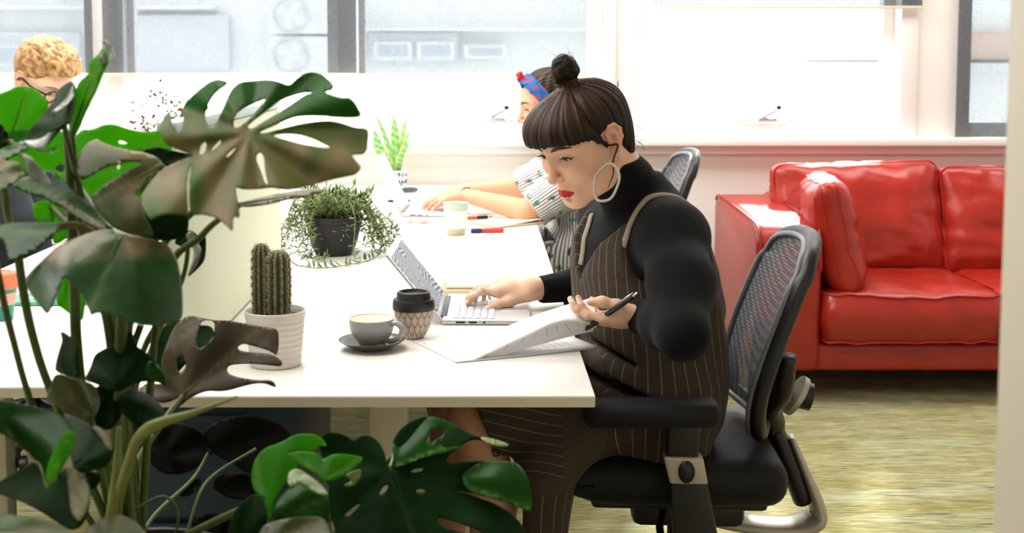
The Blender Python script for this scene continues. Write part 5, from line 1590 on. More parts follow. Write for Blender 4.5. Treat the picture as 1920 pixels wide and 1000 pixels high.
# split leaf at the bottom, hanging
leaf('dark', 1.78, P2('H', (985, 402), (1004, 330), (990, 250), (1020, 180), (1080, 120), (1160, 80), (1240, 70), (1320, 90), (1400, 130), (1480, 180), (1560, 205), (1620, 240), (1520, 215), (1460, 235), (1400, 280), (1350, 320), (1330, 366), (1450, 360), (1560, 350), (1680, 355), (1770, 360), (1820, 400), (1860, 480), (1882, 580), (1872, 682), (1780, 640), (1640, 592), (1480, 552), (1390, 535), (1480, 566), (1640, 622), (1740, 680), (1810, 750), (1842, 820), (1850, 920), (600, 920), (640, 790), (600, 700), (590, 560), (600, 500), (540, 470), (560, 330), (520, 230), (560, 180), (630, 170), (700, 190), (752, 232), (790, 195), (850, 190), (910, 230), (950, 310), (962, 380)), P2('H', (985, 402))[0], P2('H', (1150, 880))[0],
     [P2('H', (1205, 242), (1220, 190), (1280, 140), (1327, 150), (1310, 200), (1262, 222), (1240, 246)), P2('H', (1110, 415), (1150, 400), (1195, 400), (1180, 420), (1120, 428)), P2('H', (908, 562), (940, 510), (972, 503), (960, 540), (930, 567)), P2('H', (1140, 540), (1180, 525), (1212, 550), (1160, 562)), P2('H', (688, 702), (740, 650), (795, 618), (780, 648), (720, 704)), P2('H', (1272, 735), (1290, 708), (1400, 740), (1540, 790), (1600, 840), (1450, 812), (1320, 772))],
     sy=-.0004, npl=6, pleat=.006, grid=8, curl=.03, stem=[(732, 860, 1.84), (640, 960, 1.84), (480, 1020, 1.80)])
leaf('green', 1.772, P2('H', (1004, 330), (990, 250), (1020, 180), (1080, 120), (1160, 80), (1240, 70), (1320, 90), (1400, 130), (1480, 180), (1560, 205), (1520, 215), (1460, 235), (1400, 280), (1340, 300), (1200, 330), (1080, 380), (1010, 400)), P2('H', (1010, 390))[0], P2('H', (1500, 195))[0],
     [P2('H', (1205, 242), (1220, 190), (1280, 140), (1327, 150), (1310, 200), (1262, 222), (1240, 246))], sy=-.0006, rib=False)
leaf('green', 1.768, P2('H', (1420, 450), (1560, 350), (1680, 355), (1770, 360), (1820, 400), (1860, 480), (1882, 580), (1872, 682), (1780, 640), (1640, 592), (1480, 552)), P2('H', (1400, 480))[0], P2('H', (1870, 670))[0], sy=-.0006, rib=False)
leaf('pale', 1.765, P2('H', (1545, 205), (1600, 205), (1650, 218), (1742, 252), (1700, 264), (1640, 254), (1580, 230)), P2('H', (1550, 210))[0], P2('H', (1735, 255))[0], rib=False, sy=-.0012)
leaf('bright', 1.62, P2('H', (100, 445), (130, 340), (190, 270), (300, 235), (380, 185), (500, 180), (560, 215), (587, 262), (540, 255), (500, 292), (440, 292), (330, 300), (380, 350), (400, 400), (330, 470), (250, 600), (230, 720), (200, 700), (190, 590), (120, 545)), P2('H', (225, 710))[0], P2('H', (570, 240))[0], curl=.08, sx=.0003, stem=[(500, 1000, 1.7), (420, 1040, 1.72)])
leaf('bright', 1.60, P2('H', (318, 308), (440, 288), (530, 308), (550, 350), (620, 310), (700, 308), (818, 330), (780, 380), (700, 440), (620, 472), (556, 492), (530, 440), (450, 400), (370, 350)), P2('H', (540, 470))[0], P2('H', (800, 335))[0], sy=-.0008)
leaf('pale', 1.57, P2('H', (330, 482), (340, 420), (400, 400), (460, 440), (530, 490), (570, 530), (597, 572), (520, 560), (450, 512), (400, 490), (350, 517)), P2('H', (345, 490))[0], P2('H', (590, 565))[0], sy=-.0012)
leaf('green', 1.60, P2('H', (215, 720), (270, 600), (350, 515), (400, 490), (450, 515), (520, 560), (592, 572), (604, 700), (590, 760), (400, 720)), P2('H', (260, 710))[0], P2('H', (580, 590))[0], curl=.06)
leaf('olive', 1.48, P2('H', (170, 760), (300, 722), (420, 706), (555, 704), (602, 790), (620, 920), (120, 920)), P2('H', (200, 880))[0], P2('H', (560, 720))[0], sy=-.0008)
leaf('dark', 1.56, P2('H', (-20, 690), (60, 600), (120, 558), (190, 592), (205, 700), (205, 760), (120, 850), (60, 930), (-60, 930)), P2('H', (20, 860))[0], P2('H', (140, 575))[0])
leaf('pale', 1.75, P2('H', (690, 440), (760, 415), (800, 405), (800, 440), (770, 500), (720, 518), (680, 510), (740, 480)), P2('H', (700, 450))[0], P2('H', (700, 510))[0], rib=False)
# planter
M['planter'] = mat('dark_planter', rgb(48, 46, 44), 0.6, vary=.2, vscale=12)
tv = lathe([(.10, 0), (.105, .01), (.14, .56), (.143, .60), (.135, .60), (.13, .56), (0, .56)], 40, (PX0, PY0, 0)); obj('planter', tv[0], tv[1], M['planter'], mon, auto=40)
tv = lathe([(.131, .565), (0, .572)], 30, (PX0, PY0, 0)); obj('soil', tv[0], tv[1], M['soil'], mon)
# ------------------------------------------------------------------ people
from mathutils.bvhtree import BVHTree
def skinmat(name, rough=.48):
    m = mat(name, rgb(224, 178, 150), rough, attr='Col', spec=.35, sss=.12, bump=.03, bscale=500)
    return m
M['skin'] = skinmat('skin')
M['hair_dark'] = mat('dark_brown_hair', rgb(40, 28, 22), .5, attr='Col', spec=.22)
M['hair_blond'] = mat('sandy_hair', rgb(200, 160, 110), .55, attr='Col')
M['lash'] = mat('dark_lash', rgb(24, 16, 14), .6)
M['brow'] = mat('brow_hair', rgb(92, 62, 44), .8)
M['eyeball'] = mat('eye', rgb(235, 230, 225), .12, attr='Col')
M['silver_ring'] = mat('silver_jewellery', rgb(206, 200, 190), .28, metal=.9)
M['dull_silver'] = mat('textured_silver', rgb(214, 209, 200), .5, metal=.35, bump=.5, bscale=160)

def frame3(psi, pitch, roll=0.0, side=-1):
    """axes (forward, left, up) of a head looking along side*X turned towards the camera by psi, nodding by pitch"""
    F = Vector((side*math.cos(psi)*math.cos(pitch), -math.sin(psi)*math.cos(pitch), -math.sin(pitch))).normalized()
    L = Vector((0, 0, 1)).cross(F).normalized()
    U = F.cross(L)
    if roll:
        R = Matrix.Rotation(roll, 3, F); L = R @ L; U = R @ U
    return Matrix(((F.x, L.x, U.x), (F.y, L.y, U.y), (F.z, L.z, U.z)))

HEAD_LIPS = (.0715, .024)
def head_sdf(vox, neck_to, male=False, neck_r=.050):
    lo = (-.16, -.105, -.235); hi = (.140, .105, .150)
    nt = np.array(neck_to)
    lo = np.minimum(lo, nt-.08); hi = np.maximum(hi, nt+.08)
    s = SDF(lo, hi, vox)
    s.ell((-.012, 0, .036), (.094, .073, .068), 0)
    s.ell((.026, 0, .002), (.063, .061, .082), .03)
    s.ell((.030, 0, -.055), (.050, .048, .045), .03)
    j = 1.08 if male else 1.0
    for y in (-1, 1):
        s.chain([(-.004, y*.058*j, -.035), (.022, y*.049*j, -.072), (.068, y*.016*j, -.094)], [.016, .014, .013], .028)
        s.ell((.056, y*.034, -.022), (.027, .024, .022), .026)          # cheek
    s.ell((.073, 0, -.095), (.017, .018*j, .0135), .018)                   # chin
    s.ell((.075, 0, -.068), (.017, .026, .020), .014)                    # mouth barrel
    for y in (-1, 1):
        s.chain([(.078, y*.012, .022), (.073, y*.034, .026), (.058, y*.052, .020)], [.0095, .0085, .007], .016)  # brow ridge
        s.ell((.096, y*.033, .006), (.020, .017, .013), .014, op='sub')   # socket
        s.ell((.0665, y*.033, .005), (.0155, .0150, .0135), .004)          # lids
    s.chain([(.079, 0, .022), (.090, 0, -.004), (.103, 0, -.028)], [.0075, .0068, .0080], .010)
    s.ell((.1035, 0, -.0335), (.0098, .0095, .0085), .006)
    for y in (-1, 1):
        s.ell((.0925, y*.0115, -.0375), (.0105, .0062, .0068), .005)
        s.ell((.0955, y*.0062, -.0445), (.0045, .0030, .0032), .002, op='sub')
    # lips
    for z, r0, xo in ((-.0655, .0050, 0), (-.0740, .0060, -.0005)):
        s.chain([(.076, -.0235, -.0705), (.0868+xo, -.011, z), (.0895+xo, 0, z-.0006), (.0868+xo, .011, z), (.076, .0235, -.0705)], [.0018, r0*.9, r0, r0*.9, .0018], .004)
    s.chain([(.080, -.024, -.0708), (.0935, -.010, -.0700), (.0955, 0, -.0702), (.0935, .010, -.0700), (.080, .024, -.0708)], [.0012]*5, .002, op='sub')
    s.ell((.097, 0, -.0555), (.006, .0032, .006), .004, op='sub')          # philtrum
    s.ell((.093, 0, -.0845), (.010, .016, .0045), .006, op='sub')         # under the lip
    # neck
    s.cap((-.022, 0, -.035), neck_to, .052 if not male else .058, neck_r if not male else .060, .030)
    # ears
    for y in (-1, 1):
        R = Matrix.Rotation(y*math.radians(-22), 3, 'Z') @ Matrix.Rotation(math.radians(-10), 3, 'Y')
        R = np.array(R)
        s.ell((-.010, y*.0765, .004), (.0155, .0060, .0250), .004, R)
        def ep(x, z, o=0.0): return (x, y*(.0775-.42*(x+.004)+o), z)
        s.chain([ep(.004, .002), ep(.003, .016), ep(-.005, .027), ep(-.017, .0265), ep(-.0245, .014), ep(-.0235, -.002), ep(-.016, -.014), ep(-.009, -.021)], [.0022, .0028, .0032, .0034, .0034, .0030, .0030, .0040], .003)
        s.chain([ep(-.006, .014), ep(-.0155, .008), ep(-.014, -.006), ep(-.006, -.012)], [.0022, .0026, .0026, .0024], .003)
        s.ell(ep(-.0055, .000, .0035), (.0056, .0070, .0095), .002, op='sub'); s.ell(ep(-.0175, .016, .003), (.0035, .0045, .0080), .002, op='sub')
        s.ell(ep(.0015, -.004), (.0042, .0045, .0065), .003)
        s.ell(ep(-.0055, -.0235, -.001), (.0078, .0046, .0088), .005)
    return s

def mixc(a, b, k):
    return a*(1-k[:, None])+np.array(b[:3])*k[:, None]
def head_cols(p, base, lips=None, blush=None):
    c = np.tile(np.array(base[:3], np.float32), (len(p), 1))
    x, y, z = p[:, 0], p[:, 1], p[:, 2]
    front = x > .045
    if blush is not None:
        for s_ in (-1, 1):
            d = np.sqrt(((x-.062)/.03)**2+((y-s_*.044)/.022)**2+((z+.022)/.022)**2)
            c = mixc(c, blush, np.clip(1-d, 0, 1)*.55)
        d = np.sqrt(((x-.104)/.012)**2+(y/.012)**2+((z+.034)/.012)**2); c = mixc(c, blush, np.clip(1-d, 0, 1)*.35)
    ear = (np.abs(y) > .070) & (x < .02); c = mixc(c, blush if blush is not None else base, ear*.35)
    if lips is not None:
        t = np.clip(1-(y/.0245)**2, 0, 1)
        top = -.0700+.0088*t**.6-.0012*np.exp(-(y/.004)**2); bot = -.0700-.0108*t**.8
        k = np.clip((top-z)/.0012+.5, 0, 1)*np.clip((z-bot)/.0012+.5, 0, 1)*(np.abs(y) < .0245)*(x > .066)
        c = mixc(c, lips, k)
    for s_ in (-1, 1):       # eye make-up along the lid edge
        d = np.sqrt(((y-s_*.034)/.019)**2+((z-.0005)/.0065)**2)
        c = mixc(c, rgb(120, 78, 62), np.clip(1.15-d, 0, 1)*.40*front)
    # nostrils
    for s_ in (-1, 1):
        d = np.sqrt(((x-.096)/.006)**2+((y-s_*.006)/.004)**2+((z+.0455)/.004)**2)
        c = mixc(c, rgb(110, 60, 48), np.clip(1.2-d, 0, 1)*.8)
    return c

def xf(p, R, T, sc=1.0):
    return (p*sc) @ np.array(R).T + np.array(T, np.float32)

def face_parts(p, q, R, T, sc, parent, look=-16, iris=rgb(60, 42, 30), lid=(-28, 6), brow=None, wing=True):
    """eyes, lashes and brows laid on the surface of a head"""
    bv = BVHTree.FromPolygons([tuple(v) for v in p], [tuple(f) for f in q])
    def surf(y, z):
        h = bv.ray_cast(Vector((.2, y, z)), Vector((-1, 0, 0)))
        return Vector(h[0]) if h[0] is not None else Vector((.07, y, z))
    R3 = np.array(R)
    def tw(v): return [tuple(R3 @ (np.array(a)*sc)+np.array(T)) for a in v]
    for s_ in (-1, 1):
        c = Vector((.0665, s_*.033, .005)); rad = .0163
        V = []; F = []; C = []; n, m_ = 26, 12
        up = []
        for i in range(n+1):
            u = 2*i/n-1
            az = math.radians(u*44+s_*6)
            lo_, hi_ = lid
            k = (1-abs(u)**2.2)
            mid = lo_*.6+hi_*.4+(abs(u))*2
            e0 = mid+(lo_-mid)*k; e1 = mid+(hi_-mid)*k
            for j in range(m_+1):
                el = math.radians(e0+(e1-e0)*j/m_)
                d = Vector((math.cos(az)*math.cos(el), math.sin(az)*math.cos(el)*.96, math.sin(el)*.90))
                P = c+d*rad; V.append(P)
                g = Vector((1, s_*.02, math.tan(math.radians(look)))).normalized()
                a_ = d.normalized().angle(g)
                col = rgb(232, 224, 218)[:3]
                if a_ < math.radians(24): col = iris[:3]
                if a_ < math.radians(10): col = (.005, .004, .004)
                C.append(col)
                if j == m_: up.append(c+d*(rad+.0007))
        for i in range(n):
            for j in range(m_):
                a = i*(m_+1)+j
                F.append((a, a+m_+1, a+m_+2, a+1))
        o = obj('eye', tw(V), F, M['eyeball'], parent); setcol(o, C)
        if wing:
            ee = up[-1] if s_ > 0 else up[0]
            w_ = ee+Vector((-.003, s_*.004, .0022))
            up = up+[w_] if s_ > 0 else [w_]+up
        rr_ = [.0004]+[.0013]*(len(up)-2)+[.0005] 
        tv = tube(up, rr_, 6); obj('eyelash', tw(tv[0]), tv[1], M['lash'], parent)
        if s_ and True:
            LV = ([], [])
            for i in range(2, len(up)-1, 2):
                a = up[i]; d = (a-c).normalized()
                LV = join(LV, tube([a, a+d*.004+Vector((0, 0, -.0006)), a+d*.0075+Vector((0, 0, .0004))], [.00035, .00028, .0001], 4))
            o2 = obj('eyelash', tw(LV[0]), LV[1], M['lash'], parent)
        pts = []
        for i in range(11):
            t_ = i/10
            y = s_*(.013+.041*t_); z = .0225+.0075*math.sin(t_*PI*.72)-.004*t_**3
            pts.append(surf(y, z)+Vector((.0004, 0, 0)))
        tv = tube(pts, [.0014, .0030, .0030, .0022, .0008], 7, flat=(1.15, .35), upv=(0, 0, 1)); obj('eyebrow', tw(tv[0]), tv[1], brow or M['brow'], parent)

def hair_cols(p, dark, light, seed, center=(.012, 0), freq=26.0, top=None):
    """strand colours that follow the combing direction around an axis"""
    ph = np.arctan2(p[:, 1]-center[1], p[:, 0]-center[0])
    r = np.hypot(p[:, 1]-center[1], p[:, 0]-center[0])
    out = np.zeros((len(p), 3), np.float32)
    a = np.array(dark[:3]); b = np.array(light[:3])
    k = .5+.25*np.sin(ph*freq+2*np.sin(ph*7+seed))+.25*np.sin(ph*freq*2.3+seed+3*np.sin(ph*5))
    k = np.clip(k*1.1-.1, 0, 1)
    if top is not None: k = k*np.clip(top(p), 0, 1)
    return a*(1-k[:, None])+b*k[:, None], k

def displace(p, q, amt):
    """move vertices along their normals"""
    fn = np.cross(p[q[:, 2]]-p[q[:, 0]], p[q[:, 3]]-p[q[:, 1]])
    n = np.zeros_like(p)
    for c in range(4):
        for k in range(3): n[:, k] += np.bincount(q[:, c], fn[:, k], len(p))
    n /= np.linalg.norm(n, axis=1)[:, None]+1e-9
    v0 = p[q[:, 0]].astype(np.float64)
    vol = np.sum(v0*np.cross(p[q[:, 1]], p[q[:, 2]]))
    if vol < 0: n = -n
    return p+n*np.asarray(amt)[:, None]
def relax(p, q, it=2, w=.5):
    e = np.concatenate([q[:, [0, 1]], q[:, [1, 2]], q[:, [2, 3]], q[:, [3, 0]]]); n = len(p)
    cnt = np.bincount(e[:, 0], minlength=n)+np.bincount(e[:, 1], minlength=n)
    for _ in range(it):
        acc = np.stack([np.bincount(e[:, 0], p[e[:, 1], c], n)+np.bincount(e[:, 1], p[e[:, 0], c], n) for c in range(3)], 1)
        p = p*(1-w)+w*acc/np.maximum(cnt, 1)[:, None]
    return p.astype(np.float32)

def hand_mesh(wrist, d, n, left, curl, spread=(.0, .0, .0, .0), thumb=None, scale=1.0, base_col=rgb(236, 194, 166), vox=.0016, wrist_to=None, thumb_curl=(10, 15)):
    """a hand: d along the fingers, n out of its back; curl = per finger (knuckle, middle, end) bends in degrees"""
    d = Vector(d).normalized(); n = Vector(n); n = (n-d*n.dot(d)).normalized()
    s = d.cross(n) if left else n.cross(d)      # thumb side
    Wp = Vector(wrist); k = scale
    pts = []
    sd = SDF(Wp-Vector((.22, .22, .22)), Wp+Vector((.22, .22, .22)), vox)
    sd.a = None
    ops = []
    kn = []
    tips = []
    bl = [.086, .089, .084, .076]; of = [.026, .0075, -.011, -.028]
    L = [(.040, .025, .019), (.044, .029, .020), (.041, .027, .019), (.032, .019, .017)]
    rad = [.0086, .0088, .0083, .0073]
    for i in range(4):
        b = Wp+d*(bl[i]*k)+s*(of[i]*k)+n*((.003 if i in (1, 2) else 0)*k)
        kn.append(b)
        cd = (d+s*spread[i]).normalized(); cn = (n-cd*n.dot(cd)).normalized()
        P = b; ch = [P]; axes = []
        for j in range(3):
            a = -math.radians(curl[i][j])
            nd = cd*math.cos(a)+cn*math.sin(a); cn = cn*math.cos(a)-cd*math.sin(a); cd = nd
            P = P+cd*(L[i][j]*k); ch.append(P); axes.append((cd.copy(), cn.copy()))
        r_ = rad[i]*k
        ops.append(('chain', ch, [r_*1.08, r_, r_*.92, r_*.80], .004))
        for j in (1, 2): ops.append(('ball', ch[j]+axes[j][1]*(r_*.15), r_*1.02, .004))
        tips.append((ch[3], axes[2][0], axes[2][1], r_))
        ops.append(('chain', [Wp+d*.012*k+s*(of[i]*.55*k), b.lerp(Wp, .35)+s*0, b], [.0165*k, .0135*k, .0115*k], .016))
    tb = Wp+d*(.018*k)+s*(.022*k)-n*(.006*k)
    td, tn = thumb if thumb else ((d*.72+s*.62-n*.30), n*.4+s*.6)
    td = Vector(td).normalized(); tn = Vector(tn); tn = (tn-td*tn.dot(td)).normalized()
    P = tb; ch = [P]; TL = (.046, .034, .027)
    for j in range(3):
        a = 0 if j == 0 else -math.radians(thumb_curl[j-1])
        nd = td*math.cos(a)+tn*math.sin(a); tn = tn*math.cos(a)-td*math.sin(a); td = nd
        P = P+td*(TL[j]*k); ch.append(P)
    ops.append(('chain', ch, [.0165*k, .0118*k, .0108*k, .0088*k], .010))
    ops.append(('chain', [tb, kn[0].lerp(Wp, .25)-n*.004*k], [.014*k, .010*k], .014))
    tips.append((ch[3], td.copy(), tn.copy(), .0098*k))
    if wrist_to is not None: ops.append(('chain', [Wp+d*.012, Wp, Vector(wrist_to)], [.0235*k, .0235*k, .030*k], .016))
    allp = [q for o in ops for q in (o[1] if o[0] == 'chain' else [o[1]])]
    lo = np.min(np.array([tuple(a) for a in allp]), 0)-.035; hi = np.max(np.array([tuple(a) for a in allp]), 0)+.035
    sd = SDF(lo, hi, vox)
    for o in ops:
        if o[0] == 'chain': sd.chain([tuple(a) for a in o[1]], o[2], o[3])
        else: sd.ell(tuple(o[1]), (o[2],)*3, o[3])
    p, q = sd.mesh(); p = relax(p, q, 2)
    c = np.tile(np.array(base_col[:3], np.float32), (len(p), 1))
    red = np.array(rgb(214, 140, 116)[:3])
    for (tp, ax, nn, r_) in tips:
        dd = np.linalg.norm(p-np.array(tp), axis=1)
        c = mixc(c, red, np.clip(1-dd/.028, 0, 1)*.6)
        rel = p-np.array(tp)
        al = rel @ np.array(ax); hn = rel @ np.array(nn)
        nail = (hn > r_*.45) & (al > -.008) & (al < r_*.9)
        c = mixc(c, rgb(238, 206, 192), nail*.9)
    for b in kn:
        dd = np.linalg.norm(p-np.array(b+n*.008), axis=1); c = mixc(c, red, np.clip(1-dd/.014, 0, 1)*.3)
    return p, q, c, kn, ch

def merge(parts):
    P, Q, C = [], [], []; o = 0
    for p, q, c in parts:
        P.append(p); Q.append(np.asarray(q)+o); C.append(c); o += len(p)
    return np.concatenate(P), np.concatenate(Q), np.concatenate(C)

def orient(p, q):
    v0 = p[q[:, 0]].astype(np.float64)
    vol = np.sum(v0*np.cross(p[q[:, 1]], p[q[:, 2]])+v0*np.cross(p[q[:, 2]], p[q[:, 3]]))
    return q[:, ::-1] if vol < 0 else q

# ============================ woman at the front desk
w1 = thing('person', 'woman with dark topknot, red lips and pinstripe pinafore reading the lifted report', 'person', (.38, 2.69, 0))
HR = frame3(math.radians(36), math.radians(27), 0)
HT = Vector((.207, 2.575, 1.137)); HS = 1.04
def hl(v): return Vector(HR @ (Vector(v)*HS))+HT          # head-local to room
def lh(v): return (HR.transposed() @ (Vector(v)-HT))/HS
NB = Vector((.340, 2.665, 1.005))
hs = head_sdf(.0019, tuple(lh(NB)))
hp, hq = hs.mesh(); hq = orient(hp, hq); hp = relax(hp, hq, 2)
SK = rgb(246, 196, 164)
hc = head_cols(hp, SK, rgb(196, 26, 24), rgb(214, 128, 104))
SHL, SHR = Vector((.380, 2.515, .945)), Vector((.290, 2.845, .940))
ELL, ELR = Vector((.366, 2.285, .800)), Vector((.345, 2.985, .790))
WRL, WRR = Vector((.318, 2.455, .797)), Vector((.128, 2.880, .772))
PV = Vector((.385, 2.69, .585))
KNL, KNR = Vector((-.012, 2.575, .560)), Vector((-.065, 2.775, .560))
ANL, ANR = Vector((.03, 2.60, .085)), Vector((-.10, 2.79, .085))
s = SDF((-.30, 2.1, 0), (.60, 3.15, 1.05), .006)
s.ell(PV+Vector((.01, 0, -.01)), (.080, .135, .065), 0)
s.ell((.375, 2.68, .70), (.080, .105, .13), .05); s.ell((.35, 2.675, .86), (.10, .155, .13), .06)
s.cap(NB, (.35, 2.67, .93), .050, .07, .04)
for a, b in ((SHL, ELL), (SHR, ELR)): s.cap((.345, 2.675, .95), a, .05, .042, .04); s.cap(a, b, .042, .036, .03)
s.cap(ELL, WRL, .034, .024, .02); s.cap(ELR, WRR, .034, .024, .02)
for hip, kn, an in (((.37, 2.61, .585), KNL, ANL), ((.37, 2.77, .585), KNR, ANR)):
    s.cap(hip, kn, .056, .055, .03); s.chain([kn, Vector(kn).lerp(Vector(an), .35)+Vector((.02, 0, 0)), an], [.056, .052, .036], .02)
    s.chain([Vector(an)+Vector((.02, 0, -.035)), Vector(an)+Vector((-.06, 0, -.045)), Vector(an)+Vector((-.13, 0, -.055))], [.034, .032, .024], .03)
bp_, bq = s.mesh(); bq = orient(bp_, bq); bp_ = relax(bp_, bq, 3)
bc = np.tile(np.array(rgb(214, 160, 130)[:3], np.float32), (len(bp_), 1))
# far hand on the keyboard, near hand on the page
fr = hand_mesh(WRR+Vector((-.010, -.004, .004)), (-1, -.06, .04), (0, -.22, 1), False, [(-4, 40, 22), (6, 46, 24), (14, 46, 26), (20, 44, 24)], (.10, .02, -.07, -.16), wrist_to=ELR.lerp(WRR, .72), thumb=((-.88, -.36, -.30), (0, -.3, 1)), thumb_curl=(-6, 6), scale=.95)
fl = hand_mesh(WRL, (-.95, .12, -.06), (.10, -.30, -.95), True, [(8, 28, 18), (14, 30, 18), (20, 32, 18), (28, 34, 18)], (.04, 0, -.04, -.08), wrist_to=ELL.lerp(WRL, .72), thumb=((-.90, -.06, .42), (0, -.25, .95)), thumb_curl=(12, 16), scale=.88)
P_, Q_, C_ = merge([(bp_, bq, bc), (xf(hp, HR, HT, HS).astype(np.float32), hq, hc), (fr[0], orient(fr[0], fr[1]), fr[2]), (fl[0], orient(fl[0], fl[1]), fl[2])])
body = np_obj('body', P_, Q_, M['skin'], w1); setcol(body, C_)
face_parts(hp, hq, HR, HT, HS, w1)

# hair: cap, fringe, bun
s = SDF((-.15, -.12, -.12), (.15, .12, .21), .0024)
s.ell((-.012, 0, .036), (.0985, .0795, .0745), 0)
s.ell((-.060, 0, -.018), (.042, .057, .056), .03); s.ell((-.058, 0, -.058), (.030, .044, .040), .02)
s.fun(lambda x, y, z: np.maximum(.020-x, z-.036)+0*y, (-.15, -.12, -.12), (.15, .12, .04), .010, 'sub')
s.fun(lambda x, y, z: np.maximum(-.030-x, z-(.016+.25*(np.maximum(x, -.03)+.03)))+0*y, (-.15, -.12, -.12), (.15, .12, .05), .008, 'sub')
# fringe: blunt full roll of hair over the forehead
s2 = SDF((-.15, -.12, -.12), (.15, .12, .21), .0024)
s2.ell((.026, 0, .044), (.085, .0785, .0625), 0)
s2.ell((.060, 0, .048), (.053, .068, .044), .015)
s2.fun(lambda x, y, z: (z-(.0400-.022*np.clip((np.abs(y)-.04)/.04, 0, 1)**1.5-.012*np.clip((.06-x)/.05, 0, 1))), (-.15, -.12, -.12), (.15, .12, .08), .003, 'sub')
s2.fun(lambda x, y, z: x-.004-.10*np.maximum(0, z-.10)+0*y, (-.15, -.12, -.12), (.15, .12, .21), .004, 'sub')
s2.ell((.028, 0, .0), (.064, .066, .060), .004, op='sub')
h = np.maximum(.010-np.abs(s.a-s2.a), 0)/.010
s.a = np.minimum(s.a, s2.a)-h*h*.010*.25
s.cap((-.016, 0, .095), (-.016, 0, .130), .020, .016, .012)
s.ell((-.016, .003, .146), (.0255, .0250, .0270), .004); s.ell((-.006, -.006, .134), (.017, .019, .018), .004); s.ell((-.024, .006, .136), (.017, .018, .018), .004)
s.chain([(-.004, .016, .113), (.018, .048, .094), (.030, .070, .062), (.026, .0795, .030)], [.004, .0045, .0045, .004], .005, 'sub')
s.chain([(.030, .060, .028), (.022, .0735, .014), (.014, .0770, .000), (.012, .078, -.012)], [.009, .006, .0035, .001], .006)
gp, gq = s.mesh(); gq = orient(gp, gq); gp = relax(gp, gq, 3)
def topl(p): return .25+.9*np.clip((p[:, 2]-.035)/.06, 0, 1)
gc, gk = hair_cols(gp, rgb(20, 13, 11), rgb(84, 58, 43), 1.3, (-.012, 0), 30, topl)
bun = gp[:, 2] > .122
gc[bun] = np.array(rgb(26, 18, 15)[:3])+np.clip([noise.noise(Vector((a_*150+b_*80, b_*120, c_*260))) for a_, b_, c_ in gp[bun]], 0, 1)[:, None]*np.array(rgb(70, 50, 40)[:3])*.5
ph = np.arctan2(gp[:, 1], gp[:, 0]+.012)
amt = .0007*np.sin(ph*61+3*np.sin(ph*9))+.0008*np.sin(ph*31+2*np.sin(ph*5))
amt[bun] = [.0032*noise.noise(Vector((a_*70+b_*40, b_*70, c_*95)))+.0012*noise.noise(Vector((a_*260, b_*260, c_*300))) for a_, b_, c_ in gp[bun]]
gp = displace(gp, gq, amt)
hair = np_obj('hair', xf(gp, HR, HT, HS).astype(np.float32), gq, M['hair_dark'], w1); setcol(hair, gc)
rnd = random.Random(5)
WV = ([], [])
for k in range(60):       # loose wisps
    if k < 16: a = Vector((-.016+rnd.uniform(-.02, .02), rnd.uniform(-.02, .02), .156)); d = Vector((rnd.uniform(-1, 1), rnd.uniform(-1, 1), rnd.uniform(.1, .9)))*.025
    elif k < 36: a = Vector((-.085+rnd.uniform(-.02, .01), rnd.uniform(-.05, .05), -.03+rnd.uniform(-.03, .03))); d = Vector((-.016, rnd.uniform(-.01, .01), -.028))
    else:
        th = rnd.uniform(-2.4, 2.4); a = Vector((-.012+.098*math.cos(th), .079*math.sin(th), .075)); d = Vector((math.cos(th)*.006, math.sin(th)*.006, rnd.uniform(.0, .02)))
    WV = join(WV, tube([hl(a), hl(a+d*.6+Vector((0, 0, .004))), hl(a+d+Vector((rnd.uniform(-.004, .004), 0, 0)))], [.0005, .0004, .0002], 4))
# thin lock hanging from the temple past the ear
pts = smooth_path([hl((.026, .074, .016)), hl((.010, .080, -.004)), hl((-.006, .086, -.012)), W(1150, 300, 2.50), W(1150, 325, 2.50), W(1140, 352, 2.51)], 6)
WV = join(WV, tube(pts, [.0028, .0022, .0018, .0014, .0006], 7))
o = obj('loose_strands', WV[0], WV[1], M['hair_dark'], hair); setcol(o, np.tile(np.array(rgb(38, 26, 21)[:3]), (len(WV[0]), 1))); o['kind'] = 'stuff'

# earrings
def hoop(c, ax, ay, rx, ry, th, seed, parent):
    pts = []
    for k in range(41):
        a = 2*PI*k/40
        w_ = 1+.05*math.sin(2*a+seed)+.03*math.sin(5*a+seed)
        pts.append(c+ax*(rx*w_*math.cos(a))+ay*(ry*w_*math.sin(a)))
    tv = tube(pts, th, 9, caps=False, flat=(1.25, .8)); return obj('hoop_earring', tv[0], tv[1], M['dull_silver'], parent)
hc_ = W(1137, 343, 2.495)
hoop(hc_, Vector((1, -.12, .08)).normalized(), Vector((.10, .05, 1)).normalized(), .0235, .0375, .0034, .4, w1)
tv = tube([hl((-.007, .080, -.030)), W(1138, 306, 2.497)], .0012, 8); obj('earring_hook', tv[0], tv[1], M['silver_ring'], w1)
fe = hl((-.007, -.079, -.030))
hoop(fe+Vector((-.004, .0, -.036)), Vector((1, -.35, .0)).normalized(), Vector((.05, 0, 1)).normalized(), .0225, .036, .0022, 1.4, w1)

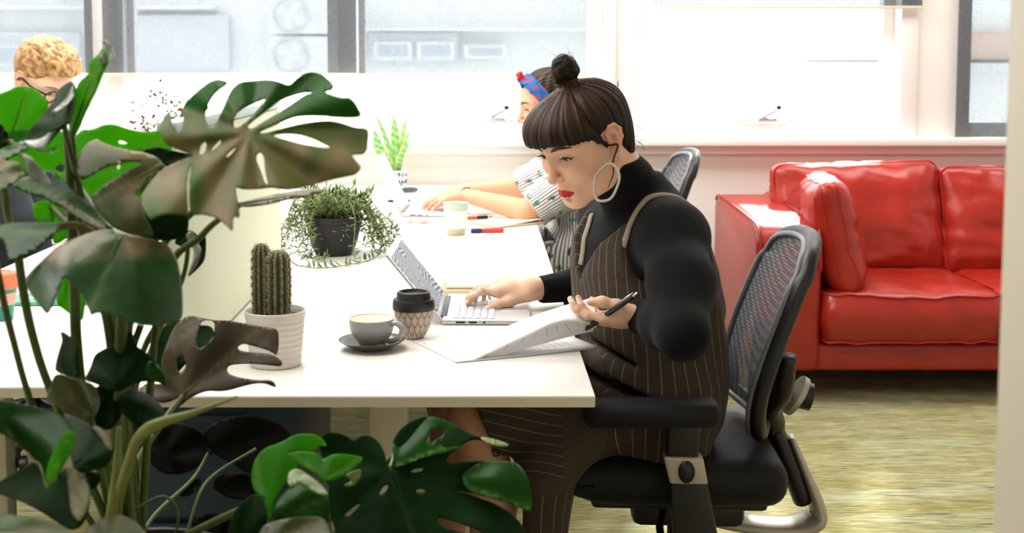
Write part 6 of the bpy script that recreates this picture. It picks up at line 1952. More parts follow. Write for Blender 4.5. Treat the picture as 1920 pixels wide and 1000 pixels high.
# knitted turtleneck
m = mat('black_ribbed_knit', rgb(11, 11, 13), .9, sheen=.04, spec=.2); M['knit'] = m
t = NT(m); b = t.n['Principled BSDF']
at_ = t.new('ShaderNodeAttribute', attribute_name='rib'); wv = t.new('ShaderNodeMath', operation='SINE'); ml = t.new('ShaderNodeMath', operation='MULTIPLY'); ml.inputs[1].default_value = 2*PI/.0042
t.link(at_.outputs['Fac'], ml.inputs[0]); t.link(ml.outputs[0], wv.inputs[0])
bp = t.new('ShaderNodeBump'); bp.inputs['Strength'].default_value = .12; bp.inputs['Distance'].default_value = .001
t.link(wv.outputs[0], bp.inputs['Height']); t.link(bp.outputs[0], b.inputs['Normal'])
TY = math.radians(17)
tf = np.array((-math.cos(TY), -math.sin(TY))); tl_ = np.array((math.sin(TY), -math.cos(TY)))
def torso_d(x, y, z, off, wide=1.0, ext=0.0):
    zz = [.40, .50, .56, .64, .70, .78, .86, .92, .965, 1.0, 1.03, 1.08]
    fx = np.interp(z, zz, [.255, .250, .235, .222, .214, .205, .197, .208, .240, .275, .30, .33])
    bx2 = np.interp(z, zz, [.45, .465, .485, .505, .508, .500, .485, .462, .43, .40, .385, .37])
    hw = np.interp(z, zz, [.17, .185, .19, .185, .175, .175, .178, .178, .168, .12, .085, .05])
    cx = (fx+bx2)/2; hd = (bx2-fx)/2
    u = (x-cx)*tf[0]+(y-2.68)*tf[1]; v = (x-cx)*tl_[0]+(y-2.68)*tl_[1]
    hd = hd-ext*(z < .85)*.018
    r_ = (np.abs(u/hd)**2.4+np.abs(v/(hw*wide))**2.4)**(1/2.4)
    return (r_-1)*np.minimum(hd, hw)+off, u, v
def cloth_noise(x, y, z, f, a):
    return a*(np.sin(f*(x*1.3+z*.7)+2*np.sin(f*.6*(y+z)))*np.sin(f*.8*(y-.4*z)+1.3*np.sin(f*.5*x)))
s = SDF((.05, 2.15, .50), (.58, 3.10, 1.12), .0042)
s.fun(lambda x, y, z: np.maximum(torso_d(x, y, z, .010, 1, 1)[0], .56-z), (.1, 2.3, .5), (.58, 3.05, 1.06), 0)
for sh, el, wr in ((SHL, ELL, WRL), (SHR, ELR, WRR)):
    s.cap((.347, 2.672, .955), sh, .062, .056, .05); s.cap(NB+Vector((.010, 0, -.03)), Vector(sh)+Vector((0, 0, .002)), .044, .048, .05)
    s.chain([sh, Vector(sh).lerp(Vector(el), .5)+Vector((.006, 0, 0)), el], [.057, .056, .046], .05)
    s.chain([el, Vector(el).lerp(Vector(wr), .5)+Vector((0, 0, -.004)), wr], [.044, .040, .0305], .025)
    if wr is WRL: s.cap(wr, Vector(wr)+Vector((-.045, .012, 0)), .031, .031, .02)
NT_ = hl((-.026, .0, -.070)); 
s.cap(NB+Vector((.01, .005, -.035)), NT_, .066, .0585, .035)
nd = (NT_-NB).normalized()
s.cap(NB.lerp(NT_, .45), NT_, .0625, .0610, .006)       # folded collar
top_n = (HR @ Vector((-.25, 0, 1))).normalized()
s.fun(lambda x, y, z: -((x-NT_.x)*top_n.x+(y-NT_.y)*top_n.y+(z-NT_.z)*top_n.z), tuple(NT_-Vector((.1, .1, .1))), tuple(NT_+Vector((.1, .1, .1))), .006, 'sub')
for el, wr in ((ELL, WRL), (ELR, WRR)):                  # cuffs end at the wrists
    d_ = (Vector(wr)-Vector(el)).normalized(); w0 = Vector(wr)-d_*.004
    if wr is WRL: d_ = Vector((-.85, .5, 0)).normalized(); w0 = Vector(wr)+d_*.022
    s.fun(lambda x, y, z: -((x-w0.x)*d_.x+(y-w0.y)*d_.y+(z-w0.z)*d_.z), tuple(w0-Vector((.06, .06, .06))), tuple(w0+Vector((.06, .06, .06))), .003, 'sub')
kp, kq = s.mesh(); kq = orient(kp, kq); kp = relax(kp, kq, 2)
rib = np.zeros(len(kp), np.float32)
v = (kp[:, 0]-.35)*tl_[0]+(kp[:, 1]-2.68)*tl_[1]
rib[:] = kp[:, 2]*.6+v*.8
sw = np_obj('turtleneck', kp, kq, M['knit'], w1)
a = sw.data.color_attributes.new('rib', 'FLOAT_COLOR', 'POINT'); arr = np.ones((len(kp), 4), np.float32); arr[:, :3] = rib[:, None]; a.data.foreach_set('color', arr.ravel())

# pinstripe pinafore
m = mat('pinstripe_wool', rgb(66, 57, 48), .88, sheen=.05, vary=.12, vscale=40, spec=.2); M['pinstripe'] = m
t = NT(m); b = t.n['Principled BSDF']
at_ = t.new('ShaderNodeAttribute', attribute_name='stripe')
ml = t.new('ShaderNodeMath', operation='DIVIDE'); ml.inputs[1].default_value = .0215; t.link(at_.outputs['Fac'], ml.inputs[0])
frn = t.new('ShaderNodeMath', operation='FRACT'); t.link(ml.outputs[0], frn.inputs[0])
cp_ = t.new('ShaderNodeMath', operation='COMPARE'); cp_.inputs[1].default_value = .5; cp_.inputs[2].default_value = .026; t.link(frn.outputs[0], cp_.inputs[0])
nz = t.new('ShaderNodeTexNoise'); nz.inputs['Scale'].default_value = 260; tc = t.new('ShaderNodeTexCoord'); t.link(tc.outputs['Object'], nz.inputs['Vector'])
mm_ = t.new('ShaderNodeMath', operation='MULTIPLY'); t.link(cp_.outputs[0], mm_.inputs[0]); t.link(nz.outputs['Fac'], mm_.inputs[1])
src = b.inputs['Base Color'].links[0].from_socket
mx = t.new('ShaderNodeMix', data_type='RGBA'); mx.inputs[7].default_value = rgb(190, 168, 138)
t.link(mm_.outputs[0], mx.inputs[0]); t.link(src, mx.inputs[6]); t.link(mx.outputs[2], b.inputs['Base Color'])
s = SDF((-.12, 2.35, .22), (.58, 3.0, 1.06), .0045)
s.fun(lambda x, y, z: torso_d(x, y, z, .0, 1.0)[0]+cloth_noise(x, y, z, 34, .0035)*(z < .86), (.1, 2.35, .46), (.58, 3.0, 1.06), 0)
s.ell((.39, 2.685, .60), (.115, .185, .095), .05)
for hip, kn in (((.36, 2.595, .598), (.00, 2.57, .575)), ((.36, 2.775, .598), (-.04, 2.775, .575))):
    s.cap(hip, kn, .094, .082, .06)
s.fun(lambda x, y, z: np.maximum(np.maximum(np.abs(y-2.68)-.15+.0*x, np.abs(z-.575)-.062), np.maximum(x-.34, .03-x)), (0, 2.4, .45), (.40, 2.95, .70), .04)
s.chain([(.22, 2.525, .56), (.13, 2.50, .47), (.115, 2.49, .30)], [.05, .045, .034], .05)
s.chain([(.16, 2.55, .52), (.14, 2.55, .30)], [.04, .034], .05)
# creases over the lap
for c0, r0 in (((.235, 2.55, .655), (.07, .10, .006)), ((.262, 2.52, .705), (.06, .10, .006)), ((.24, 2.5, .61), (.08, .08, .006)), ((.31, 2.50, .63), (.06, .06, .006))):
    R = np.array(Matrix.Rotation(math.radians(24), 3, 'Y'))
    s.ell(c0, r0, .016, R, op='sub')
# hem above the knees
hn_ = Vector((-1, 0, -.42)).normalized(); h0 = Vector((.005, 2.6, .57))
s.fun(lambda x, y, z: np.where((x < .09), -((x-h0.x)*hn_.x+(z-h0.z)*hn_.z), .1)+0*y, (-.12, 2.35, .42), (.09, 3.0, .80), .0, 'sub')
# V neck, low armholes, back scoop
def cut(x, y, z):
    _, u, v = torso_d(x, y, z, 0)
    vneck = np.maximum(-u, (.838+np.abs(v)*1.28)-z)
    back = np.maximum(u, (.945+np.abs(v)*.30)-z)
    lim = np.interp(z, [.80, .83, .87, .92, .98, 1.06], [.30, .165, .142, .128, .122, .118])
    arm_ = lim-np.abs(v)
    return np.minimum(np.minimum(vneck, back), arm_)
s.fun(cut, (.1, 2.35, .80), (.58, 3.0, 1.06), .002, 'sub')
dp, dq = s.mesh(); dq = orient(dp, dq); dp = relax(dp, dq, 2)
_, u, v = torso_d(dp[:, 0], dp[:, 1], dp[:, 2], 0)
ang = np.arctan2(v, u)
st_t = ang*.155+.05*0
yz = np.arctan2(dp[:, 1]-2.68, -(dp[:, 2]-.56))*.13
kx = np.clip((.245-dp[:, 0])/.08, 0, 1)*np.clip((.70-dp[:, 2])/.05, 0, 1)
stp = st_t*(1-kx)+(dp[:, 2]*.97+dp[:, 1]*.55+dp[:, 0]*.22)*kx
fl_ = np.clip((.475-dp[:, 2])/.03, 0, 1)*(dp[:, 0] < .25); stp = stp*(1-fl_)+(dp[:, 0]*.8+dp[:, 1]*.25)*fl_
dress = np_obj('pinafore_dress', dp, dq, M['pinstripe'], w1)
a = dress.data.color_attributes.new('stripe', 'FLOAT_COLOR', 'POINT'); arr = np.ones((len(dp), 4), np.float32); arr[:, :3] = stp[:, None]+3; a.data.foreach_set('color', arr.ravel())
# straps over the shoulders
M['strap'] = mat('strap_edge', rgb(150, 138, 122), .85)
from mathutils.bvhtree import BVHTree as _B
kb = _B.FromPolygons([tuple(q) for q in kp], [tuple(q) for q in kq])
def on_knit(pt, off=.004):
    h = kb.find_nearest(Vector(pt)); nn = Vector(pt)-h[0]
    return h[0]+(h[1] if True else nn)*off
cam0 = Vector((0, 0, CAM_H))
def hit_knit(px, py, off=.003):
    d = (W(px, py, 2.5)-cam0).normalized(); h = kb.ray_cast(cam0, d)
    return h[0]-d*off if h[0] is not None else None
for front, back in (([(1168, 462), (1180, 428), (1192, 402), (1206, 382), (1222, 369)], [(.405, 2.575, .99), (.435, 2.60, .955), (.462, 2.62, .91)]),
                    ([(1090, 497), (1095, 465), (1102, 432), (1110, 404)], [])):
    pts = [hit_knit(*q) for q in front]; pts = [q for q in pts if q is not None]
    pts += [on_knit(q, .003) for q in back]
    if len(pts) < 3: continue
    pp = smooth_path(pts, 6)
    pp = [on_knit(q, .0025) for q in pp]
    for _ in range(3): pp = [pp[0]]+[(pp[i-1]+pp[i]*2+pp[i+1])/4 for i in range(1, len(pp)-1)]+[pp[-1]]
    V = []; F = []
    for i, q in enumerate(pp):
        h = kb.find_nearest(q); nn = h[1]; t_ = (pp[min(i+1, len(pp)-1)]-pp[max(i-1, 0)]).normalized(); sd = nn.cross(t_).normalized()
        wv_ = .0105-.0035*i/len(pp)
        for u_ in (-1, -.5, .5, 1): V.append(q+sd*(wv_*u_)+nn*(.0022 if abs(u_) < .9 else -.001))
    for i in range(len(pp)-1):
        for j in range(3): F.append((i*4+j, i*4+j+1, (i+1)*4+j+1, (i+1)*4+j))
    o = obj('strap', V, F, M['strap'], dress); md_ = o.modifiers.new('thickness', 'SOLIDIFY'); md_.thickness = .003; md_.offset = 0
# slip lace at the knee
LV = ([], [])
for k in range(26):
    t_ = k/25
    an = -PI*.75+PI*1.1*t_
    c = Vector((.024+.012*math.cos(an*.5), 2.57+.083*math.cos(an), .575+.083*math.sin(an)))
    LV = join(LV, tube([c+Vector((-.007*math.cos(q*PI/4), .0, .007*math.sin(q*PI/4))) for q in range(9)], .0011, 5))
obj('lace_trim', LV[0], LV[1], M['black'], dress)
# rings
def ring(a, b, t_, r_, parent):
    a = Vector(a); b = Vector(b); c = a.lerp(b, t_); ax = (b-a).normalized(); e = ax.orthogonal().normalized(); g = ax.cross(e)
    pts = [c+e*(r_*math.cos(2*PI*k/24))+g*(r_*math.sin(2*PI*k/24)) for k in range(25)]
    tv = tube(pts, .0017, 8, caps=False, flat=(.8, 1.7)); return obj('ring', tv[0], tv[1], M['silver_ring'], parent)
k0 = fr[3][0]
ring(k0, k0+Vector((-1, -.08, -.32)).normalized()*.04, .55, .0098, w1)
# shoes
for an in (ANL, ANR):
    s = SDF(Vector(an)+Vector((-.19, -.06, -.09)), Vector(an)+Vector((.09, .06, .03)), .005)
    s.chain([Vector(an)+Vector((.025, 0, -.04)), Vector(an)+Vector((-.06, 0, -.05)), Vector(an)+Vector((-.14, 0, -.06))], [.041, .038, .028], .03)
    s.fun(lambda x, y, z: z-.004+0*x+0*y, (-.5, 2, -.1), (.5, 3.2, .03), 0, 'sub')
    s.fun(lambda x, y, z: (an[2]-.012)-z+0*x+0*y, (-.5, 2, an[2]-.03), (.5, 3.2, an[2]+.06), 0, 'sub')
    p, q = s.mesh(); np_obj('shoe', relax(p, q, 2), q, M['black'], w1)
# ============================ woman with the headband at the far end of the desk
w2 = thing('person', 'woman in a blue and red headband and striped cactus-print shirt typing on the far laptop', 'person', (.40, 4.55, 0))
HR2 = frame3(math.radians(9), math.radians(10), 0)
HT2 = W(1026, 199, 4.60); HS2 = 1.04
def hl2(v): return Vector(HR2 @ (Vector(v)*HS2))+HT2
NB2 = Vector((.345, 4.60, .98))
lh2 = lambda v: (HR2.transposed() @ (Vector(v)-HT2))/HS2
hs = head_sdf(.0026, tuple(lh2(NB2)))
hp2, hq2 = hs.mesh(); hq2 = orient(hp2, hq2); hp2 = relax(hp2, hq2, 2)
SK2 = rgb(222, 170, 138)
hc2 = head_cols(hp2, SK2, rgb(190, 110, 96), rgb(206, 130, 104))
SA, SB = Vector((.375, 4.43, .905)), Vector((.34, 4.80, .905))
EA, EB = Vector((.165, 4.42, .765)), Vector((.14, 4.86, .80))
WA, WB = Vector((-.060, 4.66, .797)), Vector((-.05, 4.84, .797))
s = SDF((-.30, 4.2, 0), (.60, 5.1, 1.02), .007)
s.ell((.40, 4.62, .585), (.11, .17, .09), 0); s.ell((.375, 4.62, .72), (.10, .145, .15), .06); s.ell((.37, 4.615, .87), (.10, .16, .12), .06)
s.cap(NB2, (.37, 4.61, .92), .048, .06, .03)
for a, b, c in ((SA, EA, WA), (SB, EB, WB)):
    s.cap(a, b, .046, .043, .03); s.cap(b, c, .042, .026, .02)
for y in (4.53, 4.71):
    s.cap((.42, y, .58), (.02, y, .575), .078, .058, .03); s.chain([(.02, y, .575), (.05, y, .30), (.05, y, .085)], [.056, .052, .036], .02)
    s.chain([(.07, y, .05), (-.01, y, .045), (-.09, y, .04)], [.034, .032, .024], .03)
bp2, bq2 = s.mesh(); bq2 = orient(bp2, bq2); bp2 = relax(bp2, bq2, 3)
bc2 = np.tile(np.array(rgb(218, 164, 130)[:3], np.float32), (len(bp2), 1))
ha = hand_mesh(WA+Vector((-.005, 0, 0)), (-.93, -.02, -.16), (0, -.25, 1), True, [(10, 22, 14), (14, 24, 14), (18, 26, 14), (22, 26, 14)], (.10, .02, -.10, -.24), wrist_to=EA.lerp(WA, .8), thumb=((-.80, .50, -.35), (0, .5, 1)), scale=.98, vox=.0024, base_col=rgb(222, 168, 136), thumb_curl=(4, 8))
hb = hand_mesh(WB+Vector((-.005, 0, 0)), (-.96, -.10, -.14), (0, .1, 1), False, [(12, 24, 14), (16, 26, 14), (20, 26, 14), (22, 26, 14)], (.10, .02, -.08, -.2), wrist_to=EB.lerp(WB, .8), scale=.96, vox=.0026, base_col=rgb(222, 168, 136))
P_, Q_, C_ = merge([(bp2, bq2, bc2), (xf(hp2, HR2, HT2, HS2).astype(np.float32), hq2, hc2), (ha[0], orient(ha[0], ha[1]), ha[2]), (hb[0], orient(hb[0], hb[1]), hb[2])])
body = np_obj('body', P_, Q_, M['skin'], w2); setcol(body, C_)
face_parts(hp2, hq2, HR2, HT2, HS2, w2, look=-16, iris=rgb(54, 36, 26), lid=(-22, 0), brow=M['lash'], wing=False)
s = SDF((-.16, -.12, -.14), (.13, .12, .16), .0032)
s.ell((-.014, 0, .043), (.103, .080, .090), 0)
s.fun(lambda x, y, z: np.maximum((.062-.9*np.maximum(0, .055-z))-x, z-.085-.1*np.abs(y))+0*y, (-.16, -.12, -.14), (.13, .12, .12), .010, 'sub')
s.fun(lambda x, y, z: np.maximum(-.024-x, z-(.020+.5*np.maximum(0, x)))+0*y, (-.16, -.12, -.14), (.13, .12, .06), .008, 'sub')
s.ell((-.105, 0, .01), (.035, .032, .034), .02)
gp, gq = s.mesh(); gq = orient(gp, gq); gp = relax(gp, gq, 3)
gc, gk = hair_cols(gp, rgb(30, 21, 19), rgb(84, 64, 54), 2.1, (-.1, 0), 22)
ph = np.arctan2(gp[:, 1], gp[:, 2]-.02); gp = displace(gp, gq, .0008*np.sin(ph*44+2*np.sin(ph*7)))
hair = np_obj('hair', xf(gp, HR2, HT2, HS2).astype(np.float32), gq, M['hair_dark'], w2); setcol(hair, gc)
# headband: a folded scarf with a knot
M['scarf'] = mat('printed_scarf', rgb(60, 110, 180), .8, attr='Col', bump=.2, bscale=120)
pn = Vector((.52, 0, .85)).normalized(); 
s = SDF((-.12, -.12, -.10), (.14, .12, .17), .0026)
s.ell((-.012, 0, .044), (.106, .0835, .0935), 0)
bn = Vector((.80, 0, -.60)).normalized(); b0 = Vector((.048, 0, .100))
bnn = Vector((.78, 0, .62)).normalized()
s.fun(lambda x, y, z: np.abs((x-.040)*bnn.x*1.0+(z-.050)*-.0+0*y-((z-.05)*-.52))-.0205, (-.12, -.12, -.10), (.14, .12, .17), 0)
s.a = np.full_like(s.a, 1.0)
gx = s.lo[0]+s.vox*np.arange(s.n[0], dtype=np.float32)[:, None, None]; gy = s.lo[1]+s.vox*np.arange(s.n[1], dtype=np.float32)[None, :, None]; gz = s.lo[2]+s.vox*np.arange(s.n[2], dtype=np.float32)[None, None, :]
k0 = np.sqrt(((gx+.012)/.107)**2+(gy/.0845)**2+((gz-.044)/.0945)**2); k1 = np.sqrt(((gx+.012)/.107**2)**2+(gy/.0845**2)**2+((gz-.044)/.0945**2)**2)+1e-9
shell = np.abs(k0*(k0-1)/k1)-.0045
plane = np.abs((gx-.036)*.86-(gz-.06)*.51)-.0215
s.a = np.maximum(np.maximum(shell, plane), -.035-gz)
for c, r in (((.071, .0, .115), (.010, .012, .009)), ((.076, .013, .126), (.009, .013, .010)), ((.079, -.013, .122), (.009, .013, .009)), ((.083, .004, .108), (.008, .006, .012))):
    s.ell(c, r, .003)
gp, gq = s.mesh(); gq = orient(gp, gq); gp = relax(gp, gq, 2)
n_ = np.sin(gp[:, 1]*95+gp[:, 2]*210+2*np.sin(gp[:, 1]*60))+.7*np.sin(gp[:, 0]*260+gp[:, 1]*120)
c = np.tile(np.array(rgb(36, 104, 176)[:3], np.float32), (len(gp), 1)); c[n_ > 1.0] = rgb(200, 44, 46)[:3]; c[n_ < -1.45] = rgb(40, 52, 120)[:3]
c[(gp[:, 0] > .0665) & (gp[:, 2] > .106) & (np.abs(gp[:, 1]) < .028)] = rgb(206, 30, 36)[:3]
hb_ = np_obj('headband', xf(gp, HR2, HT2, HS2).astype(np.float32), gq, M['scarf'], w2); setcol(hb_, c)

# striped shirt with little cactus prints
m = bpy.data.materials.new('striped_print_cotton'); m.use_nodes = True; M['shirt'] = m
t = NT(m); b = t.n['Principled BSDF']; b.inputs['Roughness'].default_value = .85; b.inputs['Specular IOR Level'].default_value = .2
def mth(op, a, c=None, d=None):
    n = t.new('ShaderNodeMath', operation=op)
    for i, v in enumerate((a, c, d)):
        if v is None: continue
        if isinstance(v, (int, float)): n.inputs[i].default_value = v
        else: t.link(v, n.inputs[i])
    return n.outputs[0]
at_ = t.new('ShaderNodeAttribute', attribute_name='su'); sp = t.new('ShaderNodeSeparateColor'); t.link(at_.outputs['Color'], sp.inputs[0])
su, sv = sp.outputs[0], sp.outputs[1]
st_ = mth('LESS_THAN', mth('FRACT', mth('DIVIDE', su, .0098)), .36)
cx_ = t.new('ShaderNodeCombineXYZ'); t.link(su, cx_.inputs[0]); t.link(sv, cx_.inputs[1])
vo = t.new('ShaderNodeTexVoronoi', voronoi_dimensions='2D'); vo.inputs['Scale'].default_value = 17; vo.inputs['Randomness'].default_value = .7
t.link(cx_.outputs[0], vo.inputs['Vector'])
vm = t.new('ShaderNodeVectorMath', operation='SCALE'); vm.inputs['Scale'].default_value = 1.0; t.link(vo.outputs['Position'], vm.inputs[0])
vs = t.new('ShaderNodeVectorMath', operation='SUBTRACT'); t.link(cx_.outputs[0], vs.inputs[0]); t.link(vm.outputs[0], vs.inputs[1])
s3 = t.new('ShaderNodeSeparateXYZ'); t.link(vs.outputs[0], s3.inputs[0]); dx, dz = s3.outputs[0], s3.outputs[1]
ax_ = mth('ABSOLUTE', dx)
def band(v, c, w): return mth('COMPARE', v, c, w)
bar = mth('MULTIPLY', mth('LESS_THAN', ax_, .0022), band(dz, .002, .011))
arm_ = mth('MULTIPLY', band(ax_, .0068, .0017), band(dz, .004, .0050))
crs = mth('MULTIPLY', mth('LESS_THAN', ax_, .0080), band(dz, -.0005, .0018))
pot_ = mth('MULTIPLY', mth('LESS_THAN', ax_, .0042), band(dz, -.0115, .0025))
gm = mth('MAXIMUM', bar, mth('MAXIMUM', arm_, crs))
def mixn(f, a, c):
    x = t.new('ShaderNodeMix', data_type='RGBA'); t.link(f, x.inputs[0])
    for i, v in ((6, a), (7, c)):
        if isinstance(v, tuple): x.inputs[i].default_value = v
        else: t.link(v, x.inputs[i])
    return x.outputs[2]
cc = mixn(st_, rgb(240, 236, 232), rgb(88, 90, 112)); cc = mixn(gm, cc, rgb(30, 116, 70)); cc = mixn(pot_, cc, rgb(190, 96, 60))
t.link(cc, b.inputs['Base Color'])
s = SDF((-.02, 4.2, .40), (.62, 5.05, 1.02), .0055)
s.fun(lambda x, y, z: (np.sqrt(((x-(.375-.015*np.clip((z-.6)/.35, 0, 1)))/.74)**2+(y-4.615)**2)-np.interp(z, [.48, .6, .75, .88, .95, 1.0], [.205, .200, .190, .185, .15, .085]))*.8+cloth_noise(x, y, z, 30, .0035), (.1, 4.2, .48), (.62, 5.05, 1.0), 0)
for y in (4.53, 4.71): s.cap((.40, y, .585), (.215, y, .575), .100, .092, .05)
s.cap((.30, 4.62, .60), (.30, 4.62, .46), .10, .09, .06); s.cap((.245, 4.50, .62), (.255, 4.48, .44), .055, .05, .06)
for a, b_ in ((SA, EA), (SB, EB)):
    s.cap((.365, 4.615, .93), a, .06, .062, .05)
    s.chain([a, Vector(a).lerp(Vector(b_), .6), b_], [.066, .068, .066], .03)
    d_ = (Vector(b_)-Vector(a)).normalized(); w0 = Vector(b_)-d_*.020
    s.cap(w0-d_*.03, w0, .070, .070, .004)
    s.fun(lambda x, y, z: -((x-w0.x)*d_.x+(y-w0.y)*d_.y+(z-w0.z)*d_.z), tuple(w0-Vector((.12, .12, .12))), tuple(w0+Vector((.12, .12, .12))), .002, 'sub')
s.fun(lambda x, y, z: .50-z+0*x+0*y, (-.02, 4.2, .48), (.62, 5.05, .54), 0, 'sub') if False else None
sp_, sq_ = s.mesh(); sq_ = orient(sp_, sq_); sp_ = relax(sp_, sq_, 2)
sp_ = displace(sp_, sq_, cloth_noise(sp_[:, 0], sp_[:, 1], sp_[:, 2], 55, .0028))
shirt = np_obj('striped_shirt', sp_, sq_, M['shirt'], w2)
uv = np.zeros((len(sp_), 2), np.float32)
an = np.arctan2(sp_[:, 1]-4.615, -(sp_[:, 0]-.40)); uv[:, 0] = an*.17+5; uv[:, 1] = sp_[:, 2]
for a, b_ in ((SA, EA), (SB, EB)):
    a_, b2 = np.array(a), np.array(b_); d_ = (b2-a_)/np.linalg.norm(b2-a_)
    rel = sp_-a_; al = rel @ d_
    m_ = (al > .02) & (np.linalg.norm(rel-al[:, None]*d_, axis=1) < .085)
    e1_ = np.cross(d_, (0, 0, 1.0)); e1_ /= np.linalg.norm(e1_); e2_ = np.cross(d_, e1_)
    th = np.arctan2(rel @ e1_, -(rel @ e2_))
    uv[m_, 0] = th[m_]*.066+9; uv[m_, 1] = al[m_]*-1+3
a = shirt.data.color_attributes.new('su', 'FLOAT_COLOR', 'POINT'); arr = np.ones((len(sp_), 4), np.float32); arr[:, :2] = uv; a.data.foreach_set('color', arr.ravel())
M['lace'] = mat('white_lace', rgb(240, 238, 234), .9, bump=.5, bscale=300)
# trousers
M['dark_cloth'] = mat('dark_trouser_cloth', rgb(34, 38, 52), .9)
s = SDF((-.08, 4.3, .06), (.62, 4.95, .70), .007)
s.ell((.44, 4.62, .60), (.12, .185, .10), 0)
for y in (4.53, 4.71):
    s.cap((.42, y, .585), (.02, y, .580), .088, .069, .03); s.chain([(.02, y, .58), (.05, y, .30), (.05, y, .11)], [.068, .066, .056], .02)
p, q = s.mesh(); np_obj('trousers', relax(p, q, 2), q, M['dark_cloth'], w2)
for y in (4.53, 4.71):
    s = SDF((-.16, y-.06, 0), (.12, y+.06, .11), .005)
    s.chain([(.07, y, .045), (-.01, y, .042), (-.09, y, .036)], [.042, .039, .030], .03)
    s.fun(lambda x, y_, z: z-.003+0*x+0*y_, (-.2, 4, -.02), (.2, 5, .1), 0, 'sub') if False else None
    p, q = s.mesh(); np_obj('shoe', relax(p, q, 2), q, M['black'], w2)
# bracelet and ring
def band_round(c, ax, r_, th, m_, name, parent):
    e = Vector(ax).orthogonal().normalized(); g = Vector(ax).normalized().cross(e)
    pts = [Vector(c)+e*(r_*math.cos(2*PI*k/28))+g*(r_*math.sin(2*PI*k/28)) for k in range(29)]
    tv = tube(pts, th, 7, caps=False); obj(name, tv[0], tv[1], m_, parent)
axw = (WA-EA).normalized()
band_round(WA+axw*-.006, axw, .0300, .0022, mat('brown_cord', rgb(92, 62, 50), .7), 'bracelet', w2)
k2 = ha[3][1]; band_round(k2+Vector((-.016, 0, -.002)), (-1, 0, -.3), .0100, .0024, M['silver_ring'], 'ring', w2)
chair2.location = (.50, 4.64, 0); chair2.scale = (1, 1, 1.035)

# ============================ fair-haired man behind the monstera
w3 = thing('person', 'fair-haired man in glasses and a dark top bending over the desk behind the monstera', 'person', (-1.55, 4.2, 0))
HR3 = frame3(math.radians(32), math.radians(30), 0, side=1)
HT3 = Vector((-1.440, 4.21, 1.222)); HS3 = 1.07
hl3 = lambda v: Vector(HR3 @ (Vector(v)*HS3))+HT3
NB3 = Vector((-1.545, 4.235, 1.06))
lh3 = lambda v: (HR3.transposed() @ (Vector(v)-HT3))/HS3
hs = head_sdf(.0030, tuple(lh3(NB3)), True)
hp3, hq3 = hs.mesh(); hq3 = orient(hp3, hq3); hp3 = relax(hp3, hq3, 2)
SK3 = rgb(238, 196, 168)
hc3 = head_cols(hp3, SK3, rgb(206, 140, 122), rgb(232, 150, 126))
s = SDF((-1.85, 3.85, 0), (-.9, 4.6, 1.15), .008)
s.ell((-1.57, 4.2, .60), (.13, .18, .10), 0); s.ell((-1.57, 4.2, .78), (.12, .16, .18), .06); s.ell((-1.56, 4.21, .95), (.12, .19, .12), .06)
s.cap(NB3, (-1.55, 4.22, .98), .055, .07, .03)
AR = []
for sy_, ey, wy in ((4.01, 3.92, 4.02), (4.42, 4.50, 4.36)):
    S_, E_, W_ = Vector((-1.53, sy_, 1.00)), Vector((-1.42, ey, .79)), Vector((-1.18, wy, .775)); AR.append((S_, E_, W_))
    s.cap(S_, E_, .05, .044, .03); s.cap(E_, W_, .042, .028, .02)
for y in (4.11, 4.30):
    s.cap((-1.55, y, .58), (-1.12, y, .57), .08, .06, .03); s.chain([(-1.12, y, .57), (-1.15, y, .3), (-1.15, y, .085)], [.058, .053, .04], .02); s.chain([(-1.17, y, .05), (-1.09, y, .045), (-1.0, y, .04)], [.036, .034, .026], .03)
bp3, bq3 = s.mesh(); bq3 = orient(bp3, bq3); bp3 = relax(bp3, bq3, 2)
bc3 = np.tile(np.array(SK3[:3], np.float32), (len(bp3), 1))
parts = [(bp3, bq3, bc3), (xf(hp3, HR3, HT3, HS3).astype(np.float32), hq3, hc3)]
for k, (S_, E_, W_) in enumerate(AR):
    h_ = hand_mesh(W_, (1, .12 if k == 0 else -.12, -.10), (0, 0, 1), k == 1, [(14, 24, 14), (18, 26, 16), (20, 28, 16), (24, 28, 16)], (.08, 0, -.06, -.16), wrist_to=E_.lerp(W_, .8), vox=.003, base_col=SK3, scale=1.05)
    parts.append((h_[0], orient(h_[0], h_[1]), h_[2]))
P_, Q_, C_ = merge(parts); body = np_obj('body', P_, Q_, M['skin'], w3); setcol(body, C_)
face_parts(hp3, hq3, HR3, HT3, HS3, w3, look=-20, iris=rgb(90, 110, 130), brow=M['hair_blond'] if False else mat('sandy_brow', rgb(150, 110, 76), .8), wing=False)
# short curly hair
s = SDF((-.16, -.12, -.12), (.14, .12, .17), .0030)
s.ell((-.014, 0, .044), (.1035, .0805, .0920), 0)
s.ell((.020, 0, .090), (.085, .070, .050), .03)
s.fun(lambda x, y, z: np.maximum((.040+.55*np.maximum(0, z-.01))-x, z-.068+.1*np.abs(y))+0*y, (-.16, -.12, -.14), (.14, .12, .12), .014, 'sub')
s.fun(lambda x, y, z: np.maximum(-.026-x, z-(.016+.35*np.maximum(0, x)))+0*y, (-.16, -.12, -.14), (.13, .12, .06), .010, 'sub')
s.fun(lambda x, y, z: z+.062+0*x+0*y, (-.16, -.12, -.14), (.13, .12, .0), .006, 'sub')
gp, gq = s.mesh(); gq = orient(gp, gq); gp = relax(gp, gq, 2)
def curls(p, f):
    return np.array([noise.noise(Vector((a*f*.7, b*f*1.3, c*f)))+.6*noise.noise(Vector((a*f*1.5+5, b*f*3, c*f*1.8))) for a, b, c in p], np.float32)
cn = curls(gp, 62)
lenk = np.clip((gp[:, 2]-.02)/.07, 0, 1)*np.clip((gp[:, 0]+.07)/.08, .25, 1)
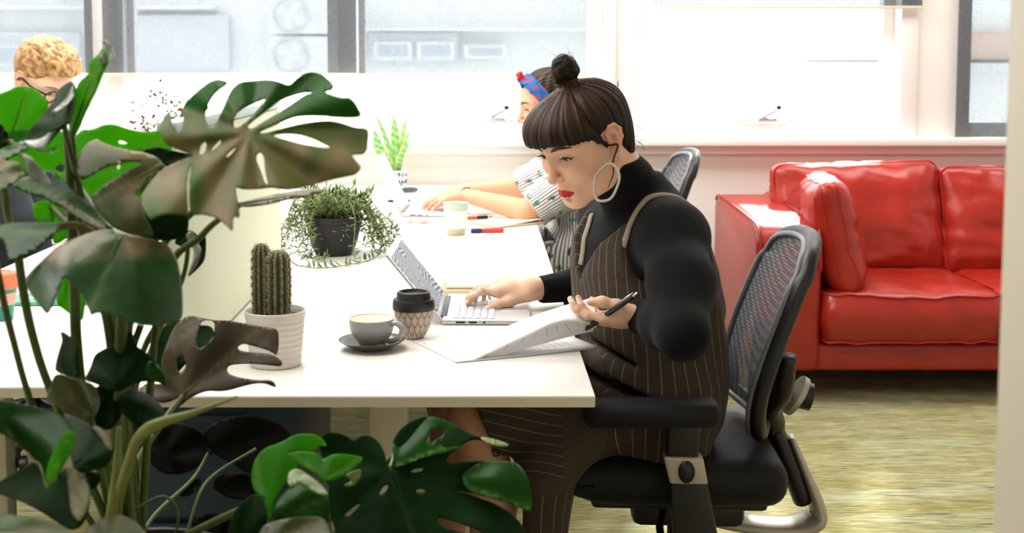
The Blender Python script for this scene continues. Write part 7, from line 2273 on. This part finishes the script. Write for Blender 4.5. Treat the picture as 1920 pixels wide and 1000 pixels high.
gp = displace(gp, gq, cn*(.0012+.0052*lenk))
kk = np.clip(.5+cn*.9, 0, 1)[:, None]
c = np.array(rgb(134, 92, 52)[:3])*(1-kk)+np.array(rgb(212, 168, 112)[:3])*kk
side_ = np.clip((-.03-gp[:, 0])/.05, 0, 1)[:, None]*.6; c = c*(1-side_)+np.array(rgb(196, 164, 130)[:3])*side_
hair = np_obj('hair', xf(gp, HR3, HT3, HS3).astype(np.float32), gq, M['hair_blond'], w3); setcol(hair, c)
# glasses
gl_ = ([], [])
for s_ in (-1, 1):
    ctr3 = Vector((.094, s_*.033, .002))
    pts = [hl3(ctr3+Vector((-.004*abs(math.cos(a)), .024*math.cos(a), .019*math.sin(a)-.002))) for a in [2*PI*k/28 for k in range(29)]]
    gl_ = join(gl_, tube(pts, .0026, 7, caps=False))
    gl_ = join(gl_, tube(smooth_path([hl3((.090, s_*.056, .008)), hl3((.050, s_*.078, .010)), hl3((.0, s_*.081, .012)), hl3((-.018, s_*.082, -.004))], 6), .0034, 7))
gl_ = join(gl_, tube([hl3((.096, -.010, .004)), hl3((.100, 0, .007)), hl3((.096, .010, .004))], .0018, 7))
obj('glasses', gl_[0], gl_[1], M['black_plastic'], w3)
# dark top
M['dark_top'] = mat('charcoal_jersey', rgb(30, 34, 42), .9, bump=.1, bscale=60)
s = SDF((-1.86, 3.82, .50), (-1.1, 4.62, 1.12), .0075)
s.ell((-1.57, 4.2, .62), (.145, .195, .12), 0); s.ell((-1.57, 4.2, .78), (.138, .178, .18), .06); s.ell((-1.56, 4.21, .95), (.135, .205, .12), .06)
s.cap(NB3+Vector((0, 0, -.03)), (-1.55, 4.22, .98), .072, .09, .03)
for S_, E_, W_ in AR:
    s.cap(S_, E_, .062, .056, .03); s.cap(E_, E_.lerp(W_, .9), .054, .040, .02)
p, q = s.mesh(); np_obj('sweater', relax(p, q, 2), q, M['dark_top'], w3)
s = SDF((-1.75, 4.0, .06), (-1.02, 4.42, .72), .008)
s.ell((-1.57, 4.2, .60), (.14, .185, .11), 0)
for y in (4.11, 4.30):
    s.cap((-1.55, y, .58), (-1.12, y, .575), .09, .070, .03); s.chain([(-1.12, y, .575), (-1.15, y, .3), (-1.15, y, .11)], [.070, .066, .058], .02)
p, q = s.mesh(); np_obj('trousers', relax(p, q, 2), q, M['dark_cloth'], w3)
for y in (4.11, 4.30):
    s = SDF((-1.26, y-.06, 0), (-.94, y+.06, .11), .005)
    s.chain([(-1.17, y, .046), (-1.09, y, .044), (-1.0, y, .038)], [.043, .040, .031], .03)
    p, q = s.mesh(); np_obj('shoe', relax(p, q, 2), q, M['black'], w3)
